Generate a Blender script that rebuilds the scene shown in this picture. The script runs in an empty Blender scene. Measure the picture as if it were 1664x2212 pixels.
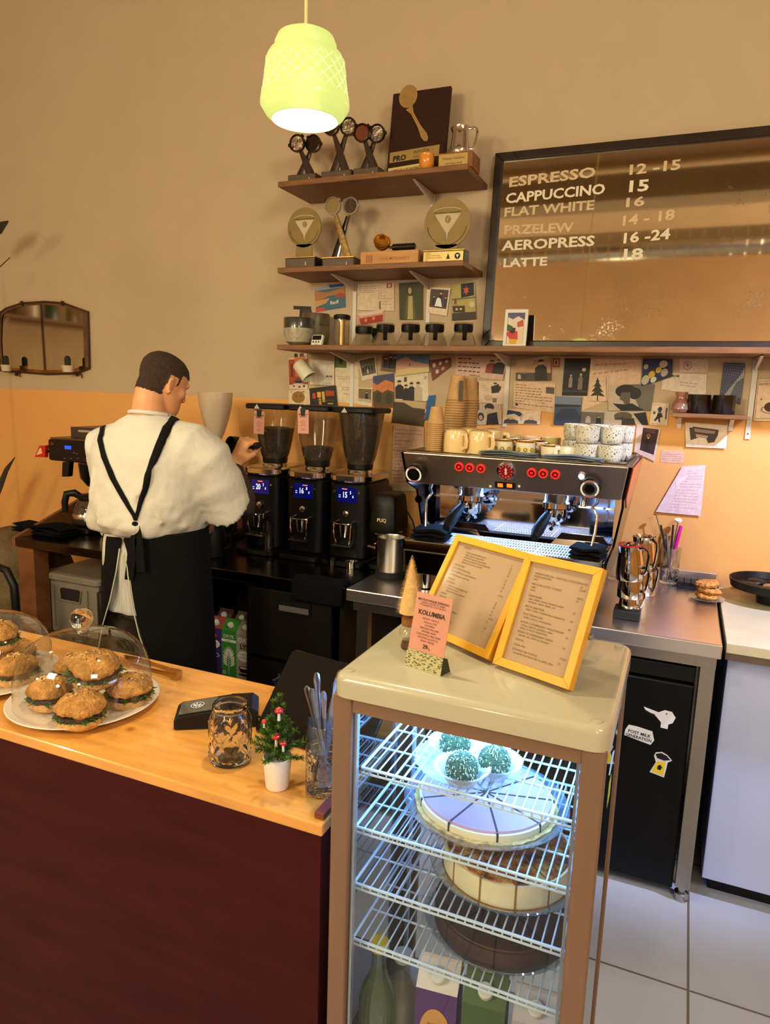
import bpy, bmesh, math, random
from math import sin, cos, pi, radians as R, sqrt, atan2
from mathutils import Vector as V, Matrix as M, Euler
C = bpy.context.scene.collection
SC = bpy.context.scene
random.seed(7)

# ------------------------------------------------------------------ camera
CAMH = 1.62; YAW, PITCH, ROLL, FPX = 0.398365, 0.1692136, 0.0323833, 1525.4
fw = V((-sin(YAW)*cos(PITCH), cos(YAW)*cos(PITCH), -sin(PITCH)))
r0 = V((cos(YAW), sin(YAW), 0)); u0 = r0.cross(fw)
rt = cos(ROLL)*r0 + sin(ROLL)*u0; up = -sin(ROLL)*r0 + cos(ROLL)*u0
cd = bpy.data.cameras.new('camera'); cam = bpy.data.objects.new('camera', cd); C.objects.link(cam)
mw = M((rt, up, -fw)).transposed().to_4x4(); mw.translation = V((0, 0, CAMH)); cam.matrix_world = mw
cd.sensor_fit = 'HORIZONTAL'; cd.sensor_width = 36; cd.lens = FPX/1664*36; cd.clip_start = .02
SC.camera = cam
# surveying helpers: where a line of sight meets a real plane
def ray(x, y): return fw + rt*((x-832)/FPX) - up*((y-1106)/FPX)
def atY(x, y, Y): d = ray(x, y); return V((0, 0, CAMH)) + d*(Y/d.y)
def atZ(x, y, z): d = ray(x, y); return V((0, 0, CAMH)) + d*((z-CAMH)/d.z)
def atP(x, y, p, n):
    d = ray(x, y); o = V((0, 0, CAMH)); return o + d*((p-o).dot(n)/d.dot(n))

# ------------------------------------------------------------------ light, world, exposure
vs = SC.view_settings
vs.view_transform = 'Standard'; vs.look = 'None'; vs.exposure = 0.0; vs.gamma = 1.0; vs.use_curve_mapping = False
w = bpy.data.worlds.new('world'); SC.world = w; w.use_nodes = True
w.node_tree.nodes['Background'].inputs[0].default_value = (1, .8, .55, 1)
w.node_tree.nodes['Background'].inputs[1].default_value = .03
try:
    SC.cycles.max_bounces = 8; SC.cycles.transparent_max_bounces = 24; SC.cycles.transmission_bounces = 10
    SC.cycles.glossy_bounces = 4; SC.cycles.diffuse_bounces = 3
    SC.cycles.sample_clamp_indirect = 4; SC.cycles.use_denoising = True; SC.cycles.caustics_reflective = False
    SC.cycles.caustics_refractive = False
except Exception: pass
WARM = (1, .80, .50); 
def lamp(name, kind, loc, energy, color=WARM, size=.1, rot=None, **k):
    l = bpy.data.lights.new(name, kind); o = bpy.data.objects.new(name, l); C.objects.link(o)
    l.energy = energy; l.color = color
    if kind == 'AREA': l.size = size
    else: l.shadow_soft_size = size
    for a, b in k.items(): setattr(l, a, b)
    o.location = loc
    if rot is not None: o.rotation_euler = rot
    return o
def aim(o, t): o.rotation_euler = (V(t)-o.location).to_track_quat('-Z', 'Y').to_euler()
# unseen fill lights added behind the camera, and the barista's work lamp
L1 = lamp('room_fill_light', 'AREA', (-1.7, -.9, 2.35), 47, (1, .86, .52), .6); aim(L1, (-2.3, 3.0, .45))  # added soft fill for the room, aimed to shape the wall tone
L2 = lamp('room_fill_light', 'AREA', (1.7, -.2, 3.0), 38, (1, .93, .66), .7); aim(L2, (-.6, 3.0, 1.2))
L3 = lamp('work_lamp_light', 'SPOT', (.98, 2.05, 2.45), 210, (.66, .74, 1.12), .04, spot_size=R(64), spot_blend=.5); aim(L3, (.16, 3.0, 1.0))
L4 = lamp('guest_room_fill_light', 'POINT', (-4.2, -3.0, 2.6), 95, (1, .92, .64), .2)  # added point fills, brighten the guest room and its reflections
L5 = lamp('guest_room_fill_light', 'POINT', (2.0, -2.9, 2.8), 95, (1, .92, .64), .2)
L6 = lamp('guest_room_fill_light', 'POINT', (-.9, -2.6, 2.0), 48, (1, .92, .64), .2)

# ------------------------------------------------------------------ materials
MC = {}
def s2l(c): return tuple(((v/255)/12.92 if v/255 <= .04045 else ((v/255+.055)/1.055)**2.4) for v in c)
def mat(name, col=(200, 200, 200), rough=.5, metal=0, noise=0, nscale=40, bump=0, bscale=200, emit=None, es=0,
        trans=0, ior=1.45, coat=0, spec=.5, stretch=None, alpha=1, sheen=0, sss=0):
    if name in MC: return MC[name]
    m = bpy.data.materials.new(name); m.use_nodes = True; nt = m.node_tree; b = nt.nodes['Principled BSDF']
    c = s2l(col) if max(col) > 1 else col
    b.inputs['Base Color'].default_value = (*c, 1); b.inputs['Roughness'].default_value = rough
    b.inputs['Metallic'].default_value = metal; b.inputs['IOR'].default_value = ior
    b.inputs['Transmission Weight'].default_value = trans; b.inputs['Coat Weight'].default_value = coat
    b.inputs['Specular IOR Level'].default_value = spec; b.inputs['Alpha'].default_value = alpha
    b.inputs['Sheen Weight'].default_value = sheen
    if sss: b.inputs['Subsurface Weight'].default_value = sss; b.inputs['Subsurface Radius'].default_value = (.02, .008, .004)
    if emit: b.inputs['Emission Color'].default_value = (*(s2l(emit) if max(emit) > 1 else emit), 1); b.inputs['Emission Strength'].default_value = es
    tc = nt.nodes.new('ShaderNodeTexCoord'); src = tc.outputs['Object']
    if stretch:
        mp = nt.nodes.new('ShaderNodeMapping'); mp.inputs['Scale'].default_value = stretch
        nt.links.new(src, mp.inputs[0]); src = mp.outputs[0]
    if noise:
        n = nt.nodes.new('ShaderNodeTexNoise'); n.inputs['Scale'].default_value = nscale; n.inputs['Detail'].default_value = 6
        nt.links.new(src, n.inputs['Vector'])
        rp = nt.nodes.new('ShaderNodeValToRGB'); nt.links.new(n.outputs['Fac'], rp.inputs[0])
        rp.color_ramp.elements[0].position = .3; rp.color_ramp.elements[1].position = .7
        rp.color_ramp.elements[0].color = (*[v*(1-noise) for v in c], 1); rp.color_ramp.elements[1].color = (*[min(1, v*(1+noise)) for v in c], 1)
        nt.links.new(rp.outputs[0], b.inputs['Base Color'])
    if bump:
        n2 = nt.nodes.new('ShaderNodeTexNoise'); n2.inputs['Scale'].default_value = bscale; n2.inputs['Detail'].default_value = 3
        nt.links.new(src, n2.inputs['Vector'])
        bp = nt.nodes.new('ShaderNodeBump'); bp.inputs['Strength'].default_value = bump; bp.inputs['Distance'].default_value = .01
        nt.links.new(n2.outputs['Fac'], bp.inputs['Height']); nt.links.new(bp.outputs[0], b.inputs['Normal'])
    MC[name] = m; return m
def thin_glass(name, tint=(.97, .98, 1), refl=1.0, rough=.02, body=0, bodycol=(.8, .8, .8), base=.0):
    if name in MC: return MC[name]
    m = bpy.data.materials.new(name); m.use_nodes = True; nt = m.node_tree; nt.nodes.clear()
    o = nt.nodes.new('ShaderNodeOutputMaterial'); t = nt.nodes.new('ShaderNodeBsdfTransparent'); t.inputs[0].default_value = (*tint, 1)
    g = nt.nodes.new('ShaderNodeBsdfGlossy'); g.inputs['Roughness'].default_value = rough
    lw = nt.nodes.new('ShaderNodeLayerWeight'); lw.inputs[0].default_value = .5
    pw_ = nt.nodes.new('ShaderNodeMath'); pw_.operation = 'POWER'; pw_.inputs[1].default_value = 4; nt.links.new(lw.outputs['Facing'], pw_.inputs[0])
    ml = nt.nodes.new('ShaderNodeMath'); ml.operation = 'MULTIPLY_ADD'; ml.inputs[1].default_value = .8*min(1, refl); ml.inputs[2].default_value = .035*refl+base; ml.use_clamp = True
    nt.links.new(pw_.outputs[0], ml.inputs[0]); mx = nt.nodes.new('ShaderNodeMixShader')
    nt.links.new(ml.outputs[0], mx.inputs[0]); nt.links.new(g.outputs[0], mx.inputs[2])
    if body:
        d = nt.nodes.new('ShaderNodeBsdfDiffuse'); d.inputs[0].default_value = (*bodycol, 1)
        m2 = nt.nodes.new('ShaderNodeMixShader'); m2.inputs[0].default_value = body
        nt.links.new(t.outputs[0], m2.inputs[1]); nt.links.new(d.outputs[0], m2.inputs[2]); nt.links.new(m2.outputs[0], mx.inputs[1])
    else: nt.links.new(t.outputs[0], mx.inputs[1])
    nt.links.new(mx.outputs[0], o.inputs[0]); MC[name] = m; return m
def ink(c, noise=.0):
    c = tuple(int(v) for v in c)
    return mat('printed_%d_%d_%d' % c + ('n' if noise else ''), c, .55, noise=noise, nscale=55)
def glow(name, c, s): return mat(name, c, .5, emit=c, es=s)

black = mat('black_plastic', (12, 11, 12), .45, spec=.35, noise=.2, nscale=30)
blackm = mat('black_matt_metal', (12, 11, 13), .42, .1, spec=.35, noise=.2, nscale=20)
rubber = mat('black_rubber', (18, 17, 17), .7, bump=.1)
steel = mat('brushed_steel', (178, 172, 165), .27, 1, noise=.12, nscale=60, stretch=(1, 1, 30))
steelh = mat('brushed_steel_worktop', (236, 230, 230), .28, 1, noise=.05, nscale=12, stretch=(.6, 14, 1), bump=.03, bscale=40)
chrome = mat('chrome', (215, 212, 210), .07, 1, noise=.05, nscale=9)
gold = mat('brass_gold', (205, 160, 80), .25, 1, noise=.15, nscale=15)
dgold = mat('brushed_gold_sheet', (136, 114, 66), .5, .2, noise=.12, nscale=15)
white = mat('white_plastic', (225, 222, 215), .4, noise=.04, nscale=12)
glass = thin_glass('clear_thin_glass', (.975, .985, .98), 1.3, base=.01)
glassR = mat('solid_clear_glass', (250, 252, 252), .02, trans=1, ior=1.45, noise=.02)

# ------------------------------------------------------------------ mesh builder
class G:
    def __init__(s): s.v = []; s.f = []; s.m = []; s.sm = []; s.mats = []; s.T = M.Identity(4)
    def mi(s, m):
        if m not in s.mats: s.mats.append(m)
        return s.mats.index(m)
    def add(s, vs_, fs, m, smooth=False):
        k = len(s.v); s.v += [s.T @ V(p) for p in vs_]; i = s.mi(m)
        for f in fs: s.f.append([k+q for q in f]); s.m.append(i); s.sm.append(smooth)
        return s
    def box(s, x0, x1, y0, y1, z0, z1, m):
        vs_ = [(x, y, z) for x in (x0, x1) for y in (y0, y1) for z in (z0, z1)]
        return s.add(vs_, [(0, 1, 3, 2), (4, 6, 7, 5), (0, 4, 5, 1), (2, 3, 7, 6), (0, 2, 6, 4), (1, 5, 7, 3)], m)
    def cbox(s, c, d, m, rot=None):
        T = s.T
        s.T = T @ M.Translation(V(c)) @ (Euler(rot).to_matrix().to_4x4() if rot else M.Identity(4))
        s.box(-d[0]/2, d[0]/2, -d[1]/2, d[1]/2, -d[2]/2, d[2]/2, m); s.T = T; return s
    def rbox(s, x0, x1, y0, y1, z0, z1, m, r=.01, seg=4, axis='z'):
        # box with the edges along one axis rounded and the others slightly eased
        a, b = {'z': ((x0, x1), (y0, y1)), 'y': ((x0, x1), (z0, z1)), 'x': ((y0, y1), (z0, z1))}[axis]
        l0, l1 = {'z': (z0, z1), 'y': (y0, y1), 'x': (x0, x1)}[axis]
        r = min(r, (a[1]-a[0])/2.01, (b[1]-b[0])/2.01)
        def ring(rr, ins):
            o = []
            for cx, cy, a0 in ((a[1]-r, b[1]-r, 0), (a[0]+r, b[1]-r, 90), (a[0]+r, b[0]+r, 180), (a[1]-r, b[0]+r, 270)):
                for i in range(seg+1):
                    t = R(a0+90*i/seg); o.append((cx+(r-ins)*cos(t), cy+(r-ins)*sin(t)))
            return o
        e = min(r*.35, abs(l1-l0)*.2)
        levels = [(l0, e), (l0+e, 0), (l1-e, 0), (l1, e)]; vs_ = []
        for l, ins in levels:
            for p, q in ring(r, ins): vs_.append({'z': (p, q, l), 'y': (p, l, q), 'x': (l, p, q)}[axis])
        n = 4*(seg+1); fs = []
        for k in range(3):
            for i in range(n): j = (i+1) % n; fs.append((k*n+i, k*n+j, (k+1)*n+j, (k+1)*n+i))
        fs.append(tuple(range(n))[::-1]); fs.append(tuple(range(3*n, 4*n)))
        return s.add(vs_, fs, m, True)
    def lathe(s, prof, m, seg=28, c=(0, 0, 0), rot=None, sx=1, sy=1, cap=True, wob=None, a0=0, a1=360):
        T = s.T; s.T = T @ M.Translation(V(c)) @ (Euler(rot).to_matrix().to_4x4() if rot else M.Identity(4))
        vs_ = []; fs = []; full = (a1-a0 == 360); n = seg if full else seg+1
        for k, (r, z) in enumerate(prof):
            for i in range(n):
                t = R(a0+(a1-a0)*i/seg); q = r*(wob(t, k) if wob else 1); vs_.append((q*cos(t)*sx, q*sin(t)*sy, z))
        for k in range(len(prof)-1):
            for i in range(seg):
                j = (i+1) % n; fs.append((k*n+i, k*n+j, (k+1)*n+j, (k+1)*n+i))
        if cap and full:
            if prof[0][0] > 1e-5: fs.append(tuple(range(n))[::-1])
            if prof[-1][0] > 1e-5: fs.append(tuple(range((len(prof)-1)*n, len(prof)*n)))
        s.add(vs_, fs, m, True); s.T = T; return s
    def tube(s, pts, r, m, seg=8, cap=True, sq=None):
        pts = [V(p) for p in pts]; n = len(pts); rs = r if isinstance(r, (list, tuple)) else [r]*n
        vs_ = []; fs = []; pn = None
        for i, p in enumerate(pts):
            t = (pts[min(i+1, n-1)]-pts[max(i-1, 0)]).normalized()
            if pn is None: a = V((0, 0, 1)) if abs(t.z) < .9 else V((1, 0, 0)); pn = (a - t*a.dot(t)).normalized()
            else: pn = (pn - t*pn.dot(t)).normalized()
            b = t.cross(pn)
            for k in range(seg):
                a = 2*pi*k/seg; vs_.append(p + (pn*cos(a)*(sq or 1)+b*sin(a))*rs[i])
        for i in range(n-1):
            for k in range(seg): j = (k+1) % seg; fs.append((i*seg+k, i*seg+j, (i+1)*seg+j, (i+1)*seg+k))
        if cap: fs.append(tuple(range(seg))[::-1]); fs.append(tuple(range((n-1)*seg, n*seg)))
        return s.add(vs_, fs, m, True)
    def loft(s, rings, m, cap=True, closed=True, smooth=True):
        n = len(rings[0]); vs_ = [p for r in rings for p in r]; fs = []
        for k in range(len(rings)-1):
            for i in range(n if closed else n-1): j = (i+1) % n; fs.append((k*n+i, k*n+j, (k+1)*n+j, (k+1)*n+i))
        if cap and closed: fs.append(tuple(range(n))[::-1]); fs.append(tuple(range((len(rings)-1)*n, len(rings)*n)))
        return s.add(vs_, fs, m, smooth)
    def ball(s, c, r, m, seg=16, sx=1, sy=1, sz=1, rot=None):
        k = max(5, seg//2)
        return s.lathe([(r*sin(pi*i/k) if 0 < i < k else 0.00001, -r*cos(pi*i/k)*sz) for i in range(k+1)], m, seg, c, rot, sx, sy, cap=False)
    def poly(s, pts, m): return s.add(pts, [tuple(range(len(pts)))], m)
    def prism(s, pts, d, m):
        # extrude a flat polygon (3-D points) by the vector d
        d = V(d); n = len(pts); a = [V(p) for p in pts]
        return s.add(a+[p+d for p in a], [tuple(range(n))[::-1], tuple(range(n, 2*n))]+[(i, (i+1) % n, n+(i+1) % n, n+i) for i in range(n)], m)
    def text(s, st, T, h, m, align='LEFT', ext=.0002, squash=1, bold=0):
        key = (st, align, bold)
        if key not in TX:
            cu = bpy.data.curves.new('lettering', 'FONT'); cu.body = st; cu.align_x = align; cu.resolution_u = 2; cu.offset = bold
            o = bpy.data.objects.new('lettering', cu); C.objects.link(o); bpy.context.view_layer.update()
            me = o.evaluated_get(bpy.context.evaluated_depsgraph_get()).to_mesh()
            TX[key] = ([v.co.copy() for v in me.vertices], [tuple(p.vertices) for p in me.polygons])
            bpy.data.objects.remove(o); bpy.data.curves.remove(cu)
        vv, ff = TX[key]; T0 = s.T; s.T = T0 @ T @ M.Diagonal((h*squash, h, h, 1)); s.add(vv, ff, m); s.T = T0; return s
    def mesh(s, name):
        me = bpy.data.meshes.new(name); me.from_pydata([tuple(v) for v in s.v], [], s.f)
        for m in s.mats: me.materials.append(m)
        me.polygons.foreach_set('material_index', s.m); me.polygons.foreach_set('use_smooth', s.sm); me.update(); return me
TX = {}
def rad(deg): return R(deg)
def put(name, g, parent=None, loc=None, rot=None, bevel=0, solid=0, sub=0, auto=40):
    o = bpy.data.objects.new(name, g.mesh(name)); C.objects.link(o)
    if parent is not None: o.parent = parent
    if loc is not None: o.location = loc
    if rot is not None: o.rotation_euler = rot
    if any(g.sm) and auto:
        try: o.data.set_sharp_from_angle(angle=R(auto))
        except Exception: pass
    if solid: md = o.modifiers.new('thick', 'SOLIDIFY'); md.thickness = solid; md.offset = 0
    if bevel:
        md = o.modifiers.new('edge', 'BEVEL'); md.width = bevel; md.segments = 2; md.limit_method = 'ANGLE'; md.angle_limit = R(50)
    if sub: md = o.modifiers.new('sub', 'SUBSURF'); md.levels = sub; md.render_levels = sub
    return o
def tag(o, label=None, cat=None, group=None, kind=None):
    if label: o['label'] = label
    if cat: o['category'] = cat
    if group: o['group'] = group
    if kind: o['kind'] = kind
    return o
def thing(name, label, cat, loc=(0, 0, 0), rz=0, group=None, rot=None):
    o = bpy.data.objects.new(name, None); C.objects.link(o); o.empty_display_size = .05
    o.location = loc; o.rotation_euler = rot if rot else (0, 0, rz)
    return tag(o, label, cat, group)
def one(name, g, label, cat, group=None, **k): return tag(put(name, g, **k), label, cat, group)
def struct(name, g, **k): return tag(put(name, g, **k), kind='structure')
def dup(root, loc=None, rz=None, label=None, group=None, rot=None):
    def cp(o, par):
        c = o.copy(); C.objects.link(c)
        if par is not None: c.parent = par
        for ch in list(o.children): cp(ch, c)
        return c
    r = cp(root, None)
    if loc is not None: r.location = loc
    if rot is not None: r.rotation_euler = rot
    elif rz is not None: r.rotation_euler = (0, 0, rz)
    if label: r['label'] = label
    if group: r['group'] = group
    return r
def basis(o, ex, ey, ez): return M.Translation(V(o)) @ M((V(ex).normalized(), V(ey).normalized(), V(ez).normalized())).transposed().to_4x4()
FRONT = lambda o: basis(o, (1, 0, 0), (0, 0, 1), (0, -1, 0))      # lettering on a face turned to -Y
def arc(c, r, a0, a1, n, ax='xz'):
    o = []
    for i in range(n+1):
        t = R(a0+(a1-a0)*i/n); p = [c[0], c[1], c[2]]
        p['xyz'.index(ax[0])] += r*cos(t); p['xyz'.index(ax[1])] += r*sin(t); o.append(tuple(p))
    return o
# ------------------------------------------------------------------ the room
WY = 3.02
def wallmat():
    m = bpy.data.materials.new('two_tone_wall_paint'); m.use_nodes = True; nt = m.node_tree; b = nt.nodes['Principled BSDF']
    g = nt.nodes.new('ShaderNodeNewGeometry'); sp = nt.nodes.new('ShaderNodeSeparateXYZ'); nt.links.new(g.outputs['Position'], sp.inputs[0])
    n = nt.nodes.new('ShaderNodeTexNoise'); n.inputs['Scale'].default_value = 3; nt.links.new(g.outputs['Position'], n.inputs['Vector'])
    ma = nt.nodes.new('ShaderNodeMath'); ma.operation = 'MULTIPLY_ADD'; ma.inputs[1].default_value = .006; nt.links.new(n.outputs['Fac'], ma.inputs[0]); nt.links.new(sp.outputs['Z'], ma.inputs[2])
    gt = nt.nodes.new('ShaderNodeMath'); gt.operation = 'GREATER_THAN'; gt.inputs[1].default_value = 1.568; nt.links.new(ma.outputs[0], gt.inputs[0])
    mx = nt.nodes.new('ShaderNodeMix'); mx.data_type = 'RGBA'; nt.links.new(gt.outputs[0], mx.inputs['Factor'])
    mx.inputs['A'].default_value = (*s2l((234, 170, 98)), 1); mx.inputs['B'].default_value = (*s2l((198, 173, 144)), 1)
    n2 = nt.nodes.new('ShaderNodeTexNoise'); n2.inputs['Scale'].default_value = 7; n2.inputs['Detail'].default_value = 8; nt.links.new(g.outputs['Position'], n2.inputs['Vector'])
    hs = nt.nodes.new('ShaderNodeHueSaturation'); mr = nt.nodes.new('ShaderNodeMapRange'); mr.inputs['To Min'].default_value = .93; mr.inputs['To Max'].default_value = 1.05
    nt.links.new(n2.outputs['Fac'], mr.inputs[0]); nt.links.new(mr.outputs[0], hs.inputs['Value']); nt.links.new(mx.outputs['Result'], hs.inputs['Color'])
    nt.links.new(hs.outputs[0], b.inputs['Base Color']); b.inputs['Roughness'].default_value = .75
    bp = nt.nodes.new('ShaderNodeBump'); bp.inputs['Strength'].default_value = .05; bp.inputs['Distance'].default_value = .004
    n3 = nt.nodes.new('ShaderNodeTexNoise'); n3.inputs['Scale'].default_value = 60; nt.links.new(g.outputs['Position'], n3.inputs['Vector'])
    nt.links.new(n3.outputs['Fac'], bp.inputs['Height']); nt.links.new(bp.outputs[0], b.inputs['Normal']); return m
WM = wallmat(); CEI = mat('ceiling_paint', (205, 180, 150), .8, noise=.05, nscale=4)
XL, XR, YB, ZC = -5.2, 2.6, -4.2, 4.7
struct('wall_back', G().box(XL, XR, WY, WY+.12, 0, ZC, WM))
struct('wall_left', G().box(XL-.12, XL, YB, WY+.12, 0, ZC, WM))
struct('wall_right', G().box(XR, XR+.12, YB, WY+.12, 0, ZC, WM))
struct('wall_front', G().box(XL-.12, XR+.12, YB-.12, YB, 0, ZC, mat('guest_room_wall_paint', (205, 170, 135), .8, noise=.08, nscale=2)))
struct('ceiling', G().box(XL-.12, XR+.12, YB-.12, WY+.12, ZC, ZC+.1, CEI))
def floormat():
    m = bpy.data.materials.new('pale_floor_tiles'); m.use_nodes = True; nt = m.node_tree; b = nt.nodes['Principled BSDF']
    g = nt.nodes.new('ShaderNodeNewGeometry'); mp = nt.nodes.new('ShaderNodeMapping'); nt.links.new(g.outputs['Position'], mp.inputs[0])
    jx = atZ(1487, 2100, 0).x; jy = atZ(1480, 2137, 0).y
    mp.inputs['Location'].default_value = (-jx+6, -jy+6, 0)
    br = nt.nodes.new('ShaderNodeTexBrick'); br.offset = 0; br.inputs['Scale'].default_value = 1; br.inputs['Brick Width'].default_value = .6; br.inputs['Row Height'].default_value = .6
    br.inputs['Mortar Size'].default_value = .004; br.inputs['Mortar Smooth'].default_value = .2
    br.inputs['Color1'].default_value = (*s2l((190, 192, 204)), 1); br.inputs['Color2'].default_value = (*s2l((196, 198, 210)), 1); br.inputs['Mortar'].default_value = (*s2l((120, 104, 92)), 1)  # bluish tile tint stands in for cool light on the floor
    nt.links.new(mp.outputs[0], br.inputs['Vector'])
    n = nt.nodes.new('ShaderNodeTexNoise'); n.inputs['Scale'].default_value = 4; n.inputs['Detail'].default_value = 8; nt.links.new(g.outputs['Position'], n.inputs['Vector'])
    hs = nt.nodes.new('ShaderNodeHueSaturation'); mr = nt.nodes.new('ShaderNodeMapRange'); mr.inputs['To Min'].default_value = .85; mr.inputs['To Max'].default_value = 1.12
    nt.links.new(n.outputs['Fac'], mr.inputs[0]); nt.links.new(mr.outputs[0], hs.inputs['Value']); nt.links.new(br.outputs['Color'], hs.inputs['Color']); nt.links.new(hs.outputs[0], b.inputs['Base Color'])
    b.inputs['Roughness'].default_value = .45; return m
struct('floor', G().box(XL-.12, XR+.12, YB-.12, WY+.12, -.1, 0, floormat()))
# ventilation duct and beam of the guest room, seen in the menu mirror
g = G(); yD, zD = -.8, 3.50
g.lathe([(.12, XL), (.12, XR)], mat('spiral_duct_steel', (190, 186, 172), .2, 1, noise=.1, nscale=10), 32, (0, yD, zD), (0, R(90), 0), cap=False)
n = 0; x = XL
while x < XR: g.lathe([(.1205, 0), (.124, .006), (.1205, .012)], chrome, 32, (x, yD, zD), (0, R(90), 0), cap=False); x += .11
one('ventilation_duct', g, 'round spiral steel air duct reflected in the menu mirror', 'duct')
struct('trim_beam', G().box(XL, XR, -2.0, -1.7, 4.28, 4.55, mat('beam_paint', (150, 134, 112), .7, noise=.05, nscale=5)))

# ------------------------------------------------------------------ counters
wood = mat('oak_shelf_board', (126, 82, 46), .5, noise=.28, nscale=9, stretch=(1.2, 14, 14))
def pinemat():
    m = mat('lacquered_pine_top', (226, 158, 78), .3, coat=.3, noise=.16, nscale=5, stretch=(1.2, 9, 9)); nt = m.node_tree
    b = nt.nodes['Principled BSDF']; prev = b.inputs['Base Color'].links[0].from_socket
    g = nt.nodes.new('ShaderNodeTexCoord'); vo = nt.nodes.new('ShaderNodeTexVoronoi'); vo.inputs['Scale'].default_value = 9
    nt.links.new(g.outputs['Object'], vo.inputs['Vector']); rp = nt.nodes.new('ShaderNodeValToRGB'); rp.color_ramp.elements[0].position = .03; rp.color_ramp.elements[1].position = .13
    rp.color_ramp.elements[0].color = (.42, .26, .12, 1); rp.color_ramp.elements[1].color = (1, 1, 1, 1); nt.links.new(vo.outputs['Distance'], rp.inputs[0])
    mx = nt.nodes.new('ShaderNodeMix'); mx.data_type = 'RGBA'; mx.blend_type = 'MULTIPLY'; mx.inputs['Factor'].default_value = .8
    nt.links.new(prev, mx.inputs['A']); nt.links.new(rp.outputs[0], mx.inputs['B']); nt.links.new(mx.outputs['Result'], b.inputs['Base Color']); return m
pine = pinemat()
mahog = mat('dark_red_brown_panel', (60, 16, 14), .6, spec=.15, noise=.22, nscale=4, stretch=(1, 1, 6), bump=.05)
CX1 = -.492; CY0, CY1, CZ = .945, 1.385, .91
fc = thing('service_counter', 'customer counter with orange pine top and dark red-brown front', 'counter', (-2.0, 1.15, 0))
FL = lambda g: g
def rel(o): return M.Translation(-V(o.location))
def wpart(name, parent, g, **k):      # part built in room coordinates under an unrotated thing
    g.v = [v - V(parent.location) for v in g.v]; return put(name, g, parent, **k)
wpart('counter_top', fc, G().box(-3.6, CX1, CY0, CY1, CZ-.022, CZ, pine), bevel=.003)
wpart('front_panel', fc, G().box(-3.6, CX1-.004, CY0+.004, CY0+.03, 0, CZ-.023, mahog))
wpart('side_panel', fc, G().box(CX1-.03, CX1-.004, CY0+.03, CY1-.03, 0, CZ-.023, mahog))
wpart('under_shelf', fc, G().box(-3.6, CX1-.03, CY0+.03, CY1-.04, .45, .47, mahog))
edge = G().box(CX1-.022, CX1-.003, CY0+.012, CY0+.13, CZ+.0005, CZ+.012, mat('red_brown_edge_strip', (110, 52, 38), .3, noise=.1))
wpart('edge_strip', fc, edge, bevel=.002)

BZ, BY = .9, 2.27
dsteel = mat('dark_steel_worktop', (70, 62, 60), .22, 1, noise=.15, nscale=10, stretch=(.6, 14, 1))
bc = thing('back_worktop', 'long dark steel worktop with brown wooden end board left of the coffee machine', 'worktop', (-2, 2.6, 0))
wpart('worktop', bc, G().box(-2.80, -1.105, BY, WY-.03, BZ-.04, BZ, dsteel), bevel=.003)
brown = mat('brown_laminate_board', (122, 74, 40), .45, noise=.12, nscale=5, stretch=(1, 1, 8))
wpart('back_board', bc, G().box(-2.82, -2.05, WY-.028, WY-.004, BZ-.02, BZ+.165, brown), bevel=.002)
g = G(); g.prism([(-2.822, BY-.0, BZ-.04), (-2.822, WY-.004, BZ-.04), (-2.822, WY-.004, BZ+.165), (-2.822, BY+.42, BZ+.14), (-2.822, BY, BZ+.0)], (.02, 0, 0), brown)
wpart('end_board', bc, g)
for x in (-2.80, -2.70): pass
wpart('leg', bc, G().box(-2.80, -2.70, BY+.01, BY+.09, 0, BZ-.041, brown))
wpart('leg', bc, G().box(-2.80, -2.70, WY-.16, WY-.08, 0, BZ-.041, brown))
wpart('lower_shelf', bc, G().box(-2.70, -1.92, BY+.02, WY-.1, .40, .44, dsteel), bevel=.002)
kick = mat('black_void_lining', (14, 12, 12), .8, noise=.1)
wpart('rear_panel', bc, G().box(-2.70, -1.14, WY-.1, WY-.08, 0, BZ-.041, kick))

# black drawer cabinet with the open bay of milk cartons
cab = thing('drawer_cabinet', 'black undercounter cabinet with two drawers beside an open bay of milk cartons', 'cabinet', (-1.5, 2.5, 0))
cb = mat('black_cabinet_lacquer', (16, 12, 11), .4, spec=.35, noise=.12, nscale=8)
xa, xb, xc = -2.02, -1.535, -1.12
wpart('body', cab, G().box(xa, xa+.02, BY+.03, WY-.12, .02, BZ-.042, cb).box(xa, xc, WY-.14, WY-.12, .02, BZ-.042, cb).box(xa, xc, BY+.03, WY-.12, .0, .06, cb)
      .box(xb-.02, xb+.02, BY+.03, WY-.14, .06, BZ-.042, cb).box(xc-.02, xc, BY+.03, WY-.14, .06, BZ-.042, cb).box(xa, xb, BY+.05, WY-.14, .40, .415, steel)
      .box(xa, xb, BY+.06, WY-.14, .40, .414, cb))
for z0, z1 in ((.57, .845), (.30, .562), (.07, .292)):
    d = wpart('drawer', cab, G().box(xb+.006, xc-.045, BY+.008, BY+.03, z0, z1, cb), bevel=.002)
    hz = z1-.055
    h = G().box(xb+.14, xb+.285, BY+.0, BY+.010, hz-.025, hz+.025, black).box(xb+.148, xb+.277, BY-.002, BY+.002, hz-.018, hz+.004, mat('recess_grey', (84, 80, 76), .5, noise=.1))
    h.v = [v-V(cab.location) for v in h.v]; put('recessed_handle', h, d)
    if z1 < .8:
        e = G().box(xb+.006, xc-.045, BY+.002, BY+.009, z1-.002, z1+.0015, chrome); e.v = [v-V(cab.location) for v in e.v]; put('edge_trim', e, d)

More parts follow.
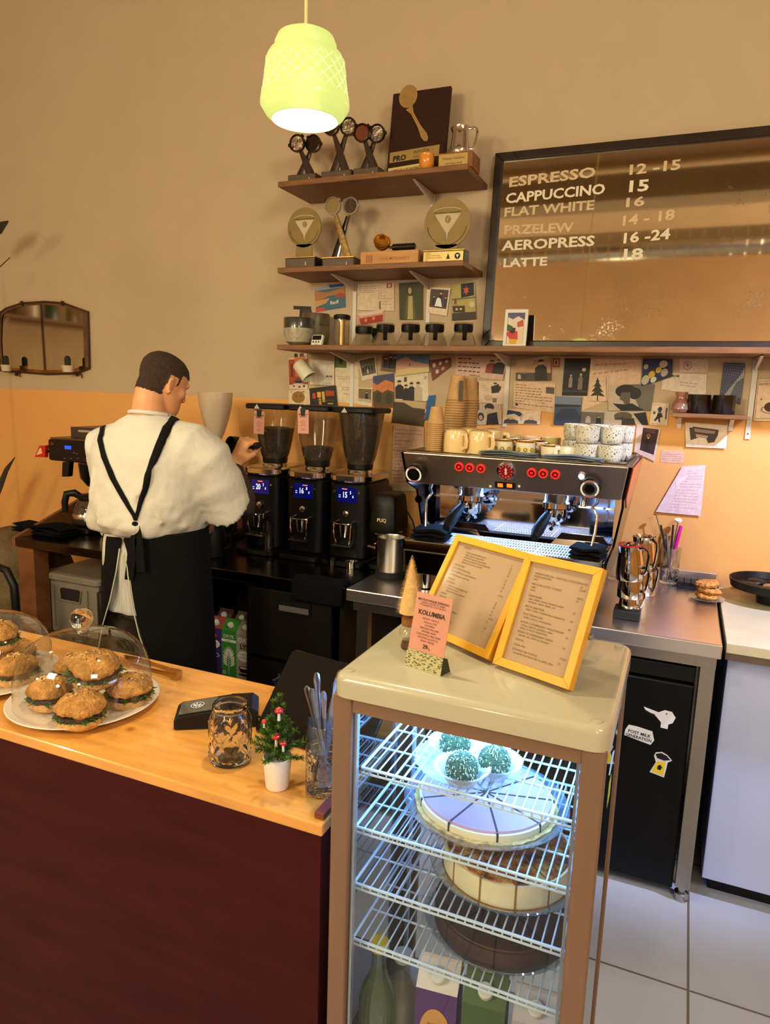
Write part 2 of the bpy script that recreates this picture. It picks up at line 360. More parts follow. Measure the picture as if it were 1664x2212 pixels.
# steel table on the right
st = thing('steel_table', 'brushed steel worktable carrying the coffee machine and milk jugs', 'table', (-.5, 2.6, 0))
X0, X1 = -1.10, .160
wpart('table_top', st, G().box(X0, X1, BY-.005, WY-.01, BZ-.045, BZ, steelh), bevel=.004)
wpart('upstand', st, G().box(-.16, X1, WY-.022, WY-.006, BZ-.01, BZ+.055, steelh), bevel=.003)
wpart('apron_rail', st, G().box(X0+.02, X1-.01, BY+.02, BY+.05, BZ-.085, BZ-.046, steel))
for x in (X0+.03, X1-.055):
    for y in (BY+.03, WY-.09):
        l = wpart('leg', st, G().box(x, x+.045, y, y+.045, .05, BZ-.046, steel), bevel=.003)
        q = G().lathe([(.012, .05), (.012, .03), (.022, .025), (.022, 0)], steel, 16, (x+.022, y+.022, 0)); q.v = [v-V(st.location) for v in q.v]; put('foot', q, l)
wpart('lower_shelf', st, G().box(X0+.03, -.40, BY+.05, WY-.05, .30, .33, steel))

# white unit at the far right
wu = thing('white_cabinet', 'white base cabinet with pale stone worktop at the right edge', 'cabinet', (.9, 2.6, 0))
wl = mat('white_laminate_cool_lit', (196, 206, 248), .4, noise=.03, nscale=4)  # white laminate, with cool light put into its colour as lavender
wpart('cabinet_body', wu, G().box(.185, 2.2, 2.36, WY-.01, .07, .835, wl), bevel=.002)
wpart('plinth', wu, G().box(.21, 2.2, 2.42, WY-.02, 0, .07, black))
stone = mat('pale_stone_worktop', (205, 192, 160), .35, noise=.06, nscale=12)
wpart('worktop', wu, G().box(.172, 2.2, 2.30, WY-.008, .868, .9, stone).box(.172, 2.2, 2.305, WY-.01, .845, .868, mat('worktop_edge_grey', (120, 105, 92), .3, .4, noise=.1)), bevel=.002)
bf = thing('undercounter_fridge', 'black undercounter refrigerator with three stickers on its door', 'refrigerator', (0, 2.6, 0))
fb = mat('black_fridge_enamel', (8, 8, 11), .35, spec=.3, noise=.15, nscale=6)
wpart('cabinet_body', bf, G().box(-.385, .098, 2.375, WY-.1, .02, .795, fb), bevel=.004)
dr = wpart('door', bf, G().box(-.385, .098, 2.315, 2.37, .03, .74, fb), bevel=.006)
wpart('top_panel', bf, G().box(-.385, .098, 2.325, 2.37, .745, .795, black), bevel=.003)
FP, FN = V((0, 2.3135, 0)), V((0, 1, 0))
def dface(pts, o=0): return [atY(x, y, 2.3135-o) for x, y in pts]
def Zc(o, s): return lambda pts: [(o[0]+x*s, o[1]+y*s) for x, y in pts]
zz = Zc((1240, 1350), .3897)
wst = ink((228, 226, 236)); bk = ink((20, 18, 24)); yl = ink((240, 205, 40))
def dpart(name, g, lab=None):
    g.v = [v-V(bf.location) for v in g.v]; return tag(put(name, g, dr), lab)
g = G().poly(dface(zz([(388, 452), (470, 484), (505, 472), (545, 482), (565, 515), (548, 545), (524, 552), (520, 578), (480, 568), (484, 540), (455, 505), (395, 468)])), wst)
g.poly(dface(zz([(392, 470), (400, 476), (452, 497), (448, 503), (396, 482)]), .0006), bk).poly(dface(zz([(511, 490), (519, 490), (519, 497), (511, 497)]), .0006), bk)
dpart('sticker', g, 'white bird head sticker')
g = G().poly(dface(zz([(305, 552), (350, 562), (436, 590), (446, 640), (425, 665), (280, 610), (285, 580)])), wst)
for s_, x, y in (('POST MILK', 300, 592), ('GENERATION', 286, 612)):
    a, b_ = dface(zz([(x, y), (x+135, y+38)]), .0008); T = basis(a, b_-a, V((0, 0, 1)), V((0, -1, 0)))
    g.text(s_, T, .0145, bk, squash=1.0 if 'P' in s_ else .9, bold=.02)
dpart('sticker', g, 'white lettered sticker')
g = G().poly(dface(zz([(455, 706), (490, 704), (520, 722), (545, 752), (520, 764), (512, 800), (500, 846), (420, 815), (455, 760), (445, 725)])), wst)
g.poly(dface(zz([(463, 755), (508, 762), (495, 836), (430, 810)]), .0006), yl).poly(dface(zz([(453, 714), (485, 710), (516, 726), (536, 750), (500, 752), (462, 738)]), .0008), bk)
g.poly(dface(zz([(465, 780), (480, 775), (490, 790), (480, 806), (462, 800)]), .0008), bk)
dpart('sticker', g, 'flying saucer sticker with a yellow beam')
# ------------------------------------------------------------------ glass display fridge
DX0, DX1, DY0, DY1, DZ = -.478, -.058, .945, 1.315, 1.18
df = thing('display_fridge', 'cream glass display fridge lit in blue white, with cakes on wire shelves', 'refrigerator', (-.268, 1.13, 0))
cream = mat('cream_enamel', (186, 178, 156), .22, coat=.4, noise=.02, nscale=6)
post = mat('shaded_cream_enamel', (128, 96, 76), .4, noise=.04, nscale=8)  # same cream paint as the lid, darkened to imitate its unlit front
g = G(); ll = []
for z, ins in ((DZ-.036, .0), (DZ-.012, .0), (DZ-.006, .0015), (DZ-.002, .005), (DZ, .010)):
    ring_ = []
    for cx, cy, a0 in ((DX1+.004-.026, DY1-.026, 0), (DX0+.026, DY1-.026, 90), (DX0+.026, DY0-.006+.026, 180), (DX1+.004-.026, DY0-.006+.026, 270)):
        for i in range(7): t_ = R(a0+15*i); ring_.append(V((cx+(.026-ins)*cos(t_), cy+(.026-ins)*sin(t_), z)))
    ll.append(ring_)
g.loft(ll, cream)
for x, y in ((DX0+.02, DY0+.018), (DX1-.018, DY0+.016), (DX0+.02, DY1-.025), (DX1-.018, DY1-.025)): g.lathe([(.0075, DZ-.002), (.0075, DZ+.0015), (.005, DZ+.002)], cream, 14, (x, y, 0))
wpart('top_lid', df, g, auto=30)
for x in (DX0, DX1-.034):
    for y in (DY0, DY1-.018): wpart('corner_post', df, G().rbox(x, x+.034, y, y+.018, .02, DZ-.035, post, .005), auto=30)
wpart('header_panel', df, G().box(DX0+.034, DX1-.034, DY0+.004, DY0+.022, DZ-.062, DZ-.036, post))
wpart('base', df, G().box(DX0, DX1, DY0, DY1, .02, .38, post).box(DX0+.03, DX1-.03, DY0+.03, DY1-.03, .38, .40, white))
pane = thin_glass('fridge_pane_glass', (.95, .975, .99), .6); side = thin_glass('fridge_side_glass', (.86, .93, .98), 1, base=.22)
wpart('glass_pane', df, G().box(DX0+.034, DX1-.034, DY0+.008, DY0+.011, .38, DZ-.062, pane))
wpart('glass_pane', df, G().box(DX0+.034, DX1-.034, DY1-.012, DY1-.009, .38, DZ-.036, pane))
wpart('glass_pane', df, G().box(DX0+.004, DX0+.007, DY0+.018, DY1-.018, .38, DZ-.036, side))
wpart('glass_pane', df, G().box(DX1-.007, DX1-.004, DY0+.018, DY1-.018, .38, DZ-.036, side))
alu = mat('satin_aluminium_trim', (205, 205, 212), .35, .9, noise=.05)
for x in (DX0+.036, DX1-.040): wpart('trim_strip', df, G().box(x, x+.004, DY0+.011, DY0+.02, .38, DZ-.062, alu))
icy = (.17, .48, 1.0)
led = mat('led_strip_light', (235, 245, 255), .5, emit=(.35, .68, 1.0), es=6)
wpart('light_strip', df, G().box(DX0+.05, DX1-.05, DY0+.032, DY0+.044, DZ-.046, DZ-.040, led))
for x in (): wpart('light_strip', df, G().box(x, x+.010, DY1-.050, DY1-.042, .42, DZ-.06, led))
fl = lamp('fridge_led_light', 'AREA', (-.268, 1.10, DZ-.05), 6.5, icy, .3); fl.data.shape = 'RECTANGLE'; fl.data.size_y = .26
wire = mat('white_coated_wire', (205, 220, 240), .4, noise=.03)
SHZ = [1.008, .899, .794, .687]
def wire_shelf(z, x0, x1, y0, y1):
    g = G(); r = .0026
    for y in (y0, y1): g.tube([(x0, y, z), (x1, y, z)], r, wire, 8)
    g.tube([(x0, y0, z-.009), (x1, y0, z-.009)], r*.8, wire, 6)
    for x in (x0, x1): g.tube([(x, y0, z), (x, y1, z)], r, wire, 8)
    for k in (1, 2, 3): y = y0+(y1-y0)*k/4+.01; g.tube([(x0, y, z-.004), (x1, y, z-.004)], r*.8, wire, 6)
    n = 24
    for i in range(1, n): x = x0+(x1-x0)*i/n; g.tube([(x, y0, z-.009), (x, y0-.002, z), (x, y1, z), (x, y1, z-.01)], .0015, wire, 6)
    return wpart('wire_shelf', df, g)
for i, z in enumerate(SHZ): wire_shelf(z, -.448 if i else -.440, -.085, .982, 1.272)
for x in (-.452, -.082):
    for y in (.985, 1.268): wpart('shelf_upright', df, G().rbox(x-.004, x+.004, y-.004, y+.004, .40, DZ-.04, wire, .002))
g = G(); g.tube([atY(x, 0, 1) * 0 + V(p) for x, p in ((0, (-.075, 1.3, .05)),)]+[V((-.075, 1.3, .06))], .002, rubber)
# feet
for x in (DX0+.04, DX1-.04):
    for y in (DY0+.04, DY1-.04): wpart('foot', df, G().lathe([(.018, 0), (.018, .012), (.012, .02)], rubber, 14, (x, y, 0)))
# mascot emblem on the right glass: printed cup outline and yellow label
g = G(); zx = DX1-.0035
for pts, c in (([(1.10, 1.030), (1.15, 1.045), (1.19, 1.03), (1.17, 1.022), (1.12, 1.020)], wst), ([(1.12, .96), (1.16, .965), (1.165, 1.00), (1.13, 1.0)], yl)):
    g.poly([(zx, a, b_) for a, b_ in pts], c)
wpart('window_sticker', df, g)

# ---- sweets and cakes inside
def ballmat():
    return mat('coconut_rolled_matcha', (66, 84, 54), .9, noise=.6, nscale=160, bump=.9, bscale=320)
coco = mat('coconut_flakes', (190, 196, 170), .8)
paper = thin_glass('pleated_paper_cup', (.9, .95, .98), .2, .6, .62, (.86, .93, .95))
def snack(x, y, r, lab, zb):
    t = thing('coconut_ball', lab, 'sweet', (x, y, zb), group=None)
    def cup(tt, k): return 1+(.055 if int(round(tt/(2*pi)*96)) % 2 else -.03)*(k >= 1)
    put('paper_cup', G().lathe([(r*.62, .001), (r*.66, .002), (r*1.12, r*.8), (r*1.55, r*1.15)], paper, 96, wob=cup, cap=False), t)
    b = G().ball((0, 0, r*.98), r*.93, ballmat(), 24)
    for i in range(160):
        a = random.uniform(0, 2*pi); z = random.uniform(-.2, 1); q = sqrt(1-z*z)*r*.94; c = V((q*cos(a), q*sin(a), r*.98+z*r*.94))
        b.cbox(c, (.0045, .0012, .0008), coco, (random.random()*3, random.random()*3, a))
    put('ball', b, t)
    return t
p0 = atZ(1003, 1650, 1.018)
doily = thin_glass('white_doily_glass_dish', (.85, .95, 1), .6, .1, .35, (.85, .93, .98))
dc = atZ(1010, 1652, 1.013)
def dw(t, k): return 1+.02*cos(40*t)
one('paper_doily', G().lathe([(.002, 0), (.060, 0), (.078, .004), (.088, .012)], doily, 80, wob=dw, cap=False), 'scalloped white doily dish under the three coconut balls', 'doily', loc=(dc.x, dc.y, SHZ[0]+.003))
for (x, y, lab) in ((983, 1612, 'green coconut ball in a paper cup, rear left of the three'), (1068, 1650, 'green coconut ball in a paper cup, right of the three'), (998, 1665, 'green coconut ball in a paper cup, front left of the three')):
    q = atZ(x, y, 1.036); snack(q.x, q.y, .0285, lab, SHZ[0]+.0045)

dish = thin_glass('led_blue_dish_glass', (.93, .97, 1), 1.6, .03, .10, (.35, .65, .95), base=.10)  # blue body colour imitates the LED glow in clear plates
def glass_plate(x, y, z, r, lab):
    g = G().lathe([(.001, .003), (r*.75, .003), (r*.82, .006), (r*.98, .020), (r, .024), (r*.985, .026), (r*.80, .011), (r*.72, .008), (.001, .008)], dish, 56, cap=False)
    return one('glass_plate', g, lab, 'plate', loc=(x, y, z+.0035))
def cake(name, lab, x, y, z, r, h, layers, topmat, nslice, slab=None, cutmat=None, a0=10, missing=0):
    t = thing(name, lab, 'cake', (x, y, z))
    zz_ = 0
    for (lname, hh, m, rr) in layers:
        def wb(tt, k): return 1+.012*sin(23*tt+k)+.008*sin(51*tt)
        put(lname, G().lathe([(.001, zz_), (r*rr, zz_), (r*rr*1.005, zz_+hh*.5), (r*rr, zz_+hh), (.001, zz_+hh)], m, 60, wob=wb if 'crust' in lname else None), t); zz_ += hh
    put('topping', G().lathe([(r*.965, zz_), (r*.955, zz_+h), (.001, zz_+h+.0006)], topmat, 60, cap=False), t)
    g = G()
    for i in range(nslice):
        a = R(a0+360*i/nslice); d = V((cos(a), sin(a), 0)); n = V((-sin(a), cos(a), 0))*.0016
        g.prism([V((0, 0, zz_+h+.0012))-n, V((0, 0, zz_+h+.0012))+n, d*r*.96+V((0, 0, zz_+h+.0006))+n, d*r*.96+V((0, 0, zz_+h+.0006))-n], (0, 0, -.001), cutmat)
        g.prism([d*r*.99-n+V((0, 0, .004)), d*r*.99+n+V((0, 0, .004)), d*r*.985+n+V((0, 0, zz_+h)), d*r*.985-n+V((0, 0, zz_+h))], d*.0022, cutmat)
    put('slice_cut', g, t); return t
biscuit = mat('crumbly_biscuit', (214, 176, 112), .9, noise=.35, nscale=90, bump=.8, bscale=150)
creamc = mat('cream_cheese_filling', (240, 226, 188), .6, noise=.05, nscale=40)
choc = mat('chocolate_brown', (62, 34, 26), .5, noise=.2)
lilac = mat('lilac_fruit_glaze', (196, 158, 172), .25, coat=.5, noise=.06, nscale=10)
c1 = atZ(1018, 1722, .925); pc1 = (c1.x, c1.y)
c1x, c1y = -.262, 1.118
glass_plate(c1x, c1y, SHZ[1], .143, 'clear glass plate under the lilac glazed cake')
cake('glazed_cheesecake', 'round cake with smooth lilac glaze cut into slices', c1x, c1y, SHZ[1]+.0125, .116, .004, [('biscuit_crust', .010, biscuit, 1.07), ('filling', .011, creamc, 1.0)], lilac, 9, cutmat=choc, a0=14)
def burnt():
    m = mat('burnt_cheesecake_top', (232, 190, 110), .5); nt = m.node_tree; b = nt.nodes['Principled BSDF']
    tc = nt.nodes.new('ShaderNodeTexCoord'); n = nt.nodes.new('ShaderNodeTexNoise'); n.inputs['Scale'].default_value = 26; n.inputs['Detail'].default_value = 8; n.inputs['Roughness'].default_value = .7
    nt.links.new(tc.outputs['Object'], n.inputs['Vector']); rp = nt.nodes.new('ShaderNodeValToRGB'); e = rp.color_ramp.elements
    e[0].position = .40; e[0].color = (*s2l((52, 28, 26)), 1); e[1].position = .62; e[1].color = (*s2l((238, 205, 130)), 1)
    e2 = e.new(.50); e2.color = (*s2l((176, 96, 36)), 1); nt.links.new(n.outputs['Fac'], rp.inputs[0]); nt.links.new(rp.outputs[0], b.inputs['Base Color']); return m
glass_plate(-.218, 1.118, SHZ[2], .135, 'clear glass plate under the browned cheesecake')
cake('baked_cheesecake', 'tall pale cheesecake with scorched brown top', -.218, 1.118, SHZ[2]+.0125, .110, .002, [('biscuit_crust', .005, mat('brown_crust', (150, 96, 50), .8, noise=.3), 1.015), ('filling', .040, creamc, 1.0)], burnt(), 12, cutmat=mat('cut_line_tan', (150, 110, 70), .8), a0=20)
dch = mat('dark_chocolate_cake', (66, 44, 36), .55, noise=.25, nscale=25, bump=.2, bscale=60)
glass_plate(-.222, 1.12, SHZ[3], .138, 'clear glass plate under the chocolate cake')
cake('chocolate_cake', 'dark chocolate cake cut into wide slices', -.222, 1.12, SHZ[3]+.0125, .118, .002, [('sponge', .034, dch, 1.0)], dch, 8, cutmat=mat('dark_cut', (22, 12, 10), .8), a0=8)

# cartons and bottles on the fridge floor
def carton(name, lab, loc, w, d, h, body, rz=0, top=None, art=None, capm=None, group=None):
    t = thing(name, lab, 'carton', loc, rz, group)
    hb = h*.86; g = G().box(-w/2, w/2, -d/2, d/2, 0, hb, body)
    tm = top or body
    g.add([(-w/2, -d/2, hb), (w/2, -d/2, hb), (w/2, d/2, hb), (-w/2, d/2, hb), (-w/2, -.001, h), (w/2, -.001, h), (w/2, .001, h), (-w/2, .001, h)],
          [(0, 1, 5, 4), (2, 3, 7, 6), (1, 2, 6, 5), (3, 0, 4, 7), (4, 5, 6, 7)], tm)
    g.box(-w/2, w/2, -.001, .001, h, h+.008, tm)
    put('carton_body', g, t)
    put('screw_cap', G().lathe([(.013, 0), (.013, .012), (.011, .014)], capm or white, 16, (0, -d*.27, hb+(h-hb)*.45), (R(32), 0, 0)), t)
    if art:
        a = G(); art(a, w, hb, -d/2-.0006); put('printed_artwork', a, t)
    return t
def pr(g, y, pts, m, k=0): g.poly([(x, y-.0004*k, z) for x, z in pts], m)
def ell(cx, cz, rx, rz_, n=20, a0=0, a1=360): return [(cx+rx*cos(R(a0+(a1-a0)*i/n)), cz+rz_*sin(R(a0+(a1-a0)*i/n))) for i in range(n)]
wht = ink((238, 236, 230)); grn = ink((58, 138, 46)); pur = ink((58, 30, 110)); red = ink((190, 40, 40))
def art_green(g, w, h, y):
    g.text('DRYK', FRONT((0, y-.0006, h*.84)), .020, wht, 'CENTER', bold=.012)
    pr(g, y, [(-w*.5, h*.75), (w*.5, h*.75), (w*.5, h*.81), (-w*.5, h*.81)], wht, 1); g.text('PEA', FRONT((0, y-.001, h*.762)), .010, grn, 'CENTER')
    for i in range(9):
        a = R(40+12.5*i*1.0); x0, z0 = 0, h*.33; x1, z1 = .036*cos(a*1.0)*1.0, z0+.07*sin(a)
        n = V((-(z1-z0), x1-x0)).normalized()*.0035; mx_, mz = x0+(x1-x0)*.65, z0+(z1-z0)*.65
        pr(g, y, [(x0+(x1-x0)*.25, z0+(z1-z0)*.25), (mx_+n.x, mz+n.y), (x1, z1), (mx_-n.x, mz-n.y)], wht, 1)
    pr(g, y, [(-.001, h*.05), (.001, h*.05), (.002, h*.5), (-.001, h*.5)], wht, 1)
    for s_ in (-1, 1):
        for k in range(4): pr(g, y, [(s_*.004, h*(.22+.05*k)), (s_*.024, h*(.26+.05*k)), (s_*.030, h*(.32+.05*k)), (s_*.012, h*(.27+.05*k))], wht, 1)
    pr(g, y, ell(-w*.32, h*.08, .008, .008), wht, 1); pr(g, y, ell(-w*.32, h*.08, .005, .005), grn, 2)
def art_oat(g, w, h, y):
    g.text('OAT', FRONT((0, y-.0006, h*.80)), .026, wht, 'CENTER', bold=.03)
    g.text('LY!', FRONT((.002, y-.0006, h*.66)), .028, bk, 'CENTER', bold=.03)
    pr(g, y, ell(0, h*.50, w*.40, h*.12, 14), wht, 1)
    for k, s_ in enumerate(('BARISTA', 'EDITION')): g.text(s_, FRONT((0, y-.001, h*(.52-.07*k))), .011, ink((110, 100, 92)), 'CENTER')
    pr(g, y, ell(0, h*.25, w*.34, h*.035, 18), bk, 1); pr(g, y, [(-w*.34, h*.25), (-w*.2, h*.15), (w*.2, h*.15), (w*.34, h*.25)], bk, 1); pr(g, y, ell(0, h*.25, w*.27, h*.02, 18), wht, 2)
    pr(g, y, ell(0, h*.10, w*.36, h*.025, 18), bk, 1); g.text('THE ORIGINAL', FRONT((0, y-.0006, h*.93)), .007, bk, 'CENTER')
def art_purple(g, w, h, y):
    pr(g, y, ell(0, h*.84, .013, .013), red, 1); pr(g, y, ell(0, h*.84, .007, .007), wht, 2)
    pr(g, y, ell(0, h*.66, w*.38, h*.09), wht, 1)
    for k, s_ in enumerate(('CREATE', 'BARISTA')): g.text(s_, FRONT((0, y-.001, h*(.66-.05*k))), .009, pur, 'CENTER', bold=.01)
    pr(g, y, ell(0, h*.42, w*.34, h*.05), wht, 1); pr(g, y, ell(0, h*.42, w*.30, h*.035), pur, 2); g.text('milk', FRONT((0, y-.001, h*.40)), .010, wht, 'CENTER')
def art_plum(g, w, h, y):
    pr(g, y, ell(0, h*.60, w*.38, h*.24, 24), ink((205, 150, 80)), 1)
    for k, s_ in enumerate(('BEST', 'MLECZARNIA', 'MILK')): g.text(s_, FRONT((0, y-.001, h*(.66-.09*k))), .0125 if k != 1 else .009, red if k == 0 else pur, 'CENTER', bold=.01)
def art_blank(g, w, h, y):
    pr(g, y, ell(.0, h*.5, w*.36, h*.18), ink((120, 150, 80)), 1); g.text('bio', FRONT((0, y-.001, h*.46)), .016, wht, 'CENTER')
white_top = ink((225, 215, 215))
FZ = .402
def fx(x, y, Y): return atY(x, y, Y)
q = fx(945, 2110, 1.03); carton('milk_carton', 'purple milk carton with orange round print at the bottom of the glass fridge', (q.x, 1.05, FZ), .072, .07, q.z-FZ+.018, ink((84, 44, 110)), .12, white_top, art_plum)
q = fx(1045, 2150, 1.03); carton('milk_carton', 'green milk carton at the bottom of the glass fridge', (q.x, 1.055, FZ), .072, .07, q.z-FZ+.02, ink((66, 92, 48)), .1, ink((78, 100, 60)), art_blank)
q = fx(1140, 2190, 1.03); carton('milk_carton', 'pale grey milk carton at the bottom of the glass fridge', (q.x+.01, 1.06, FZ), .072, .07, q.z-FZ+.02, ink((178, 172, 190)), .08, ink((190, 186, 200)))
def bottle(lab, x, y, z, h, r, gm, liq, capm, cap='screw_cap'):
    t = thing('glass_bottle', lab, 'bottle', (x, y, z))
    pr_ = [(.001, .002), (r*.9, .002), (r, .01), (r, h*.52), (r*.86, h*.62), (r*.42, h*.76), (r*.36, h*.90), (r*.42, h*.92), (r*.42, h*.95), (r*.36, h*.955)]
    put('bottle_body', G().lathe(pr_, gm, 28, cap=False), t)
    put('drink', G().lathe([(.001, .005), (r*.93, .008), (r*.95, h*.50), (r*.8, h*.61), (r*.40, h*.73), (.001, h*.73)], liq, 24), t)
    put(cap, G().lathe([(r*.5, h*.945), (r*.52, h*.95), (r*.52, h*1.0), (r*.44, h*1.01), (.001, h*1.012)], capm, 24, wob=lambda tt, k: 1+.02*sin(24*tt)), t)
    return t
gbot = thin_glass('aqua_bottle_glass', (.72, .88, .84), 1.6, .03, .04, (.35, .6, .6), base=.04)
ycap = mat('yellow_bottle_cap', (236, 190, 30), .35, coat=.3)
lq = thin_glass('straw_drink', (.80, .78, .45), .5, .1, .20, (.6, .52, .2))
lq2 = thin_glass('cloudy_drink', (.8, .75, .6), .5, .1, .6, (.6, .52, .36))
q = fx(815, 2052, 1.03); bottle('aqua glass bottle with yellow cap at the bottom left of the glass fridge', q.x, 1.04, FZ, q.z-FZ+.01, .034, gbot, lq, ycap)
q = fx(868, 2068, 1.09); bottle('clear glass bottle of pale drink behind the yellow capped bottle', q.x, 1.10, FZ, q.z-FZ, .036, thin_glass('clear_bottle_glass', (.9, .93, .93), 1.4, .03, .1, (.6, .65, .6), base=.02), lq2, mat('white_cap', (220, 220, 215), .4))
q = fx(1305, 1760, 1.2)

# ------------------------------------------------------------------ on top of the fridge
def frame_on(name, lab, bl, br, tl, tr, z, lines, seed):
    A, B = atZ(*bl, z), atZ(*br, z)
    ex = (B-A).normalized(); width = (B-A).length
    # the frame leans back: find the height from the picture of the top corners
    n0 = V((-ex.y, ex.x, 0)); best = None
    for k in range(0, 400):
        ang = R(k*.1); n = (n0*cos(ang)+V((0, 0, -sin(ang)))*0+V((0, 0, sin(ang)))*-1).normalized()
        upv = ex.cross(n0*cos(ang)*-1+V((0, 0, -sin(ang)))*-1)
        upv = n0*sin(ang)+V((0, 0, cos(ang)))
        nn = ex.cross(upv)
        P_ = atP(*tl, A, nn); e = abs((P_-A).dot(ex)) ; Q_ = atP(*tr, A, nn); e += abs((Q_-B).dot(ex))+abs((P_-A).dot(upv)-(Q_-B).dot(upv))*.3
        if best is None or e < best[0]: best = (e, ang, ((P_-A).dot(upv)+(Q_-B).dot(upv))/2)
    e, ang, h = best; upv = n0*sin(ang)+V((0, 0, cos(ang))); nn = ex.cross(upv)
    print(name, 'w', round(width, 3), 'h', round(h, 3), 'lean', math.degrees(ang), 'err', round(e, 4), 'at', [round(v, 3) for v in A])
    t = thing(name, lab, 'menu', A); t.matrix_world = basis(A+V((0, 0, .019*sin(ang))), ex, upv, nn)
    fm = mat('yellow_painted_frame', (226, 164, 40), .4, coat=.15, noise=.05, nscale=6); b = .0135; d = .016
    g = G()
    for P4 in ([(0, 0), (width, 0), (width-b, b), (b, b)], [(width, 0), (width, h), (width-b, h-b), (width-b, b)], [(width, h), (0, h), (b, h-b), (width-b, h-b)], [(0, h), (0, 0), (b, b), (b, h-b)]):
        g.prism([(x, y, -d) for x, y in P4], (0, 0, d), fm)
    put('frame', g, t, bevel=.0008)
    put('back_board', G().box(.002, width-.002, .002, h-.002, -d-.002, -d+.003, mat('brown_fibreboard', (96, 52, 34), .8, noise=.1)), t)
    put('easel_leg', G().prism([(width*.42, .002+h*.0, -d-.003), (width*.58, .002, -d-.003), (width*.54, h*.62, -d-.003), (width*.46, h*.62, -d-.003)], (0, 0, -.002), mat('brown_fibreboard')), t, rot=(R(0), 0, 0))
    ps = G().box(b, width-b, b, h-b, -.007, -.006, mat('menu_sheet', (184, 154, 124), .6, noise=.03, nscale=20))
    im = ink((118, 84, 66)); rnd = random.Random(seed)
    for (u, v, s_, pr_) in lines:
        ps.text(s_, M.Translation((b+(width-2*b)*u, h-b-(h-2*b)*v, -.0055)), (h)*.0245, im)
        if pr_: ps.text(pr_, M.Translation((b+(width-2*b)*(.84), h-b-(h-2*b)*(v+.004), -.0055)), h*.0245, im)
    put('menu_sheet', ps, t)
    put('glass_pane', G().box(b*.9, width-b*.9, b*.9, h-b*.9, -.0045, -.0035, thin_glass('picture_glass', (.98, .98, .98), .45, .08)), t)
    put('turn_clip', G().lathe([(.005, -.003), (.005, .003)], steel, 12, (width+.001, h*.45, -d-.002), (0, R(90), 0)), t)
    return t
LA = [(.10, .055, 'ESPRESSO', ''), (.16, .10, 'Single espresso (klasyczne)', '9'), (.16, .13, 'Single espresso (specialty)', '10'), (.16, .16, 'Podwójne espresso (specialty)', '12'), (.16, .19, 'Americano espresso tonik (klasyczne)', '14'), (.16, .22, 'Espresso mini latte, cortado', '14'),
      (.06, .27, 'CAPPUCCINO', '15'), (.06, .31, 'FLAT WHITE (klasyczne)', '16'), (.06, .35, 'FLAT WHITE (specialty) podwójne', '18'), (.06, .39, 'LATTE (klasyczne espresso)', '18'), (.06, .44, 'PRZELEW', '14/18'), (.06, .48, 'AEROPRESS', ''),
      (.12, .52, 'Herbata czarna (klasyczna)', '16'), (.12, .55, 'Herbata zielona', '18'), (.12, .58, 'Napar imbirowy z miodem', '18'), (.06, .62, 'KAKAO', '16'), (.06, .66, 'MATCHA', '20'), (.06, .70, 'SOK NATURALNY', '12/18'), (.06, .74, 'WODA', '8'), (.06, .78, 'Syrop domowy, mleko roślinne', ''), (.06, .81, 'bezkofeinowa, chai latte', '18'), (.06, .85, 'DODATKI', '3'), (.06, .89, 'lody do kawy, espresso, syrop', ''), (.06, .95, 'mleko', '')]
LB = [(.10, .11, 'MAMAM SPECIAL - ZAPYTAJ O DOSTĘPNOŚĆ', ''), (.10, .14, 'PRZELEWOWA', '24'), (.10, .17, 'V60', '22/28'), (.10, .22, 'MATCHA LATTE / COFFEE', ''), (.10, .25, 'mała', '18/22'), (.10, .28, 'duża', '22'), (.10, .34, 'ŚNIADANIA', ''), (.12, .37, 'jajka, chleb, masło, hummus, pasta', ''), (.12, .40, 'warzywa, sałata, oliwki, ser', '27'),
      (.10, .45, 'PASTA JAJECZNA', ''), (.12, .48, 'chleb, masło, rzodkiewka, szczypiorek', '26'), (.10, .53, 'TOST FRANCUSKI', ''), (.12, .56, 'chałka, owoce, mascarpone', '28'), (.10, .61, 'BUŁKA Z HUMMUSEM I WARZYWAMI', ''), (.12, .64, 'rukola, ogórek, pomidor, oliwa', '24'), (.12, .67, 'także w wersji wegańskiej', ''), (.10, .71, 'BUŁKA ZE SZPINAKIEM I SEREM', ''), (.12, .74, 'szpinak, ser, chleb na zakwasie', '24'), (.10, .79, 'CIASTA', ''), (.10, .84, 'Ciasto dnia', '17/20'), (.10, .89, 'KANAPKI NA WYNOS', '22'), (.12, .92, 'szczegóły przy barze lub na tablicy dnia', '')]
mf1 = frame_on('framed_menu', 'left yellow framed drinks menu propped on the fridge behind the pink card', (893, 1362), (1052, 1436), (985, 1164), (1128, 1200), DZ, LA, 1)
mf2 = frame_on('framed_menu', 'right yellow framed food menu propped on the fridge', (1063, 1442), (1228, 1501), (1136, 1202), (1308, 1240), DZ, LB, 2)

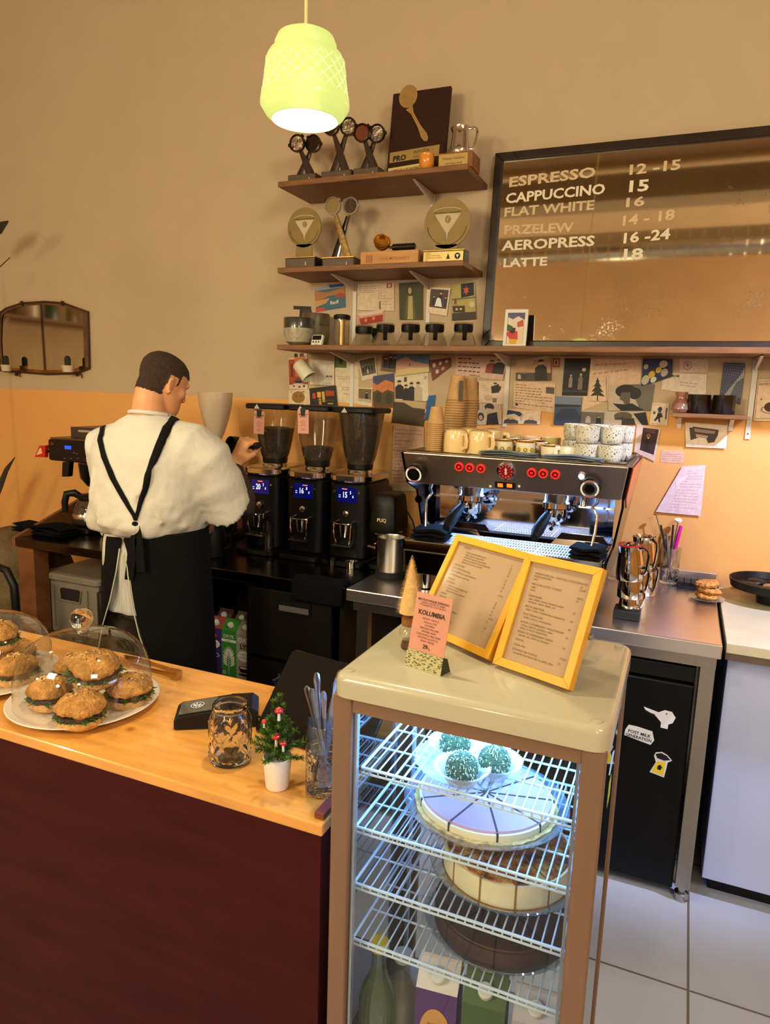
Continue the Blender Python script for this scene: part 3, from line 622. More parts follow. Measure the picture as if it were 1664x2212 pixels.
# pink coffee card in its paper stand
A, B = atZ(876, 1436, DZ), atZ(952, 1461, DZ)
ex = (B-A).normalized(); n0 = V((-ex.y, ex.x, 0)); cw = (B-A).length
pc = thing('coffee_card', 'small pink card announcing the coffee of the day in a green patterned stand', 'card', A)
ang = R(12); upv = n0*sin(ang)+V((0, 0, cos(ang))); nn = ex.cross(upv); pc.matrix_world = basis(A, ex, upv, nn)
P_ = atP(905, 1278, A, nn); ch = (P_-A).dot(upv)
pk = mat('pink_card', (206, 142, 122), .6, noise=.03)
g = G().box(0, cw, .0, ch, -.001, 0, pk); tk = ink((96, 52, 48)); tb = ink((50, 24, 26))
def ct(s_, v, h, m=tk, b_=0, sq=1): g.text(s_, M.Translation((cw/2, ch*v, .0006)), h, m, 'CENTER', squash=sq, bold=b_)
ct('MISTRZOWSKIE ESPRESSO', .90, .0052, tb, .01); ct('KAWA SPECIALTY DNIA', .865, .0042); ct('PYTAJ BARISTĘ O SZCZEGÓŁY', .835, .0038)
ct('KOLUMBIA', .72, .0105, tb, .03, 1.0)
for i, s_ in enumerate(('WYSPA: CAUCA', 'Odmiana: Pink', 'CATURRA', 'ŚREDNIO PALONE', 'WIŚNIA, RUM', 'CZEKOLADA MLECZNA', 'WYSOKA SŁODYCZ', 'BODY: PEŁNE')): ct(s_, .66-.042*i, .0044)
ct('29-,', .285, .009, tb, .03)
put('card', g, pc)
pat = mat('green_scale_pattern', (126, 128, 84), .6); nt = pat.node_tree; vo = nt.nodes.new('ShaderNodeTexVoronoi'); vo.inputs['Scale'].default_value = 240; tcn = nt.nodes.new('ShaderNodeTexCoord'); mp = nt.nodes.new('ShaderNodeMapping'); mp.inputs['Scale'].default_value = (.7, 1.3, 1); nt.links.new(tcn.outputs['Object'], mp.inputs[0]); nt.links.new(mp.outputs[0], vo.inputs['Vector'])
rp = nt.nodes.new('ShaderNodeValToRGB'); rp.color_ramp.elements[0].position = .2; rp.color_ramp.elements[1].position = .55; rp.color_ramp.elements[0].color = (*s2l((66, 74, 44)), 1); rp.color_ramp.elements[1].color = (*s2l((186, 176, 130)), 1)
nt.links.new(vo.outputs['Distance'], rp.inputs[0]); nt.links.new(rp.outputs[0], pat.node_tree.nodes['Principled BSDF'].inputs['Base Color'])
g = G().box(-.0005, cw+.0005, 0, ch*.235, .001, .002, pat)
g.prism([(-.0005, 0, .001), (-.0005, ch*.235, .001), (-.0005, ch*.22, -.012), (-.0005, 0, -.030)], (cw+.001, 0, 0), mat('dark_green_card', (50, 52, 40), .7))
put('paper_stand', g, pc)

# bottle brush tree with a glass bauble as its foot
q = atZ(878, 1404, DZ); bt = thing('bottle_brush_tree', 'cream bottle-brush Christmas tree on a glass bauble foot', 'ornament', (q.x, q.y+.012, DZ))
s = (q-V((0, 0, CAMH))).dot(fw)/FPX
put('cork_foot', G().lathe([(.0, 0), (17*s, 0), (18*s, 5*s), (14*s, 20*s), (.0, 20*s)], mat('dark_bark', (92, 62, 44), .9, noise=.4, nscale=90), 20), bt)
put('glass_bauble', G().ball((0, -.002, 36*s), 21*s, thin_glass('bauble_glass', (.9, .88, .8), 2.2, .03, .3, (.72, .66, .5), base=.06), 24), bt)
put('wood_collar', G().lathe([(16*s, 52*s), (18*s, 54*s), (18*s, 68*s), (12*s, 70*s)], mat('collar_brown', (140, 92, 52), .5, noise=.2), 20), bt)
bm_ = mat('cream_sisal_bristles', (226, 186, 124), .9, noise=.12, nscale=80)
g = G().tube([(0, 0, 66*s), (0, 0, 205*s)], 1.6*s, mat('twisted_wire', (120, 100, 70), .4, 1))
H0, H1 = 78*s, 206*s
g.lathe([(.5*s, H0-3*s), (24*s, H0+2*s), (21*s, H0+22*s), (3*s, H1-14*s), (0.01*s, H1)], bm_, 30, cap=False)
for i in range(2600):
    f = random.random()**1.25; z = H0+(H1-H0)*f; rr = (33*(1-f)**.8+1.5)*s*random.uniform(.88, 1.04); a = random.uniform(0, 2*pi)
    d = V((cos(a), sin(a), random.uniform(.0, .35))); p1 = V((0, 0, z))+d*rr*.45; p2 = V((0, 0, z))+d*rr; w_ = V((-sin(a), cos(a), 0))*.45*s
    g.add([p1-w_, p1+w_, p2], [(0, 1, 2)], bm_)
put('bristles', g, bt)
# ------------------------------------------------------------------ on the service counter
plm = mat('white_glazed_plate', (232, 214, 200), .2, coat=.4, noise=.02)
bun_m = mat('seeded_wholemeal_crust', (190, 136, 74), .85, noise=.55, nscale=34, bump=1, bscale=130, spec=.25)
bunb = mat('pale_bun_side', (214, 166, 104), .8, noise=.25, nscale=70, bump=.5, bscale=140)
seed_m = mat('sesame_flax_seed', (226, 190, 128), .7); seed_d = mat('dark_flax_seed', (92, 52, 26), .6)
leafm = mat('rocket_leaf_green', (56, 88, 28), .55, noise=.4, nscale=60); fill = mat('dark_filling', (58, 40, 28), .7, noise=.4, nscale=70); hum = mat('pale_spread', (222, 186, 140), .7, noise=.1)
def sandwich(lab, loc, r, rz, rot=None, group=None, seed=0):
    rnd = random.Random(seed)
    t = thing('sandwich_bun', lab, 'sandwich', loc, rz, group, rot)
    w1 = lambda tt, k: 1+.025*sin(3*tt+seed)+.02*sin(7*tt+k+seed)+.008*sin(17*tt+2*k)
    b = G().lathe([(.001, .0), (r*.80, .0), (r*.95, .006), (r, .014), (r*.97, .021), (.001, .022)], bunb, 40, wob=w1); put('bottom_bun', b, t)
    f = G().lathe([(.001, .021), (r*.97, .021), (r*1.0, .025), (r*.96, .030), (.001, .030)], fill, 40, wob=lambda tt, k: 1+.04*sin(9*tt+seed)+.03*sin(21*tt)); put('filling', f, t)
    lf = G()
    for i in range(70):
        a = rnd.uniform(0, 2*pi); q = r*rnd.uniform(.90, 1.06); z = rnd.uniform(.022, .030); c = V((q*cos(a), q*sin(a), z)); d = V((cos(a+rnd.uniform(-1.2, 1.2)), sin(a+rnd.uniform(-1.2, 1.2)), rnd.uniform(-.5, .15))); n = V((0, 0, 1)).cross(d).normalized()*rnd.uniform(.0025, .005); L = rnd.uniform(.010, .022)
        lf.add([c-d*L*.4, c-n, c+d*L*.6+V((0, 0, -.001)), c+n], [(0, 1, 2, 3)], leafm, True)
    put('salad_leaves', lf, t)
    tb_ = G().lathe([(.001, .029), (r*.93, .029), (r*1.01, .035), (r*1.0, .042), (r*.88, .052), (r*.62, .061), (r*.3, .066), (.001, .067)], bun_m, 44, wob=w1, cap=False)
    for i in range(210):
        a = rnd.uniform(0, 2*pi); u = sqrt(rnd.uniform(0, 1)); q = r*.97*u; z = .067-.030*u**2.6; c = V((q*cos(a), q*sin(a), z+.0006))
        tb_.cbox(c, (.0028, .0014, .0011), seed_m if rnd.random() < .6 else seed_d, (rnd.uniform(-.3, .3), R(50)*u, a+rnd.random()*3))
    o = put('top_bun', tb_, t, auto=0)
    if 'crust_lumps' not in bpy.data.textures: tx = bpy.data.textures.new('crust_lumps', 'CLOUDS'); tx.noise_scale = .018; tx.noise_depth = 3
    o.modifiers.new('s', 'SUBSURF').render_levels = 1; md = o.modifiers.new('lumps', 'DISPLACE'); md.texture = bpy.data.textures['crust_lumps']; md.strength = .012; md.mid_level = .5; md.texture_coords = 'GLOBAL'
    return t
dome_glass = thin_glass('cake_dome_glass', (.965, .965, .965), 2.0, .015, base=.015)
def plate(lab, x, y, r, name='round_plate'):
    g = G().lathe([(.001, .002), (r*.55, .002), (r*.62, .0045), (r*.97, .014), (r, .0165), (r*.985, .018), (r*.64, .0085), (r*.56, .006), (.001, .006)], plm, 64, cap=False)
    return one(name, g, lab, 'plate', loc=(x, y, CZ))
def dome(lab, x, y, z, r, h):
    t = thing('glass_dome', lab, 'glass cover', (x, y, z))
    prof = [(r*1.0, 0), (r*1.005, h*.02), (r*.995, h*.2), (r*.985, h*.42), (r*.93, h*.62), (r*.80, h*.79), (r*.58, h*.915), (r*.33, h*.98), (r*.14, h), (.001, h*1.003)]
    put('dome_shell', G().lathe(prof, dome_glass, 64, cap=False), t)
    put('rim', G().lathe([(r*.985, 0), (r*1.015, 0), (r*1.015, .003), (r*.985, .003), (r*.985, 0)], dome_glass, 64, cap=False), t)
    k = G().lathe([(.014, h*.995), (.011, h+.004), (.0115, h+.008), (.020, h+.015), (.0245, h+.027), (.0245, h+.033), (.020, h+.044), (.011, h+.050), (.001, h+.0515)], glassR, 32)
    put('knob', k, t); return t
pA = atZ(183, 1506, CZ+.014)
R1 = .5*(atZ(353, 1492, CZ+.016)-atZ(12, 1536, CZ+.016)).length
print('plate', pA, R1)
PX1, PY1 = pA.x, pA.y
plate('white plate under the near glass dome', PX1, PY1, R1)
zt = CZ+.0085
def sw(px, py, zz_, r, lab, seed, rot=None, rz=0):
    q = atZ(px, py, zz_+.035); return sandwich(lab, (q.x, q.y, zz_), r, rz, rot, seed=seed)
sw(175, 1528, zt, .050, 'seeded bun sandwich at the front of the near plate', 3, (0, 0, 2.2))
sw(108, 1492, zt, .046, 'seeded bun sandwich at the left of the near plate', 5, (0, 0, .4))
sw(278, 1486, zt, .050, 'seeded bun sandwich at the right of the near plate', 8, (0, 0, 1.0))
sw(165, 1440, zt, .048, 'seeded bun sandwich at the back of the near plate, behind the topmost one', 12, (0, 0, 5))
sw(205, 1437, zt+.060, .052, 'topmost seeded bun sandwich balanced on the pile of the near plate', 15, (R(8), R(-7), 1.5))
DR = .5*(atZ(334, 1480, CZ+.02)-atZ(30, 1490, CZ+.02)).length
print('dome r', DR)
kq = atY(183, 1365, PY1); dome('near clear glass dome with ball knob over five sandwiches', PX1, PY1, CZ+.0105, min(DR, R1*.9), kq.z-CZ-.0105)
# the second plate, further left
q = atZ(-18, 1455, CZ+.012); RX, RY = q.x, q.y
plate('white plate cut by the left edge, under the far glass dome', RX, RY, .155)
for i, (dx, dy, zz_, lab) in enumerate(((.085, .0, zt, 'seeded bun sandwich nearest the near dome on the left plate'), (-.005, -.065, zt, 'seeded bun sandwich at the front edge of the left plate'), (-.005, .07, zt, 'seeded bun sandwich at the back of the left plate'), (.02, .005, zt+.068, 'seeded bun sandwich on top of the pile on the left plate'))):
    sandwich(lab, (RX+dx, RY+dy, zz_), .047, i*1.3, seed=30+i)
kq = atY(30, 1335, RY); dome('far glass dome at the left edge over more sandwiches', RX, RY, CZ+.0105, .135, .150)

# tongs
qa, qb = atZ(380, 1456, CZ+.012), atZ(262, 1424, CZ+.01)
tg = thing('serving_tongs', 'metal serving tongs lying behind the near dome', 'tongs', qa); ex = (qb-qa).normalized(); tg.rotation_euler = (0, 0, atan2(ex.y, ex.x)); L = (qb-qa).length
tm = mat('worn_steel_tongs', (190, 165, 130), .2, 1, noise=.1)
put('spring_bow', G().prism([(x, y, -.009) for x, y in ((-.012, -.010), (-.016, 0), (-.012, .010), (.004, .012), (.004, .010), (-.010, .008), (-.013, 0), (-.010, -.008), (.004, -.010), (.004, -.012))], (0, 0, .018), tm), tg)
for s_ in (-1, 1):
    put('arm', G().loft([[V((x, s_*y-s_*.0008, -hh)), V((x, s_*y+s_*.0008, -hh)), V((x, s_*y+s_*.0008, hh)), V((x, s_*y-s_*.0008, hh))] for x, y, hh in ((0, .011, .008), (.03, .012, .006), (.09, .016, .0055), (.14, .017, .008), (.185, .006, .009))], tm, smooth=False), tg)

# card terminal
qa, qb, qc = atZ(392, 1560, CZ+.025), atZ(385, 1538, CZ+.03), atZ(520, 1500, CZ+.03)
q = atZ(445, 1545, CZ+.02); pt = thing('card_terminal', 'black card payment terminal lying behind the glass jar', 'card terminal', (q.x+.012, q.y+.022, CZ), R(32))
g = G(); prof = [(-.085, .002), (-.085, .022), (-.075, .030), (.03, .044), (.075, .046), (.088, .036), (.088, .002)]
g.loft([[V((x, s_*.038*(1 if abs(s_) < 1.1 else 1), z)) for x, z in prof] for s_ in (-1, -.96, .96, 1)], black, smooth=False)
put('terminal_body', g, pt, bevel=.005)
g = G().prism([(-.076, -.030, .0305), (.0, -.030, .0405), (.0, .030, .0405), (-.076, .030, .0305)], (0, 0, .0015), mat('satin_grey_panel', (74, 68, 64), .25, coat=.5))
for i in range(7): a = R(i*51); g.tube([V((-.04, 0, .0375))+V((cos(a)*.003, sin(a)*.003, 0)), V((-.04, 0, .0378))+V((cos(a)*.010, sin(a)*.010, 0))], .0011, wst, 5)
g.lathe([(.0128, 0), (.0142, 0)], wst, 30, (-.04, 0, .0385), (0, R(-7.5), 0), cap=False)
put('top_panel', g, pt)
put('printer_slot', G().box(.03, .07, -.03, .03, .0455, .048, blackm), pt)
cbl = G().tube([(.088, -.01, .012), (.11, -.03, .006), (.13, -.05, .004), (.15, -.05, .003)], .0022, rubber); put('cable', cbl, pt)

# embossed storage jar
q0 = atZ(472, 1662, CZ); jx, jy = q0.x, q0.y+.038
s = ((V((jx, jy, CZ))-V((0, 0, CAMH))).dot(fw))/FPX
jar = thing('embossed_glass_jar', 'empty embossed clear glass jar on the pine counter', 'jar', (jx, jy, CZ))
jr = 47*s; jh = (atY(470, 1512, jy).z-CZ)
print('jar', jx, jy, jr, jh)
jm = mat('pressed_jar_glass', (252, 252, 250), .03, trans=1, ior=1.42)
nt = jm.node_tree; b = nt.nodes['Principled BSDF']; tc = nt.nodes.new('ShaderNodeTexCoord'); vo = nt.nodes.new('ShaderNodeTexVoronoi'); vo.inputs['Scale'].default_value = 34; vo.feature = 'DISTANCE_TO_EDGE'
mp = nt.nodes.new('ShaderNodeMapping'); mp.inputs['Scale'].default_value = (1, 1, .7); nt.links.new(tc.outputs['Object'], mp.inputs[0]); nt.links.new(mp.outputs[0], vo.inputs['Vector'])
bp = nt.nodes.new('ShaderNodeBump'); bp.inputs['Strength'].default_value = .15; bp.inputs['Distance'].default_value = .003; nt.links.new(vo.outputs['Distance'], bp.inputs['Height']); nt.links.new(bp.outputs[0], b.inputs['Normal'])
def facet(tt, k): return 1+(.075*(max(abs(sin(3.5*tt+k*.21)), abs(sin(3.5*tt-k*.21)))**6-.5) if 3 < k < 28 else 0)
outp = [(jr*.72, .0), (jr*.91, .004)]+[(jr*.95, .012+(jh*.72-.012)*i/24) for i in range(25)]+[(jr*.90, jh*.79), (jr*.80, jh*.86), (jr*.76, jh*.90)]
inp = [(jr*.68, jh*.90), (jr*.72, jh*.86), (jr*.83, jh*.78), (jr*.87, jh*.66), (jr*.87, jh*.4), (jr*.86, jh*.12), (jr*.76, .012), (.001, .010)]
put('jar_body', G().lathe([(.001, .003)]+outp+inp, jm, 112, wob=facet, cap=False), jar)
put('jar_rim', G().lathe([(jr*.66, jh*.895), (jr*.79, jh*.895), (jr*.815, jh*.93), (jr*.80, jh*.985), (jr*.76, jh), (jr*.69, jh*.99), (jr*.66, jh*.95), (jr*.66, jh*.895)], glassR, 48, cap=False), jar)

# little artificial fir in a white pot with toadstools
q0 = atZ(585, 1712, CZ); px_, py_ = q0.x, q0.y+.022; s = ((V((px_, py_, CZ))-V((0, 0, CAMH))).dot(fw))/FPX
ft = thing('potted_fir', 'tiny artificial fir tree with red toadstools in a white pot', 'plant', (px_, py_, CZ))
ph = 70*s*1.02
put('pot', G().lathe([(.001, .001), (24*s, .001), (25*s, .003), (31*s, ph), (29.5*s, ph+.0005), (28*s, ph*.86), (.001, ph*.85)], mat('white_plant_pot', (236, 228, 222), .35, noise=.02), 32), ft)
put('trunk', G().tube([(0, 0, ph*.8), (0, 0, ph+110*s)], 2.5*s, mat('twig_brown', (84, 54, 34), .8, noise=.3)), ft)
nm = mat('fir_needle_green', (62, 92, 34), .6, noise=.4, nscale=90); nm2 = mat('fir_needle_light', (110, 140, 52), .6, noise=.3, nscale=90)
g = G(); rnd = random.Random(4)
def sprig(p, d, L, nn_):
    for i in range(nn_):
        f = rnd.random(); c = p+d*L*f; a = rnd.uniform(0, 2*pi); u = d.orthogonal().normalized(); v = d.cross(u); o = (u*cos(a)+v*sin(a))*.75+d*.75; ln = 16*s*rnd.uniform(.8, 1.2)*(1-.3*f); w_ = o.cross(V((0, 0, 1))).normalized()*1.3*s
        g.add([c-w_, c+w_, c+o*ln], [(0, 1, 2)], nm2 if rnd.random() < .35 else nm)
for i in range(34):
    a = i*2.4; f = i/34; z = ph*.95+f*78*s; L = (64-42*f)*s
    d = V((cos(a), sin(a), .25+.5*f)).normalized(); g.tube([V((0, 0, z)), V((0, 0, z))+d*L], .8*s, nm, 4); sprig(V((0, 0, z)), d, L, 130)
for k, (dx, L) in enumerate(((0.12, 60), (-.15, 46), (.35, 40))): sprig(V((0, 0, ph+80*s)), V((dx, -.1, 1)).normalized(), L*s, 260)
put('branches', g, ft)
def mush(px, py, r, lab):
    c = atY(px, py, py_-.018)-V((px_, py_, CZ)); t = G().lathe([(.0, -2.2*r), (.35*r, -2.2*r), (.3*r, -.2*r)], white, 12, c); t.lathe([(r, -.15*r), (r*.96, .2*r), (r*.7, .62*r), (r*.3, .85*r), (.0, .88*r)], mat('toadstool_red', (190, 22, 28), .2, coat=.6), 20, c)
    for i in range(7): a = i*2.4; u = .2+.11*i; t.ball(c+V((cos(a)*r*u, sin(a)*r*u-.0005, r*(.86-.75*u*u))), r*.11, white, 8)
    put('toadstool', t, ft)
mush(603, 1536, 9.5*s, ''); mush(597, 1592, 10*s, ''); mush(612, 1606, 8*s, ''); mush(571, 1559, 6*s, '')

# cut-glass tumbler with cutlery
q0 = atZ(680, 1726, CZ); tx, ty = q0.x, q0.y+.030; s = ((V((tx, ty, CZ))-V((0, 0, CAMH))).dot(fw))/FPX
tx = min(tx, CX1-.042); th = atY(680, 1548, ty).z-CZ-.004; tr = 38*s
cgm = mat('cut_crystal', (250, 252, 255), .01, trans=1, ior=1.45)
nt = cgm.node_tree; b = nt.nodes['Principled BSDF']; tc = nt.nodes.new('ShaderNodeTexCoord'); vo = nt.nodes.new('ShaderNodeTexVoronoi'); vo.inputs['Scale'].default_value = 75; vo.inputs['Randomness'].default_value = .35
nt.links.new(tc.outputs['Object'], vo.inputs['Vector']); bp = nt.nodes.new('ShaderNodeBump'); bp.inputs['Strength'].default_value = .8; bp.inputs['Distance'].default_value = .004; nt.links.new(vo.outputs['Distance'], bp.inputs['Height']); nt.links.new(bp.outputs[0], b.inputs['Normal'])
tum = thing('cut_glass_tumbler', 'tall cut crystal tumbler holding cutlery beside the fridge', 'glass', (tx, ty, CZ))
put('cut_base', G().lathe([(.001, .001), (tr*.92, .001), (tr, .006), (tr, th*.62), (tr*.93, th*.62), (tr*.92, .014), (.001, .012)], cgm, 48, cap=False), tum)
put('plain_rim', G().lathe([(tr, th*.62), (tr*1.005, th-.002), (tr*.97, th), (tr*.94, th-.002), (tr*.93, th*.62)], thin_glass('tumbler_rim_glass', (.93, .96, .98), 2.0, .02, base=.03), 48, cap=False), tum)
cut = mat('polished_cutlery', (200, 200, 205), .12, 1, noise=.05)
def cutlery(name, lab, a, lean, L, kind, dz=.012):
    t = thing(name, lab, kind, (tx, ty, CZ+dz)); b0 = V((cos(a+2.6)*tr*.45, sin(a+2.6)*tr*.45, 0)); b1 = V((cos(a)*tr*.62, sin(a)*tr*.62, th)); d = (b1-b0).normalized()
    t.matrix_world = basis(t.location+b0, d.orthogonal(), d.cross(d.orthogonal()), d)
    pts = [(0, 0, L*f) for f in (0, .04, .1, .16, .22, .6, .82, .93, .98, 1)]
    wd = {'spoon': [.003, .009, .013, .010, .003, .0025, .0045, .006, .005, .002], 'fork': [.008, .009, .010, .008, .003, .0025, .0045, .006, .005, .002], 'knife': [.002, .006, .008, .008, .0075, .006, .006, .007, .006, .003]}[kind]
    rings = [[V((sx*w_, sy*.0009+(.002 if kind == 'spoon' and k in (1, 2) else 0), p[2])) for sx, sy in ((-1, -1), (0, -1.4), (1, -1), (1, 1), (0, 1.4), (-1, 1))] for k, (p, w_) in enumerate(zip(pts, wd))]
    put('utensil_body', G().loft(rings, cut), t); return t
for i, (n_, k_, a, L) in enumerate((('table_spoon', 'spoon', 3.6, .19), ('table_spoon', 'spoon', 4.5, .195), ('table_fork', 'fork', 2.6, .20), ('table_fork', 'fork', 5.2, .19), ('table_knife', 'knife', 1.2, .205), ('table_spoon', 'spoon', .6, .185), ('table_knife', 'knife', 6.0, .21))):
    o = cutlery(n_, 'polished metal %s standing in the cut crystal tumbler' % k_, a, 0, L, k_, .013+.002*i); o['group'] = '%ss in the crystal tumbler' % ('knive' if k_ == 'knife' else k_)
# folded blue-white napkins behind the cutlery
one('paper_napkin', G().prism([(-.012, 0, 0), (.012, 0, 0), (.010, .002, .21), (-.008, .002, .205)], (0, .004, 0), mat('pale_napkin', (214, 222, 232), .8)), 'pale folded napkin standing behind the cutlery by the fridge', 'napkin', loc=(-.520, ty+.055, CZ+.001))

# tablet till seen from behind: black leaning screen on its stand
T4 = [atZ(560, 1585, CZ+.004), atZ(716, 1640, CZ+.004)]
tab = thing('tablet_till', 'black tablet till leaning on its stand between jar and fridge', 'tablet', T4[0]); ex = (T4[1]-T4[0]); wT = min(.27, ex.length); ex.normalize(); n0 = V((-ex.y, ex.x, 0)); ang = R(38)
A_ = V((-.772, 1.165, CZ+.004)); B_ = V((-.505, 1.125, CZ+.004)); ex = (B_-A_).normalized(); wT = (B_-A_).length; n0 = V((-ex.y, ex.x, 0)); ang = R(42)
upv = (n0*sin(ang)+V((0, 0, cos(ang)))).normalized(); tab.matrix_world = basis(A_, ex, upv, ex.cross(upv))
put('screen', G().rbox(0, wT, 0, .19, -.009, 0, mat('black_gloss_screen', (9, 9, 11), .12, coat=.3), .012, 5), tab, auto=30)
put('stand_foot', G().prism([(wT*.3, .03, -.009), (wT*.7, .03, -.009), (wT*.7, .115, -.009), (wT*.3, .115, -.009)], (0, -.062, -.055), black), tab)
# cash drawer shelf with blue-lit tray behind the counter
tr_ = thing('utility_tray', 'dark plastic tray with tongs behind the counter, lit blue by the fridge', 'tray', (-.62, 1.72, .62))
c = atY(640, 1455, 1.72); tr_.location = (c.x+.10, 1.72, c.z-.03)
tdm = mat('dark_navy_plastic', (16, 17, 26), .25, noise=.1)
put('tray_body', G().rbox(-.12, .16, -.10, .10, -.012, 0, tdm, .02).rbox(-.12, .16, -.10, -.092, 0, .012, tdm, .003).rbox(-.12, -.112, -.10, .10, 0, .045, tdm, .003).rbox(-.12, .02, .092, .10, 0, .05, tdm, .003), tr_, auto=30)
put('stand_leg', G().box(-.01, .03, -.02, .02, -c.z+.03, -.012, black).rbox(-.12, .12, -.1, .1, -c.z+.03, -c.z+.05, black, .02), tr_, auto=30)
# ------------------------------------------------------------------ wall shelves
SX0, SX1, SY = -1.692, -.857, 2.735
alb = mat('white_painted_bracket', (222, 212, 205), .4, noise=.03)
def shelf(name, lab, x0, x1, y0, z0, z1, brs, bh=.16):
    t = thing(name, lab, 'shelf', ((x0+x1)/2, WY, z0))
    wpart('board', t, G().box(x0, x1, y0, WY-.001, z0, z1, wood), bevel=.0025)
    for bx in brs:
        g = G().box(bx-.009, bx+.009, WY-.006, WY-.001, z0-bh, z0-.001, alb)
        g.prism([(bx-.005, y0+.045, z0-.004), (bx-.005, y0+.05, z0-.001), (bx-.005, WY-.005, z0-.001), (bx-.005, WY-.005, z0-.045)], (.010, 0, 0), alb)
        for zz_ in (.03, bh-.02): g.lathe([(.004, 0), (.003, .002)], steel, 10, (bx, WY-.006, z0-zz_), (R(90), 0, 0))
        wpart('bracket', t, g)
    return t
Z1, Z2, Z3 = 2.457+.022, 2.108+.022, 1.807
s1 = atY(905, 400, WY-.05)
shelf('wall_shelf', 'top oak wall shelf of trophies', SX0, SX1, SY, Z1-.022, Z1, (atY(937, 425, WY).x,))
shelf('wall_shelf', 'middle oak wall shelf of trophies', SX0, SX1, SY, Z2-.022, Z2, (atY(768, 620, WY).x, atY(928, 615, WY).x), .30)
shelf('wall_shelf', 'long oak wall shelf carrying the menu mirror', SX0, .62, SY, Z3-.022, Z3, (atY(762, 790, WY).x, atY(1098, 800, WY).x, atY(1632, 800, WY).x), .30)
g = Z1

# ---- menu mirror: old glass in a thick dark frame leaning on the long shelf
mb = atY(1040, 748, 2.94); mt_ = atY(1068, 330, 2.992)
w_ = atY(1657+16, 735, 2.94).x-mb.x
mm = thing('menu_mirror', 'large old mirror in a dark frame, painted with white coffee prices', 'menu board', (mb.x, 2.940, Z3))
hM = (mt_.z-Z3)/cos(R(4)); mm.rotation_euler = (R(-4), 0, 0)
dk = mat('dark_stained_frame', (40, 24, 20), .35, noise=.3, nscale=20)
b = .036
wM = w_+.10
g = G()
for P4 in ([(0, 0), (wM, 0), (wM-b, b), (b, b)], [(wM, 0), (wM, hM), (wM-b, hM-b), (wM-b, b)], [(wM, hM), (0, hM), (b, hM-b), (wM-b, hM-b)], [(0, hM), (0, 0), (b, b), (b, hM-b)]):
    g.prism([(x, 0, z) for x, z in P4], (0, .026, 0), dk)
    cx = sum(p[0] for p in P4)/4; cz = sum(p[1] for p in P4)/4
    g.prism([(x+(cx-x)*.12, -.006, z+(cz-z)*.12) for x, z in P4], (0, .006, 0), dk)
put('frame', g, mm, bevel=.003)
def oldmirror():
    m = bpy.data.materials.new('foxed_mirror_glass'); m.use_nodes = True; nt = m.node_tree; b_ = nt.nodes['Principled BSDF']; MC['foxed_mirror_glass'] = m
    b_.inputs['Metallic'].default_value = 1; tc = nt.nodes.new('ShaderNodeTexCoord')
    n = nt.nodes.new('ShaderNodeTexNoise'); n.inputs['Scale'].default_value = 3.2; n.inputs['Detail'].default_value = 12; n.inputs['Roughness'].default_value = .72
    nt.links.new(tc.outputs['Object'], n.inputs['Vector']); rp = nt.nodes.new('ShaderNodeValToRGB'); e = rp.color_ramp.elements
    e[0].position = .56; e[0].color = (0, 0, 0, 1); e[1].position = .74; e[1].color = (1, 1, 1, 1); nt.links.new(n.outputs['Fac'], rp.inputs[0])
    n2 = nt.nodes.new('ShaderNodeTexNoise'); n2.inputs['Scale'].default_value = 130; n2.inputs['Detail'].default_value = 4; nt.links.new(tc.outputs['Object'], n2.inputs['Vector'])
    rp2 = nt.nodes.new('ShaderNodeValToRGB'); rp2.color_ramp.elements[0].position = .5; rp2.color_ramp.elements[1].position = .58; nt.links.new(n2.outputs['Fac'], rp2.inputs[0])
    ml = nt.nodes.new('ShaderNodeMath'); ml.operation = 'MULTIPLY'; nt.links.new(rp.outputs[0], ml.inputs[0]); nt.links.new(rp2.outputs[0], ml.inputs[1])
    mx = nt.nodes.new('ShaderNodeMix'); mx.data_type = 'RGBA'; nt.links.new(ml.outputs[0], mx.inputs['Factor']); mx.inputs['A'].default_value = (*s2l((238, 226, 205)), 1); mx.inputs['B'].default_value = (*s2l((96, 78, 52)), 1)
    nt.links.new(mx.outputs['Result'], b_.inputs['Base Color']); ad = nt.nodes.new('ShaderNodeMath'); ad.operation = 'MULTIPLY_ADD'; ad.inputs[1].default_value = .4; ad.inputs[2].default_value = .035; nt.links.new(ml.outputs[0], ad.inputs[0]); nt.links.new(ad.outputs[0], b_.inputs['Roughness'])
    return m
put('mirror_glass', G().box(b*.8, wM-b*.8, .008, .012, b*.8, hM-b*.8, oldmirror()), mm)
chalk = mat('chalky_white_paint', (236, 222, 200), .8, noise=.08, nscale=120); faint = mat('faded_white_paint', (214, 188, 150), .8, noise=.12, nscale=60)
mi = mm.matrix_basis if False else (M.Translation(V(mm.location)) @ Euler(mm.rotation_euler).to_matrix().to_4x4()); mn = mi.to_3x3() @ V((0, -1, 0)); mo = mi @ V((0, .0078, 0))
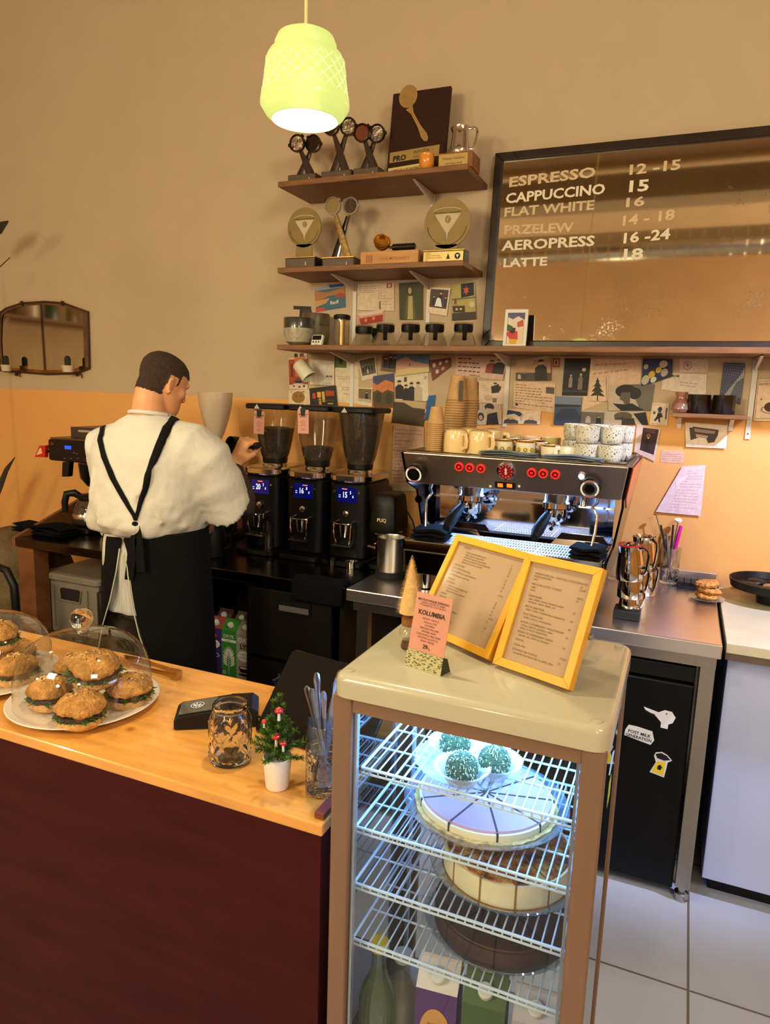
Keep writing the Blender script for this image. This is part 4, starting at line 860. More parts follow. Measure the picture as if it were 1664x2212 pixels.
for s_, x0, y0, x1, y1, h, m in (('ESPRESSO', 1098, 404, 1284, 382, .048, faint), ('CAPPUCCINO', 1092, 439, 1306, 418, .048, chalk), ('FLAT WHITE', 1088, 468, 1282, 452, .044, faint), ('PRZELEW', 1088, 506, 1238, 500, .044, faint), ('AEROPRESS', 1085, 541, 1286, 530, .048, chalk), ('LATTE', 1086, 577, 1180, 573, .042, chalk),
                           ('12 -15', 1352, 378, 1462, 366, .045, faint), ('15', 1350, 415, 1392, 412, .052, chalk), ('16', 1344, 448, 1384, 444, .042, faint), ('14 - 18', 1338, 488, 1450, 474, .046, faint), ('16 -24', 1340, 526, 1440, 516, .048, chalk), ('18', 1338, 561, 1380, 559, .050, chalk)):
    a, c = atP(x0, y0, mo, mn), atP(x1, y1, mo, mn); ex = (c-a).normalized(); T = mi.inverted() @ basis(a, ex, mi.to_3x3() @ V((0, 0, 1)), ex.cross(mi.to_3x3() @ V((0, 0, 1))))
    tg_ = G(); tg_.text(s_, M.Identity(4), 1, m, bold=.028); wd = max(v.x for v in tg_.v)-min(v.x for v in tg_.v)
    g2 = G(); g2.text(s_, T, h/.72*.80, m, squash=(c-a).length/wd/(h/.72*.80), bold=.028)
    put('painted_lettering', g2, mm)
# ---- small postcard in a white frame
q = atY(1110, 749, 2.86); fw_, fh_ = .092, .155
wf = thing('picture_frame', 'small white frame with a colourful mountain picture, leaning before the menu mirror', 'picture frame', (q.x-fw_/2, 2.86, Z3), rot=(R(-9), 0, R(4)))
g = G()
for P4 in ([(0, 0), (fw_, 0), (fw_-.012, .016), (.012, .016)], [(fw_, 0), (fw_, fh_), (fw_-.012, fh_-.014), (fw_-.012, .016)], [(fw_, fh_), (0, fh_), (.012, fh_-.014), (fw_-.012, fh_-.014)], [(0, fh_), (0, 0), (.012, .016), (.012, fh_-.014)]): g.prism([(x, 0, z) for x, z in P4], (0, .016, 0), white)
put('frame', g, wf, bevel=.001)
g = G().box(.011, fw_-.011, .006, .008, .015, fh_-.013, ink((222, 206, 190)))
def pq(pts, c, k=1): g.poly([(.012+(fw_-.024)*u, .006-.0004*k, .016+(fh_-.030)*(1-v)) for u, v in pts], ink(c))
pq([(0, 0), (1, 0), (1, .22), (.6, .10), (.3, .2), (0, .12)], (96, 86, 128)); pq([(0, .35), (.3, .42), (.5, .62), (.3, .66), (0, .55)], (70, 92, 58)); pq([(.55, .3), (.9, .2), (.95, .42), (.6, .45)], (190, 88, 62))
pq([(.0, .62), (.3, .52), (.6, .58), (.95, .75), (.9, .85), (.2, .82), (0, .7)], (208, 58, 74)); pq([(.15, .8), (.62, .8), (.6, 1), (.2, 1)], (226, 160, 50)); pq([(.62, .55), (.9, .5), (.98, .95), (.7, 1)], (226, 200, 170), 2); pq([(.3, .47), (.5, .47), (.48, .56), (.32, .56)], (60, 40, 44), 2)
put('picture', g, wf)

# ------------------------------------------------------------------ trophies
trb = mat('trophy_base_dark', (66, 50, 40), .4, noise=.25, nscale=18); trp = mat('pewter_label', (92, 76, 64), .45, .3, noise=.1)
pfm = mat('dark_bronze_metal', (72, 54, 46), .25, .9, noise=.2, nscale=20); walnut = mat('walnut_handle', (52, 34, 28), .3, coat=.3, noise=.3, nscale=25)
def portafilter(g, base, top, r, body, face, hand, d=.012):
    # flat standing portafilter: handle from base up to the round head
    b_, t_ = V(base), V(top); u = (t_-b_).normalized(); n = V((0, -1, 0)); sd = u.cross(n)
    ln = (t_-b_).length-r; rings = []
    for f, w_ in ((0, .016), (.06, .0175), (.5, .014), (.8, .010), (1, .008)):
        c = b_+u*ln*f; rings.append([c+sd*w_*sx+n*d*.5*sy for sx, sy in ((-1, -.6), (-1, .6), (-.5, 1), (.5, 1), (1, .6), (1, -.6), (.5, -1), (-.5, -1))])
    g.loft(rings, hand)
    T = basis(t_, sd, u, sd.cross(u)); T0 = g.T; g.T = T0 @ T
    g.lathe([(.001, -.012), (r*.9, -.012), (r, -.004), (r, .010), (r*.86, .012), (r*.82, .006), (.001, .004)], body, 32); g.lathe([(.001, .0045), (r*.8, .0065)], face, 32)
    for a in (20, 160, 270): g.cbox((cos(R(a))*r*1.02, sin(R(a))*r*1.02, .004), (r*.34, r*.34, .008), body, (0, 0, R(a)))
    g.T = T0
def trophy_x(lab, px, py0, width, height, faces, tex=None, y=2.80):
    q = atY(px, py0, y); z = Z1 if py0 < 450 else Z2
    t = thing('crossed_portafilter_trophy', lab, 'trophy', (q.x, y+.03, z)); w_ = width/2; bh = .042
    put('base', G().box(-w_, w_, -.03, .04, 0, bh, trb), t, bevel=.0015)
    g = G().box(-w_+.004, w_-.004, -.0315, -.030, .004, bh-.004, trp); g.text('I', FRONT((w_*.55, -.032, .012)), .018, wht, 'CENTER', bold=.02); g.text('MIEJSCE', FRONT((-w_*.7, -.032, .022)), .007, ink((80, 66, 56))); put('name_plate', g, t)
    for k, s_ in ((0, -1), (1, 1)):
        g = G(); portafilter(g, (-s_*w_*.50, .012*s_, bh), (s_*w_*.48, .012*s_, height-.034), .036, *faces[k]); put('portafilter', g, t)
    return t
vein = mat('engraved_pewter', (150, 136, 118), .3, .8, noise=.6, nscale=60, bump=.6, bscale=80)
def F(px, py): return px, py
trophy_x('crossed portafilter trophy under the lit lamp, leftmost on the top shelf', 652, 391, .135, .205, [(pfm, vein, walnut), (pfm, pfm, walnut)])
trophy_x('crossed portafilter trophy with engraved bowl, second from left on the top shelf', 726, 385, .140, .255, [(pfm, pfm, walnut), (pfm, vein, walnut)])
trophy_x('smaller crossed portafilter trophy beside the dark plaque on the top shelf', 790, 380, .115, .215, [(pfm, mat('copper_face', (120, 66, 44), .35, .6), walnut), (pfm, vein, walnut)])
t = trophy_x('tall brass and wire-mesh portafilter trophy on the middle shelf', 730, 578, .150, .290, [(thin_glass('frosted_clear_acrylic', (.8, .76, .7), .8, .2, .35, (.6, .52, .42)), dgold, mat('gold_mesh_handle', (150, 122, 74), .5, .5, noise=.4, nscale=90)), (thin_glass('frosted_clear_acrylic'), mat('woven_wire_mesh', (110, 96, 78), .5, .6, noise=.7, nscale=220, bump=1, bscale=260), mat('black_lacquer_handle', (24, 20, 18), .12, coat=.5))])
put('gold_edge', G().box(-.075, .075, -.032, .041, .0425, .046, gold), t)
# dark plaque with the golden spoon
pl_ = thing('award_plaque', 'dark brown award plaque with a golden spoon and name plates', 'plaque', (0, 0, 0)); yq = 2.86
c0, c1_ = atY(834, 383, yq), atY(958, 370, yq); tp = atY(836, 203, yq+.05)
pl_.location = (c0.x, yq, Z1); pw = c1_.x-c0.x; phh = (tp.z-Z1)*1.0; pl_.rotation_euler = (R(-8), 0, 0)
put('board', G().box(0, pw, 0, .018, 0, phh, mat('dark_plaque_wood', (54, 30, 24), .6, spec=.2, noise=.2, nscale=14, stretch=(1, 1, 8))), pl_, bevel=.0015)
def pt_(u, v, k=.001): return V((pw*u, -k, phh*(1-v)))
g = G(); cc = pt_(.28, .06); a_, b_ = pt_(.38, .26), pt_(.66, .575)
spm = mat('matt_gold_spoon', (176, 138, 88), .45, .4, noise=.1)
g.prism([cc+V((.040*cos(R(k*12)), 0, .046*sin(R(k*12)))) for k in range(30)], (0, -.004, 0), spm); u_ = (b_-a_).normalized(); n_ = V((-u_.z, 0, u_.x)).normalized()
pts = [a_-u_*.03+n_*.016, a_+n_*.006, a_.lerp(b_, .5)+n_*.007, b_-u_*.02+n_*.014, b_+n_*.010, b_+u_*.008, b_-n_*.010, b_-u_*.02-n_*.014, a_.lerp(b_, .5)-n_*.007, a_-n_*.006, a_-u_*.03-n_*.016]; g.prism(pts, (0, -.004, 0), spm); put('golden_spoon', g, pl_)
plt_ = mat('brass_name_plate', (186, 156, 96), .35, .5, noise=.05)
g = G().prism([pt_(.04, .80), pt_(.04, .68), pt_(.90, .645), pt_(.90, .77)], (0, -.002, 0), plt_); g.text('PRO', basis(pt_(.10, .785, .0036), (1, 0, .05), (0, 0, 1), (0, -1, 0)), .030, bk, bold=.04); g.text('INFUZJA', basis(pt_(.46, .72, .0036), (1, 0, .05), (0, 0, 1), (0, -1, 0)), .018, bk, bold=-.005, squash=1.0); g.text('LIGA BARISTÓW', basis(pt_(.46, .765, .0036), (1, 0, .05), (0, 0, 1), (0, -1, 0)), .0115, bk); put('name_plate', g, pl_)
g = G().prism([pt_(.03, .995), pt_(.03, .86), pt_(.60, .835), pt_(.60, .99)], (0, -.002, 0), mat('pale_name_plate', (222, 200, 130), .4, .2)); g.text('I MIEJSCE CUP TASTING', basis(pt_(.10, .905, .0036), (1, 0, .04), (0, 0, 1), (0, -1, 0)), .0125, bk, bold=.012, squash=.92); g.text('Hard Beans', basis(pt_(.10, .955, .0036), (1, 0, .04), (0, 0, 1), (0, -1, 0)), .010, bk, bold=.01); put('name_plate', g, pl_)
# orange cup
q = atY(920, 372, 2.76); one('ceramic_cup', G().lathe([(.001, .001), (.020, .001), (.022, .006), (.029, .014), (.030, .040), (.028, .050), (.030, .056), (.0285, .057), (.026, .050), (.026, .012), (.001, .008)], mat('orange_glaze', (226, 142, 46), .3, coat=.5, noise=.08), 32), 'small orange cup in front of the dark plaque', 'cup', loc=(q.x, 2.765, Z1))
# oak block with the milk jug trophy
q0, q1 = atY(946, 371, 2.775), atY(1013, 366, 2.775)
bt_ = thing('milk_jug_trophy', 'wooden block trophy with a steel milk jug standing on it', 'trophy', ((q0.x+q1.x)/2, 2.81, Z1)); bw = (q1.x-q0.x)/2; ow = mat('oiled_oak_block', (136, 84, 44), .45, noise=.25, nscale=14, stretch=(8, 1, 1))
put('block', G().box(-bw, bw+.012, -.035, .075, 0, .058, ow), bt_, bevel=.002)
g = G().box(-bw+.003, bw-.006, -.0365, -.035, .006, .052, plt_)
for i, s_ in enumerate(('Najlepszy i Niebałowe', 'udziałowiec Łodź')): g.text(s_, FRONT((0, -.0368, .032-.018*i)), .0125, ink((70, 52, 30)), 'CENTER', squash=.8)
put('name_plate', g, bt_)
def jug(parent, r, h, o, rzh=0, m=chrome, rm=None):
    T = M.Translation(V(o)) @ M.Rotation(rzh, 4, 'Z')
    g = G(); g.T = T
    g.lathe([(.001, 0), (r*.96, 0), (r, r*.06), (r*.99, h*.25), (r*.90, h*.55), (r*.82, h*.78), (r*.84, h*.93), (r*.88, h), (r*.86, h), (r*.80, h*.78), (r*.88, h*.5), (r*.95, h*.2), (.001, h*.04)], m, 40, wob=lambda tt, k: 1+(.22*max(0, cos(tt-pi))**14 if k in (6, 7, 8) else 0), cap=False)
    j = put('jug_body', g, parent); g = G(); g.T = T
    g.tube([(r*.82, 0, h*.93), (r*1.25, 0, h*.95), (r*1.62, 0, h*.88), (r*1.66, 0, h*.72), (r*1.45, 0, h*.36), (r*1.28, 0, h*.22), (r*.97, 0, h*.24)], r*.085, m, 8, sq=1.6); put('jug_handle', g, parent); return j
jug(bt_, .040, .105, (.008, .018, .058), 0)
# martini discs
def disc(lab, px, r, y, gp):
    q = atY(px, 578, y); t = thing('disc_trophy', lab, 'trophy', (q.x, y, Z2)); bh = .044; H = atY(px, 448 if r < .09 else 427, y).z-Z2; cz = H-r
    put('base', G().box(-r*.90, r*.90, -.03, .035, 0, bh, black).box(-r*.90, r*.90, -.031, .036, bh, bh+.004, gold), t, bevel=.001)
    g = G().box(-r*.86, r*.86, -.032, -.030, .003, bh-.003, gp)
    if gp is not trp:
        for i, s_ in enumerate(('I MIEJSCE', 'MISTRZOSTWA POLSKI', 'COFFEE IN GOOD SPIRITS', '2019')): g.text(s_, FRONT((-r*.78, -.0325, .032-.0085*i)), .0075, bk, squash=.8)
        g.lathe([(.001, 0), (.012, .0005)], bk, 20, (r*.62, -.0325, bh/2), (R(90), 0, 0)); g.poly([(r*.62-.006, -.0335, bh/2+.005), (r*.62+.006, -.0335, bh/2+.005), (r*.62, -.0335, bh/2-.007)], wht)
        g.poly([(r*.22-.008, -.0325, .012), (r*.22+.008, -.0325, .012), (r*.22, -.0325, .034)], bk)
    else: g.text('I', FRONT((r*.3, -.0325, .012)), .02, wht, bold=.02)
    put('name_plate', g, t)
    # disc ring with stem and cut-out glass: sheet built as band outside the opening
    g = G(); th = .005; n = 48
    def circ(rr, k): a = 2*pi*k/n-pi/2; return V((rr*cos(a), 0, cz+rr*sin(a)))
    tri = [V((0, 0, cz-r*.86)), V((.005, 0, cz-r*.86)), V((.005, 0, cz-r*.38)), V((r*.60, 0, cz+r*.38)), V((0, 0, cz+r*.40)), V((-r*.60, 0, cz+r*.38)), V((-.005, 0, cz-r*.38)), V((-.005, 0, cz-r*.86))]
    def inner(k):      # point of the glass outline seen from the centre in the same direction
        a = 2*pi*k/n-pi/2; d = V((cos(a), 0, sin(a))); best = None; o = V((0, 0, cz+.0*r)); o = V((0, 0, cz+r*.05))
        for i in range(8):
            p, q_ = tri[i]-o, tri[(i+1) % 8]-o; den = d.x*(q_.z-p.z)-d.z*(q_.x-p.x)
            if abs(den) < 1e-12: continue
            tt = (p.x*(q_.z-p.z)-p.z*(q_.x-p.x))/den; e_ = (q_-p); pp = d*tt-p; ss = pp.dot(e_)/max(e_.dot(e_), 1e-12)
            if tt > 0 and -1e-6 <= ss <= 1+1e-6 and (best is None or tt < best): best = tt
        return o+d*(best or r*.3)
    ou = [circ(r, k) for k in range(n)]; inn = [inner(k) for k in range(n)]
    fs = []; vs_ = ou+inn+[p+V((0, th, 0)) for p in ou]+[p+V((0, th, 0)) for p in inn]
    for k in range(n): j = (k+1) % n; fs += [(k, j, n+j, n+k), (2*n+k, 3*n+k, 3*n+j, 2*n+j), (k, 2*n+k, 2*n+j, j), (n+k, n+j, 3*n+j, 3*n+k)]
    g.add(vs_, fs, dgold); g.prism([(-r*.52, 0, bh), (r*.52, 0, bh), (r*.46, 0, cz-r*.84), (-r*.46, 0, cz-r*.84)], (0, th, 0), dgold); put('gold_disc', g, t)
    lm = mat('pale_backing', (200, 178, 150), .6, noise=.03); dm = mat('engraved_line', (96, 80, 48), .5)
    g = G().prism([V((p.x, .0035, p.z)) for p in tri], (0, .001, 0), lm); put('glass_cutout', g, t)
    g = G().prism([(r*.15*cos(R(a*20))*.8+r*.02, .001, cz+r*.16+r*.15*sin(R(a*20))) for a in range(18)], (0, .002, 0), dgold); g.tube([(r*.10, .0005, cz+r*.26), (-r*.01, .0005, cz+r*.16), (r*.0, .0005, cz+r*.04)], .0018, lm, 5); put('coffee_bean', g, t)
    g = G()
    g.tube([(r*.58*cos(R(a)), -.0008, cz+r*.47+r*.13*sin(R(a))) for a in range(0, 181, 15)], .0022, lm, 5); g.tube([(r*.58*cos(R(a)), -.0008, cz+r*.45-r*.04*sin(R(a))) for a in range(0, 181, 15)], .0015, dm, 5)
    g.tube([(r*.86*cos(R(a)), -.0008, cz+r*.86*sin(R(a))) for a in range(188, 262, 6)], .0016, dm, 5); g.tube([(r*.86*cos(R(a)), -.0008, cz+r*.86*sin(R(a))) for a in range(278, 356, 6)], .0016, dm, 5); put('engraving', g, t)
disc('gold disc trophy with cocktail glass at the left end of the middle shelf', 656, .082, 2.80, trp)
disc('larger gold disc trophy with cocktail glass at the right of the middle shelf', 962, .096, 2.80, plt_)
# wooden block with brass portafilter
q0, q1 = atY(778, 578, 2.775), atY(903, 575, 2.775)
t = thing('brass_portafilter_trophy', 'pale wooden block trophy carrying a brass portafilter with black handle', 'trophy', ((q0.x+q1.x)/2, 2.81, Z2)); bw = (q1.x-q0.x)/2
put('block', G().box(-bw, bw, -.035, .05, 0, .056, mat('beech_block', (198, 140, 78), .5, noise=.12, nscale=10, stretch=(1, 8, 8))), t, bevel=.003)
g = G(); bi = ink((160, 100, 56)); g.text('POLSKI MISTRZ BARISTA', FRONT((-bw*.30, -.0355, .020)), .0165, bi, bold=.012, squash=.72)
for i in range(4): g.poly([(-bw*.80+.008*i, -.0355, .012), (-bw*.80+.008*i+.006, -.0355, .012), (-bw*.80+.008*i+.006, -.0355, .042-.004*(i % 2)), (-bw*.80+.008*i, -.0355, .042)], bi)
put('burnt_lettering', g, t)
g = G().lathe([(.001, -.004), (.024, .0), (.032, .012), (.036, .030), (.034, .034), (.030, .030), (.026, .012), (.001, .006)], gold, 32, (-bw*.36, -.002, .082), (R(62), 0, R(25))); g.tube([(-bw*.36+.03, 0, .077), (-bw*.36+.05, 0, .074)], .006, gold); put('brass_bowl', g, t)
rr = [.012]+[(.0125 if k % 2 else .0145) for k in range(15)]+[.010]; put('grip', G().tube([(-bw*.36+.048+.0062*k, 0, .0745) for k in range(17)], rr, mat('glossy_black_grip', (14, 12, 12), .15, coat=.5), 16), t)

# ------------------------------------------------------------------ long shelf goods
def onsh(px, y): return atY(px, 747, y).x
bowlm = mat('speckled_stone_glaze', (170, 160, 140), .35, noise=.3, nscale=45, coat=.3); bowlr = mat('dark_teal_glaze', (62, 62, 56), .25, coat=.5, noise=.3, nscale=30)
def bowl(lab, px, y, r, h, body, rim):
    t = thing('ceramic_bowl', lab, 'bowl', (onsh(px, y), y, Z3))
    put('bowl_body', G().lathe([(.001, .002), (r*.55, .002), (r*.86, h*.12), (r, h*.38), (r, h*.66), (r*.97, h*.66), (r*.9, h*.3), (.001, h*.1)], body, 40, cap=False), t)
    put('glazed_rim', G().lathe([(r*1.003, h*.62), (r*1.003, h*.98), (r*.985, h), (r*.96, h*.98), (r*.965, h*.64)], rim, 40, cap=False), t); return t
bowl('speckled bowl with dark teal rim at the left end of the long shelf', 645, 2.80, .066, .118, bowlm, bowlr)
bowl('taller olive bowl behind the teal rimmed one', 682, 2.93, .063, .150, mat('olive_glaze', (128, 118, 88), .4, noise=.2, nscale=30), mat('brown_rim_glaze', (96, 78, 56), .35, noise=.3))
t = thing('kitchen_timer', 'small white timer with dark screen and face buttons', 'timer', (onsh(681, 2.755), 2.76, Z3), rot=(R(-18), 0, R(-6)))
put('timer_body', G().rbox(-.028, .028, 0, .014, 0, .048, white, .006, axis='y'), t, auto=30); put('screen', G().box(-.024, .022, -.0006, .001, .024, .044, black), t)
g = G()
for i in (-1, 0, 1): g.lathe([(.004, 0), (.0035, .001)], black, 12, (.014*i-.002, 0, .015), (R(90), 0, 0))
g.tube([(-.008, -.0004, .006), (0, -.0004, .0035), (.008, -.0004, .006)], .0008, black, 5); put('buttons', g, t)
t = thing('glass_canister', 'slim glass canister with black lid on the long shelf', 'canister', (onsh(738, 2.80), 2.80, Z3)); cgl = thin_glass('smoky_glass', (.80, .74, .66), 1.6, .05, .1, (.6, .55, .45), base=.05)
put('canister_glass', G().lathe([(.001, .002), (.032, .002), (.034, .006), (.034, .112)], cgl, 32, cap=False), t); put('inner_tube', G().lathe([(.014, .004), (.014, .108)], mat('inner_steel_gold', (200, 170, 110), .3, .9), 20), t); put('lid', G().lathe([(.035, .110), (.036, .112), (.036, .126), (.030, .130), (.001, .130)], black, 32), t)
sgl = thin_glass('server_glass', (.90, .87, .82), 1.7, .02, .05, (.7, .62, .5), base=.04)
def server(lab, px, y, ha, gp='glass coffee servers on the long shelf'):
    t = thing('coffee_server', lab, 'coffee server', (onsh(px, y), y, Z3), ha, gp)
    put('server_glass', G().lathe([(.001, .002), (.051, .002), (.054, .008), (.049, .024), (.033, .060), (.031, .070), (.035, .078), (.034, .084)], sgl, 36, cap=False), t)
    put('collar', G().lathe([(.031, .056), (.037, .058), (.039, .070), (.038, .085), (.033, .087), (.033, .060)], black, 32, cap=False), t)
    put('lid', G().lathe([(.036, .086), (.040, .088), (.038, .093), (.014, .096), (.001, .097)], sgl, 32), t)
    put('handle', G().prism([(.034, -.009, .086), (.070, -.008, .084), (.074, -.008, .072), (.060, -.008, .030), (.052, -.008, .020), (.047, -.008, .024), (.050, -.008, .045), (.044, -.008, .062), (.036, -.009, .060)], (0, .017, 0), black), t, bevel=.003)
    put('measure_marks', G().box(-.020, -.006, -.0475, -.0470, .010, .012, wst).box(-.018, -.008, -.044, -.0435, .020, .022, wst), t); return t
s0 = server('clear coffee server at the left of the row, turned handle back', 786, 2.87, R(60))
for px, lab in ((832, 'second coffee server from the left of the shelf row'), (886, 'middle coffee server of the shelf row'), (938, 'fourth coffee server from the left of the shelf row'), (1000, 'coffee server at the right end of the row beside the menu mirror')):
    dup(s0, (onsh(px, 2.80), 2.80, Z3), R(-68), lab)

# ------------------------------------------------------------------ small wall shelf at the right
a, c = atY(1447, 897, WY-.0), atY(1615, 899, WY-.0)
ss = thing('small_wall_shelf', 'narrow oak wall shelf with two white brackets at the right', 'shelf', ((a.x+c.x)/2, WY, a.z)); zS = 1.575
wpart('board', ss, G().box(a.x+.01, c.x-.005, WY-.115, WY-.001, zS-.016, zS, wood), bevel=.002)
for px in (1468, 1580):
    x = atY(px, 915, WY).x; wpart('bracket', ss, G().box(x-.008, x+.008, WY-.005, WY-.001, zS-.062, zS-.017, alb).prism([(x-.007, WY-.075, zS-.018), (x-.007, WY-.005, zS-.018), (x-.007, WY-.005, zS-.045)], (.014, 0, 0), alb))
y = WY-.07; bkg = mat('black_glazed_cup', (26, 20, 20), .25, coat=.4, noise=.3); 
q = atY(1469, 890, y); one('glass_vase', G().lathe([(.001, .002), (.026, .003), (.034, .014), (.032, .030), (.020, .052), (.018, .060), (.024, .078), (.023, .079), (.016, .060), (.030, .030), (.001, .006)], thin_glass('pink_glass', (.88, .62, .52), 1.6, .03, .35, (.66, .36, .28), base=.05), 32), 'small pink glass vase on the narrow shelf', 'vase', loc=(q.x, y, zS))
for px, lab in ((1508, 'black glazed tumbler beside the pink vase'), (1563, 'black glazed tumbler at the right of the narrow shelf')):
    q = atY(px, 890, y); one('ceramic_tumbler', G().lathe([(.001, .001), (.037, .001), (.039, .004), (.041, .070), (.039, .071), (.036, .068), (.035, .008), (.001, .006)], bkg, 36), lab, 'cup', group=None, loc=(q.x, y, zS))

# ------------------------------------------------------------------ arched mirror on the left
yM = WY-.012
def lm_(x, y, o=0): return atY(x, y, yM-o)
ml = thing('arched_wall_mirror', 'old arched wall mirror with dark rim hanging by the left edge', 'mirror', lm_(95, 740))
outl = [(-2, 684), (0, 676), (14, 666), (48, 655), (95, 652), (136, 655), (190, 674), (191, 720), (193, 796), (165, 806), (100, 808), (0, 800), (-4, 740)]
W3 = [lm_(*p) for p in outl]; o_ = V(ml.location); ctr = sum(W3, V())/len(W3)
put('mirror_glass', G().prism([V((p.x, yM, p.z))-o_ for p in W3], (0, .004, 0), mat('aged_mirror', (216, 200, 176), .06, 1, noise=.08, nscale=6)), ml)
rim_ = mat('worn_dark_rim', (70, 46, 30), .5, .3, noise=.4, nscale=20); g = G(); g.tube([p-o_ for p in W3]+[W3[0]-o_], .006, rim_, 8, cap=False)
put('rim', g, ml)
bev = mat('bevelled_mirror_edge', (150, 130, 104), .15, 1, noise=.3, nscale=12); inn = [p+(ctr-p)*.09 for p in W3]; g = G()
for i in range(len(W3)): j = (i+1) % len(W3); g.poly([p-o_+V((0, -k, 0)) for p, k in ((W3[i], .001), (W3[j], .001), (inn[j], .0035), (inn[i], .0035))], bev)
put('bevel_edge', g, ml)
for px, py in ((48, 655), (136, 655), (37, 808), (168, 808)):
    q = lm_(px, py)-o_; put('mirror_clip', G().cbox(q+V((0, -.004, 0)), (.012, .012, .022), rim_), ml)
cact = mat('dark_cactus_green', (30, 34, 26), .7, noise=.4, nscale=60); ptm = mat('pale_ceramic_planter', (206, 188, 160), .5, noise=.12, nscale=30)
for px, py, r, lab in ((14, 806, .030, 'small dark cactus in a pale pot under the arched mirror, at the left edge'), (147, 808, .033, 'small dark cactus in a pale pot at the right of the arched mirror')):
    q = atY(px, py-4, WY-.075); t = thing('potted_cactus', lab, 'plant', q)
    put('planter', G().lathe([(.001, 0), (r*.8, 0), (r, .036), (r*.95, .036), (.001, .033)], ptm, 28), t)
    put('cactus', G().lathe([(.014, .030), (.015, .05), (.015, .075), (.010, .086), (.001, .089)], cact, 20, wob=lambda tt, k: 1+.1*cos(9*tt)), t)
    put('wire_holder', G().tube([(r*.9, .06, -.004), (r*.6, -.005, -.004), (-r*.6, -.005, -.004), (-r*.9, .06, -.004)], .0022, rim_).tube([(r*.9, .0, -.004), (r*1.0, .06, -.006), (r*1.0, .065, -.03)], .003, rim_), t)
# ------------------------------------------------------------------ pictures, cards and papers on the wall
npic = 0
def pic(name, lab, cs, base, items, cat='picture', layer=None, noise=.12, group=None, curl=0):
    global npic
    npic += 1; k = (npic % 7 if layer is None else layer); y = WY-.0016-.0013*k
    W4 = [atY(x, y_, y) for x, y_ in cs]; o = (W4[0]+W4[2])/2; W4 = [p-o for p in W4]
    def at(u, v, d=0): a = W4[0].lerp(W4[1], u); c = W4[3].lerp(W4[2], u); p = a.lerp(c, v); return p+V((0, -d, 0))
    g = G().prism([at(0, 0), at(1, 0), at(1, 1), at(0, 1)][::-1], (0, .0009, 0), ink(base, noise))
    n = 0
    for it in items:
        n += 1; d = .00012*n+.0001; t_ = it[0]
        if t_ == 'r': _, u0, v0, u1, v1, c = it; pts = [(u0, v0), (u1, v0), (u1, v1), (u0, v1)]
        elif t_ == 'p': _, pts, c = it
        elif t_ == 'e': _, cx, cy, rx, ry, c = it; pts = [(cx+rx*cos(R(a)), cy+ry*sin(R(a))) for a in range(0, 360, 24)]
        elif t_ == 't':
            _, u, v, h, s_, c = it; a = at(u, v, d); b_ = at(min(u+.3, 1.4), v, d); ex = (b_-a).normalized(); g.text(s_, basis(a, ex, ex.cross(V((0, 1, 0))), (0, -1, 0)), h, ink(c), bold=.012); continue
        elif t_ == 'l':     # rows of small writing
            _, u0, v0, u1, rows, step, c = it; rn = random.Random(int(u0*100+v0*1000))
            for q in range(rows):
                u = u0
                while u < u1-.03:
                    w_ = rn.uniform(.03, .10); g.poly([at(*p, d) for p in ((u, v0+q*step), (min(u+w_, u1), v0+q*step-.004), (min(u+w_, u1), v0+q*step+step*.22), (u, v0+q*step+step*.28))], ink(c)); u += w_+rn.uniform(.015, .03)
                    if rn.random() < .10: break
            continue
        elif t_ == 'people':
            _, lst = it
            for u, v, s_, c in lst:
                for pts in ([(u+.055*s_*cos(R(a)), v+.075*s_*sin(R(a))) for a in range(0, 360, 30)], [(u-.04*s_, v+.06*s_), (u+.04*s_, v+.06*s_), (u+.11*s_, v+.14*s_), (u+.12*s_, v+.55*s_), (u-.12*s_, v+.55*s_), (u-.11*s_, v+.14*s_)]):
                    d += .00005; g.poly([at(min(max(p, 0), 1), min(max(q, 0), 1), d) for p, q in pts], ink(c if len(pts) < 8 else (206, 176, 150)))
                g.poly([at(u+.06*s_*cos(R(a)), v-.02*s_+.07*s_*sin(R(a)), d+.00008) for a in range(180, 361, 30)], ink((30, 24, 24)))
            continue
        g.poly([at(u, v, d) for u, v in pts], ink(c))
    return one(name, g, lab, cat, group, loc=o)
A_ = lambda pts: [(580+x*.3005, 560+y*.3005) for x, y in pts]
B_ = lambda pts: [(1020+x*.387, 740+y*.387) for x, y in pts]
D_ = lambda pts: [(610+x*.2704, 760+y*.2704) for x, y in pts]
cr = (226, 204, 180); dk_ = (34, 28, 30); gy = (140, 124, 110)
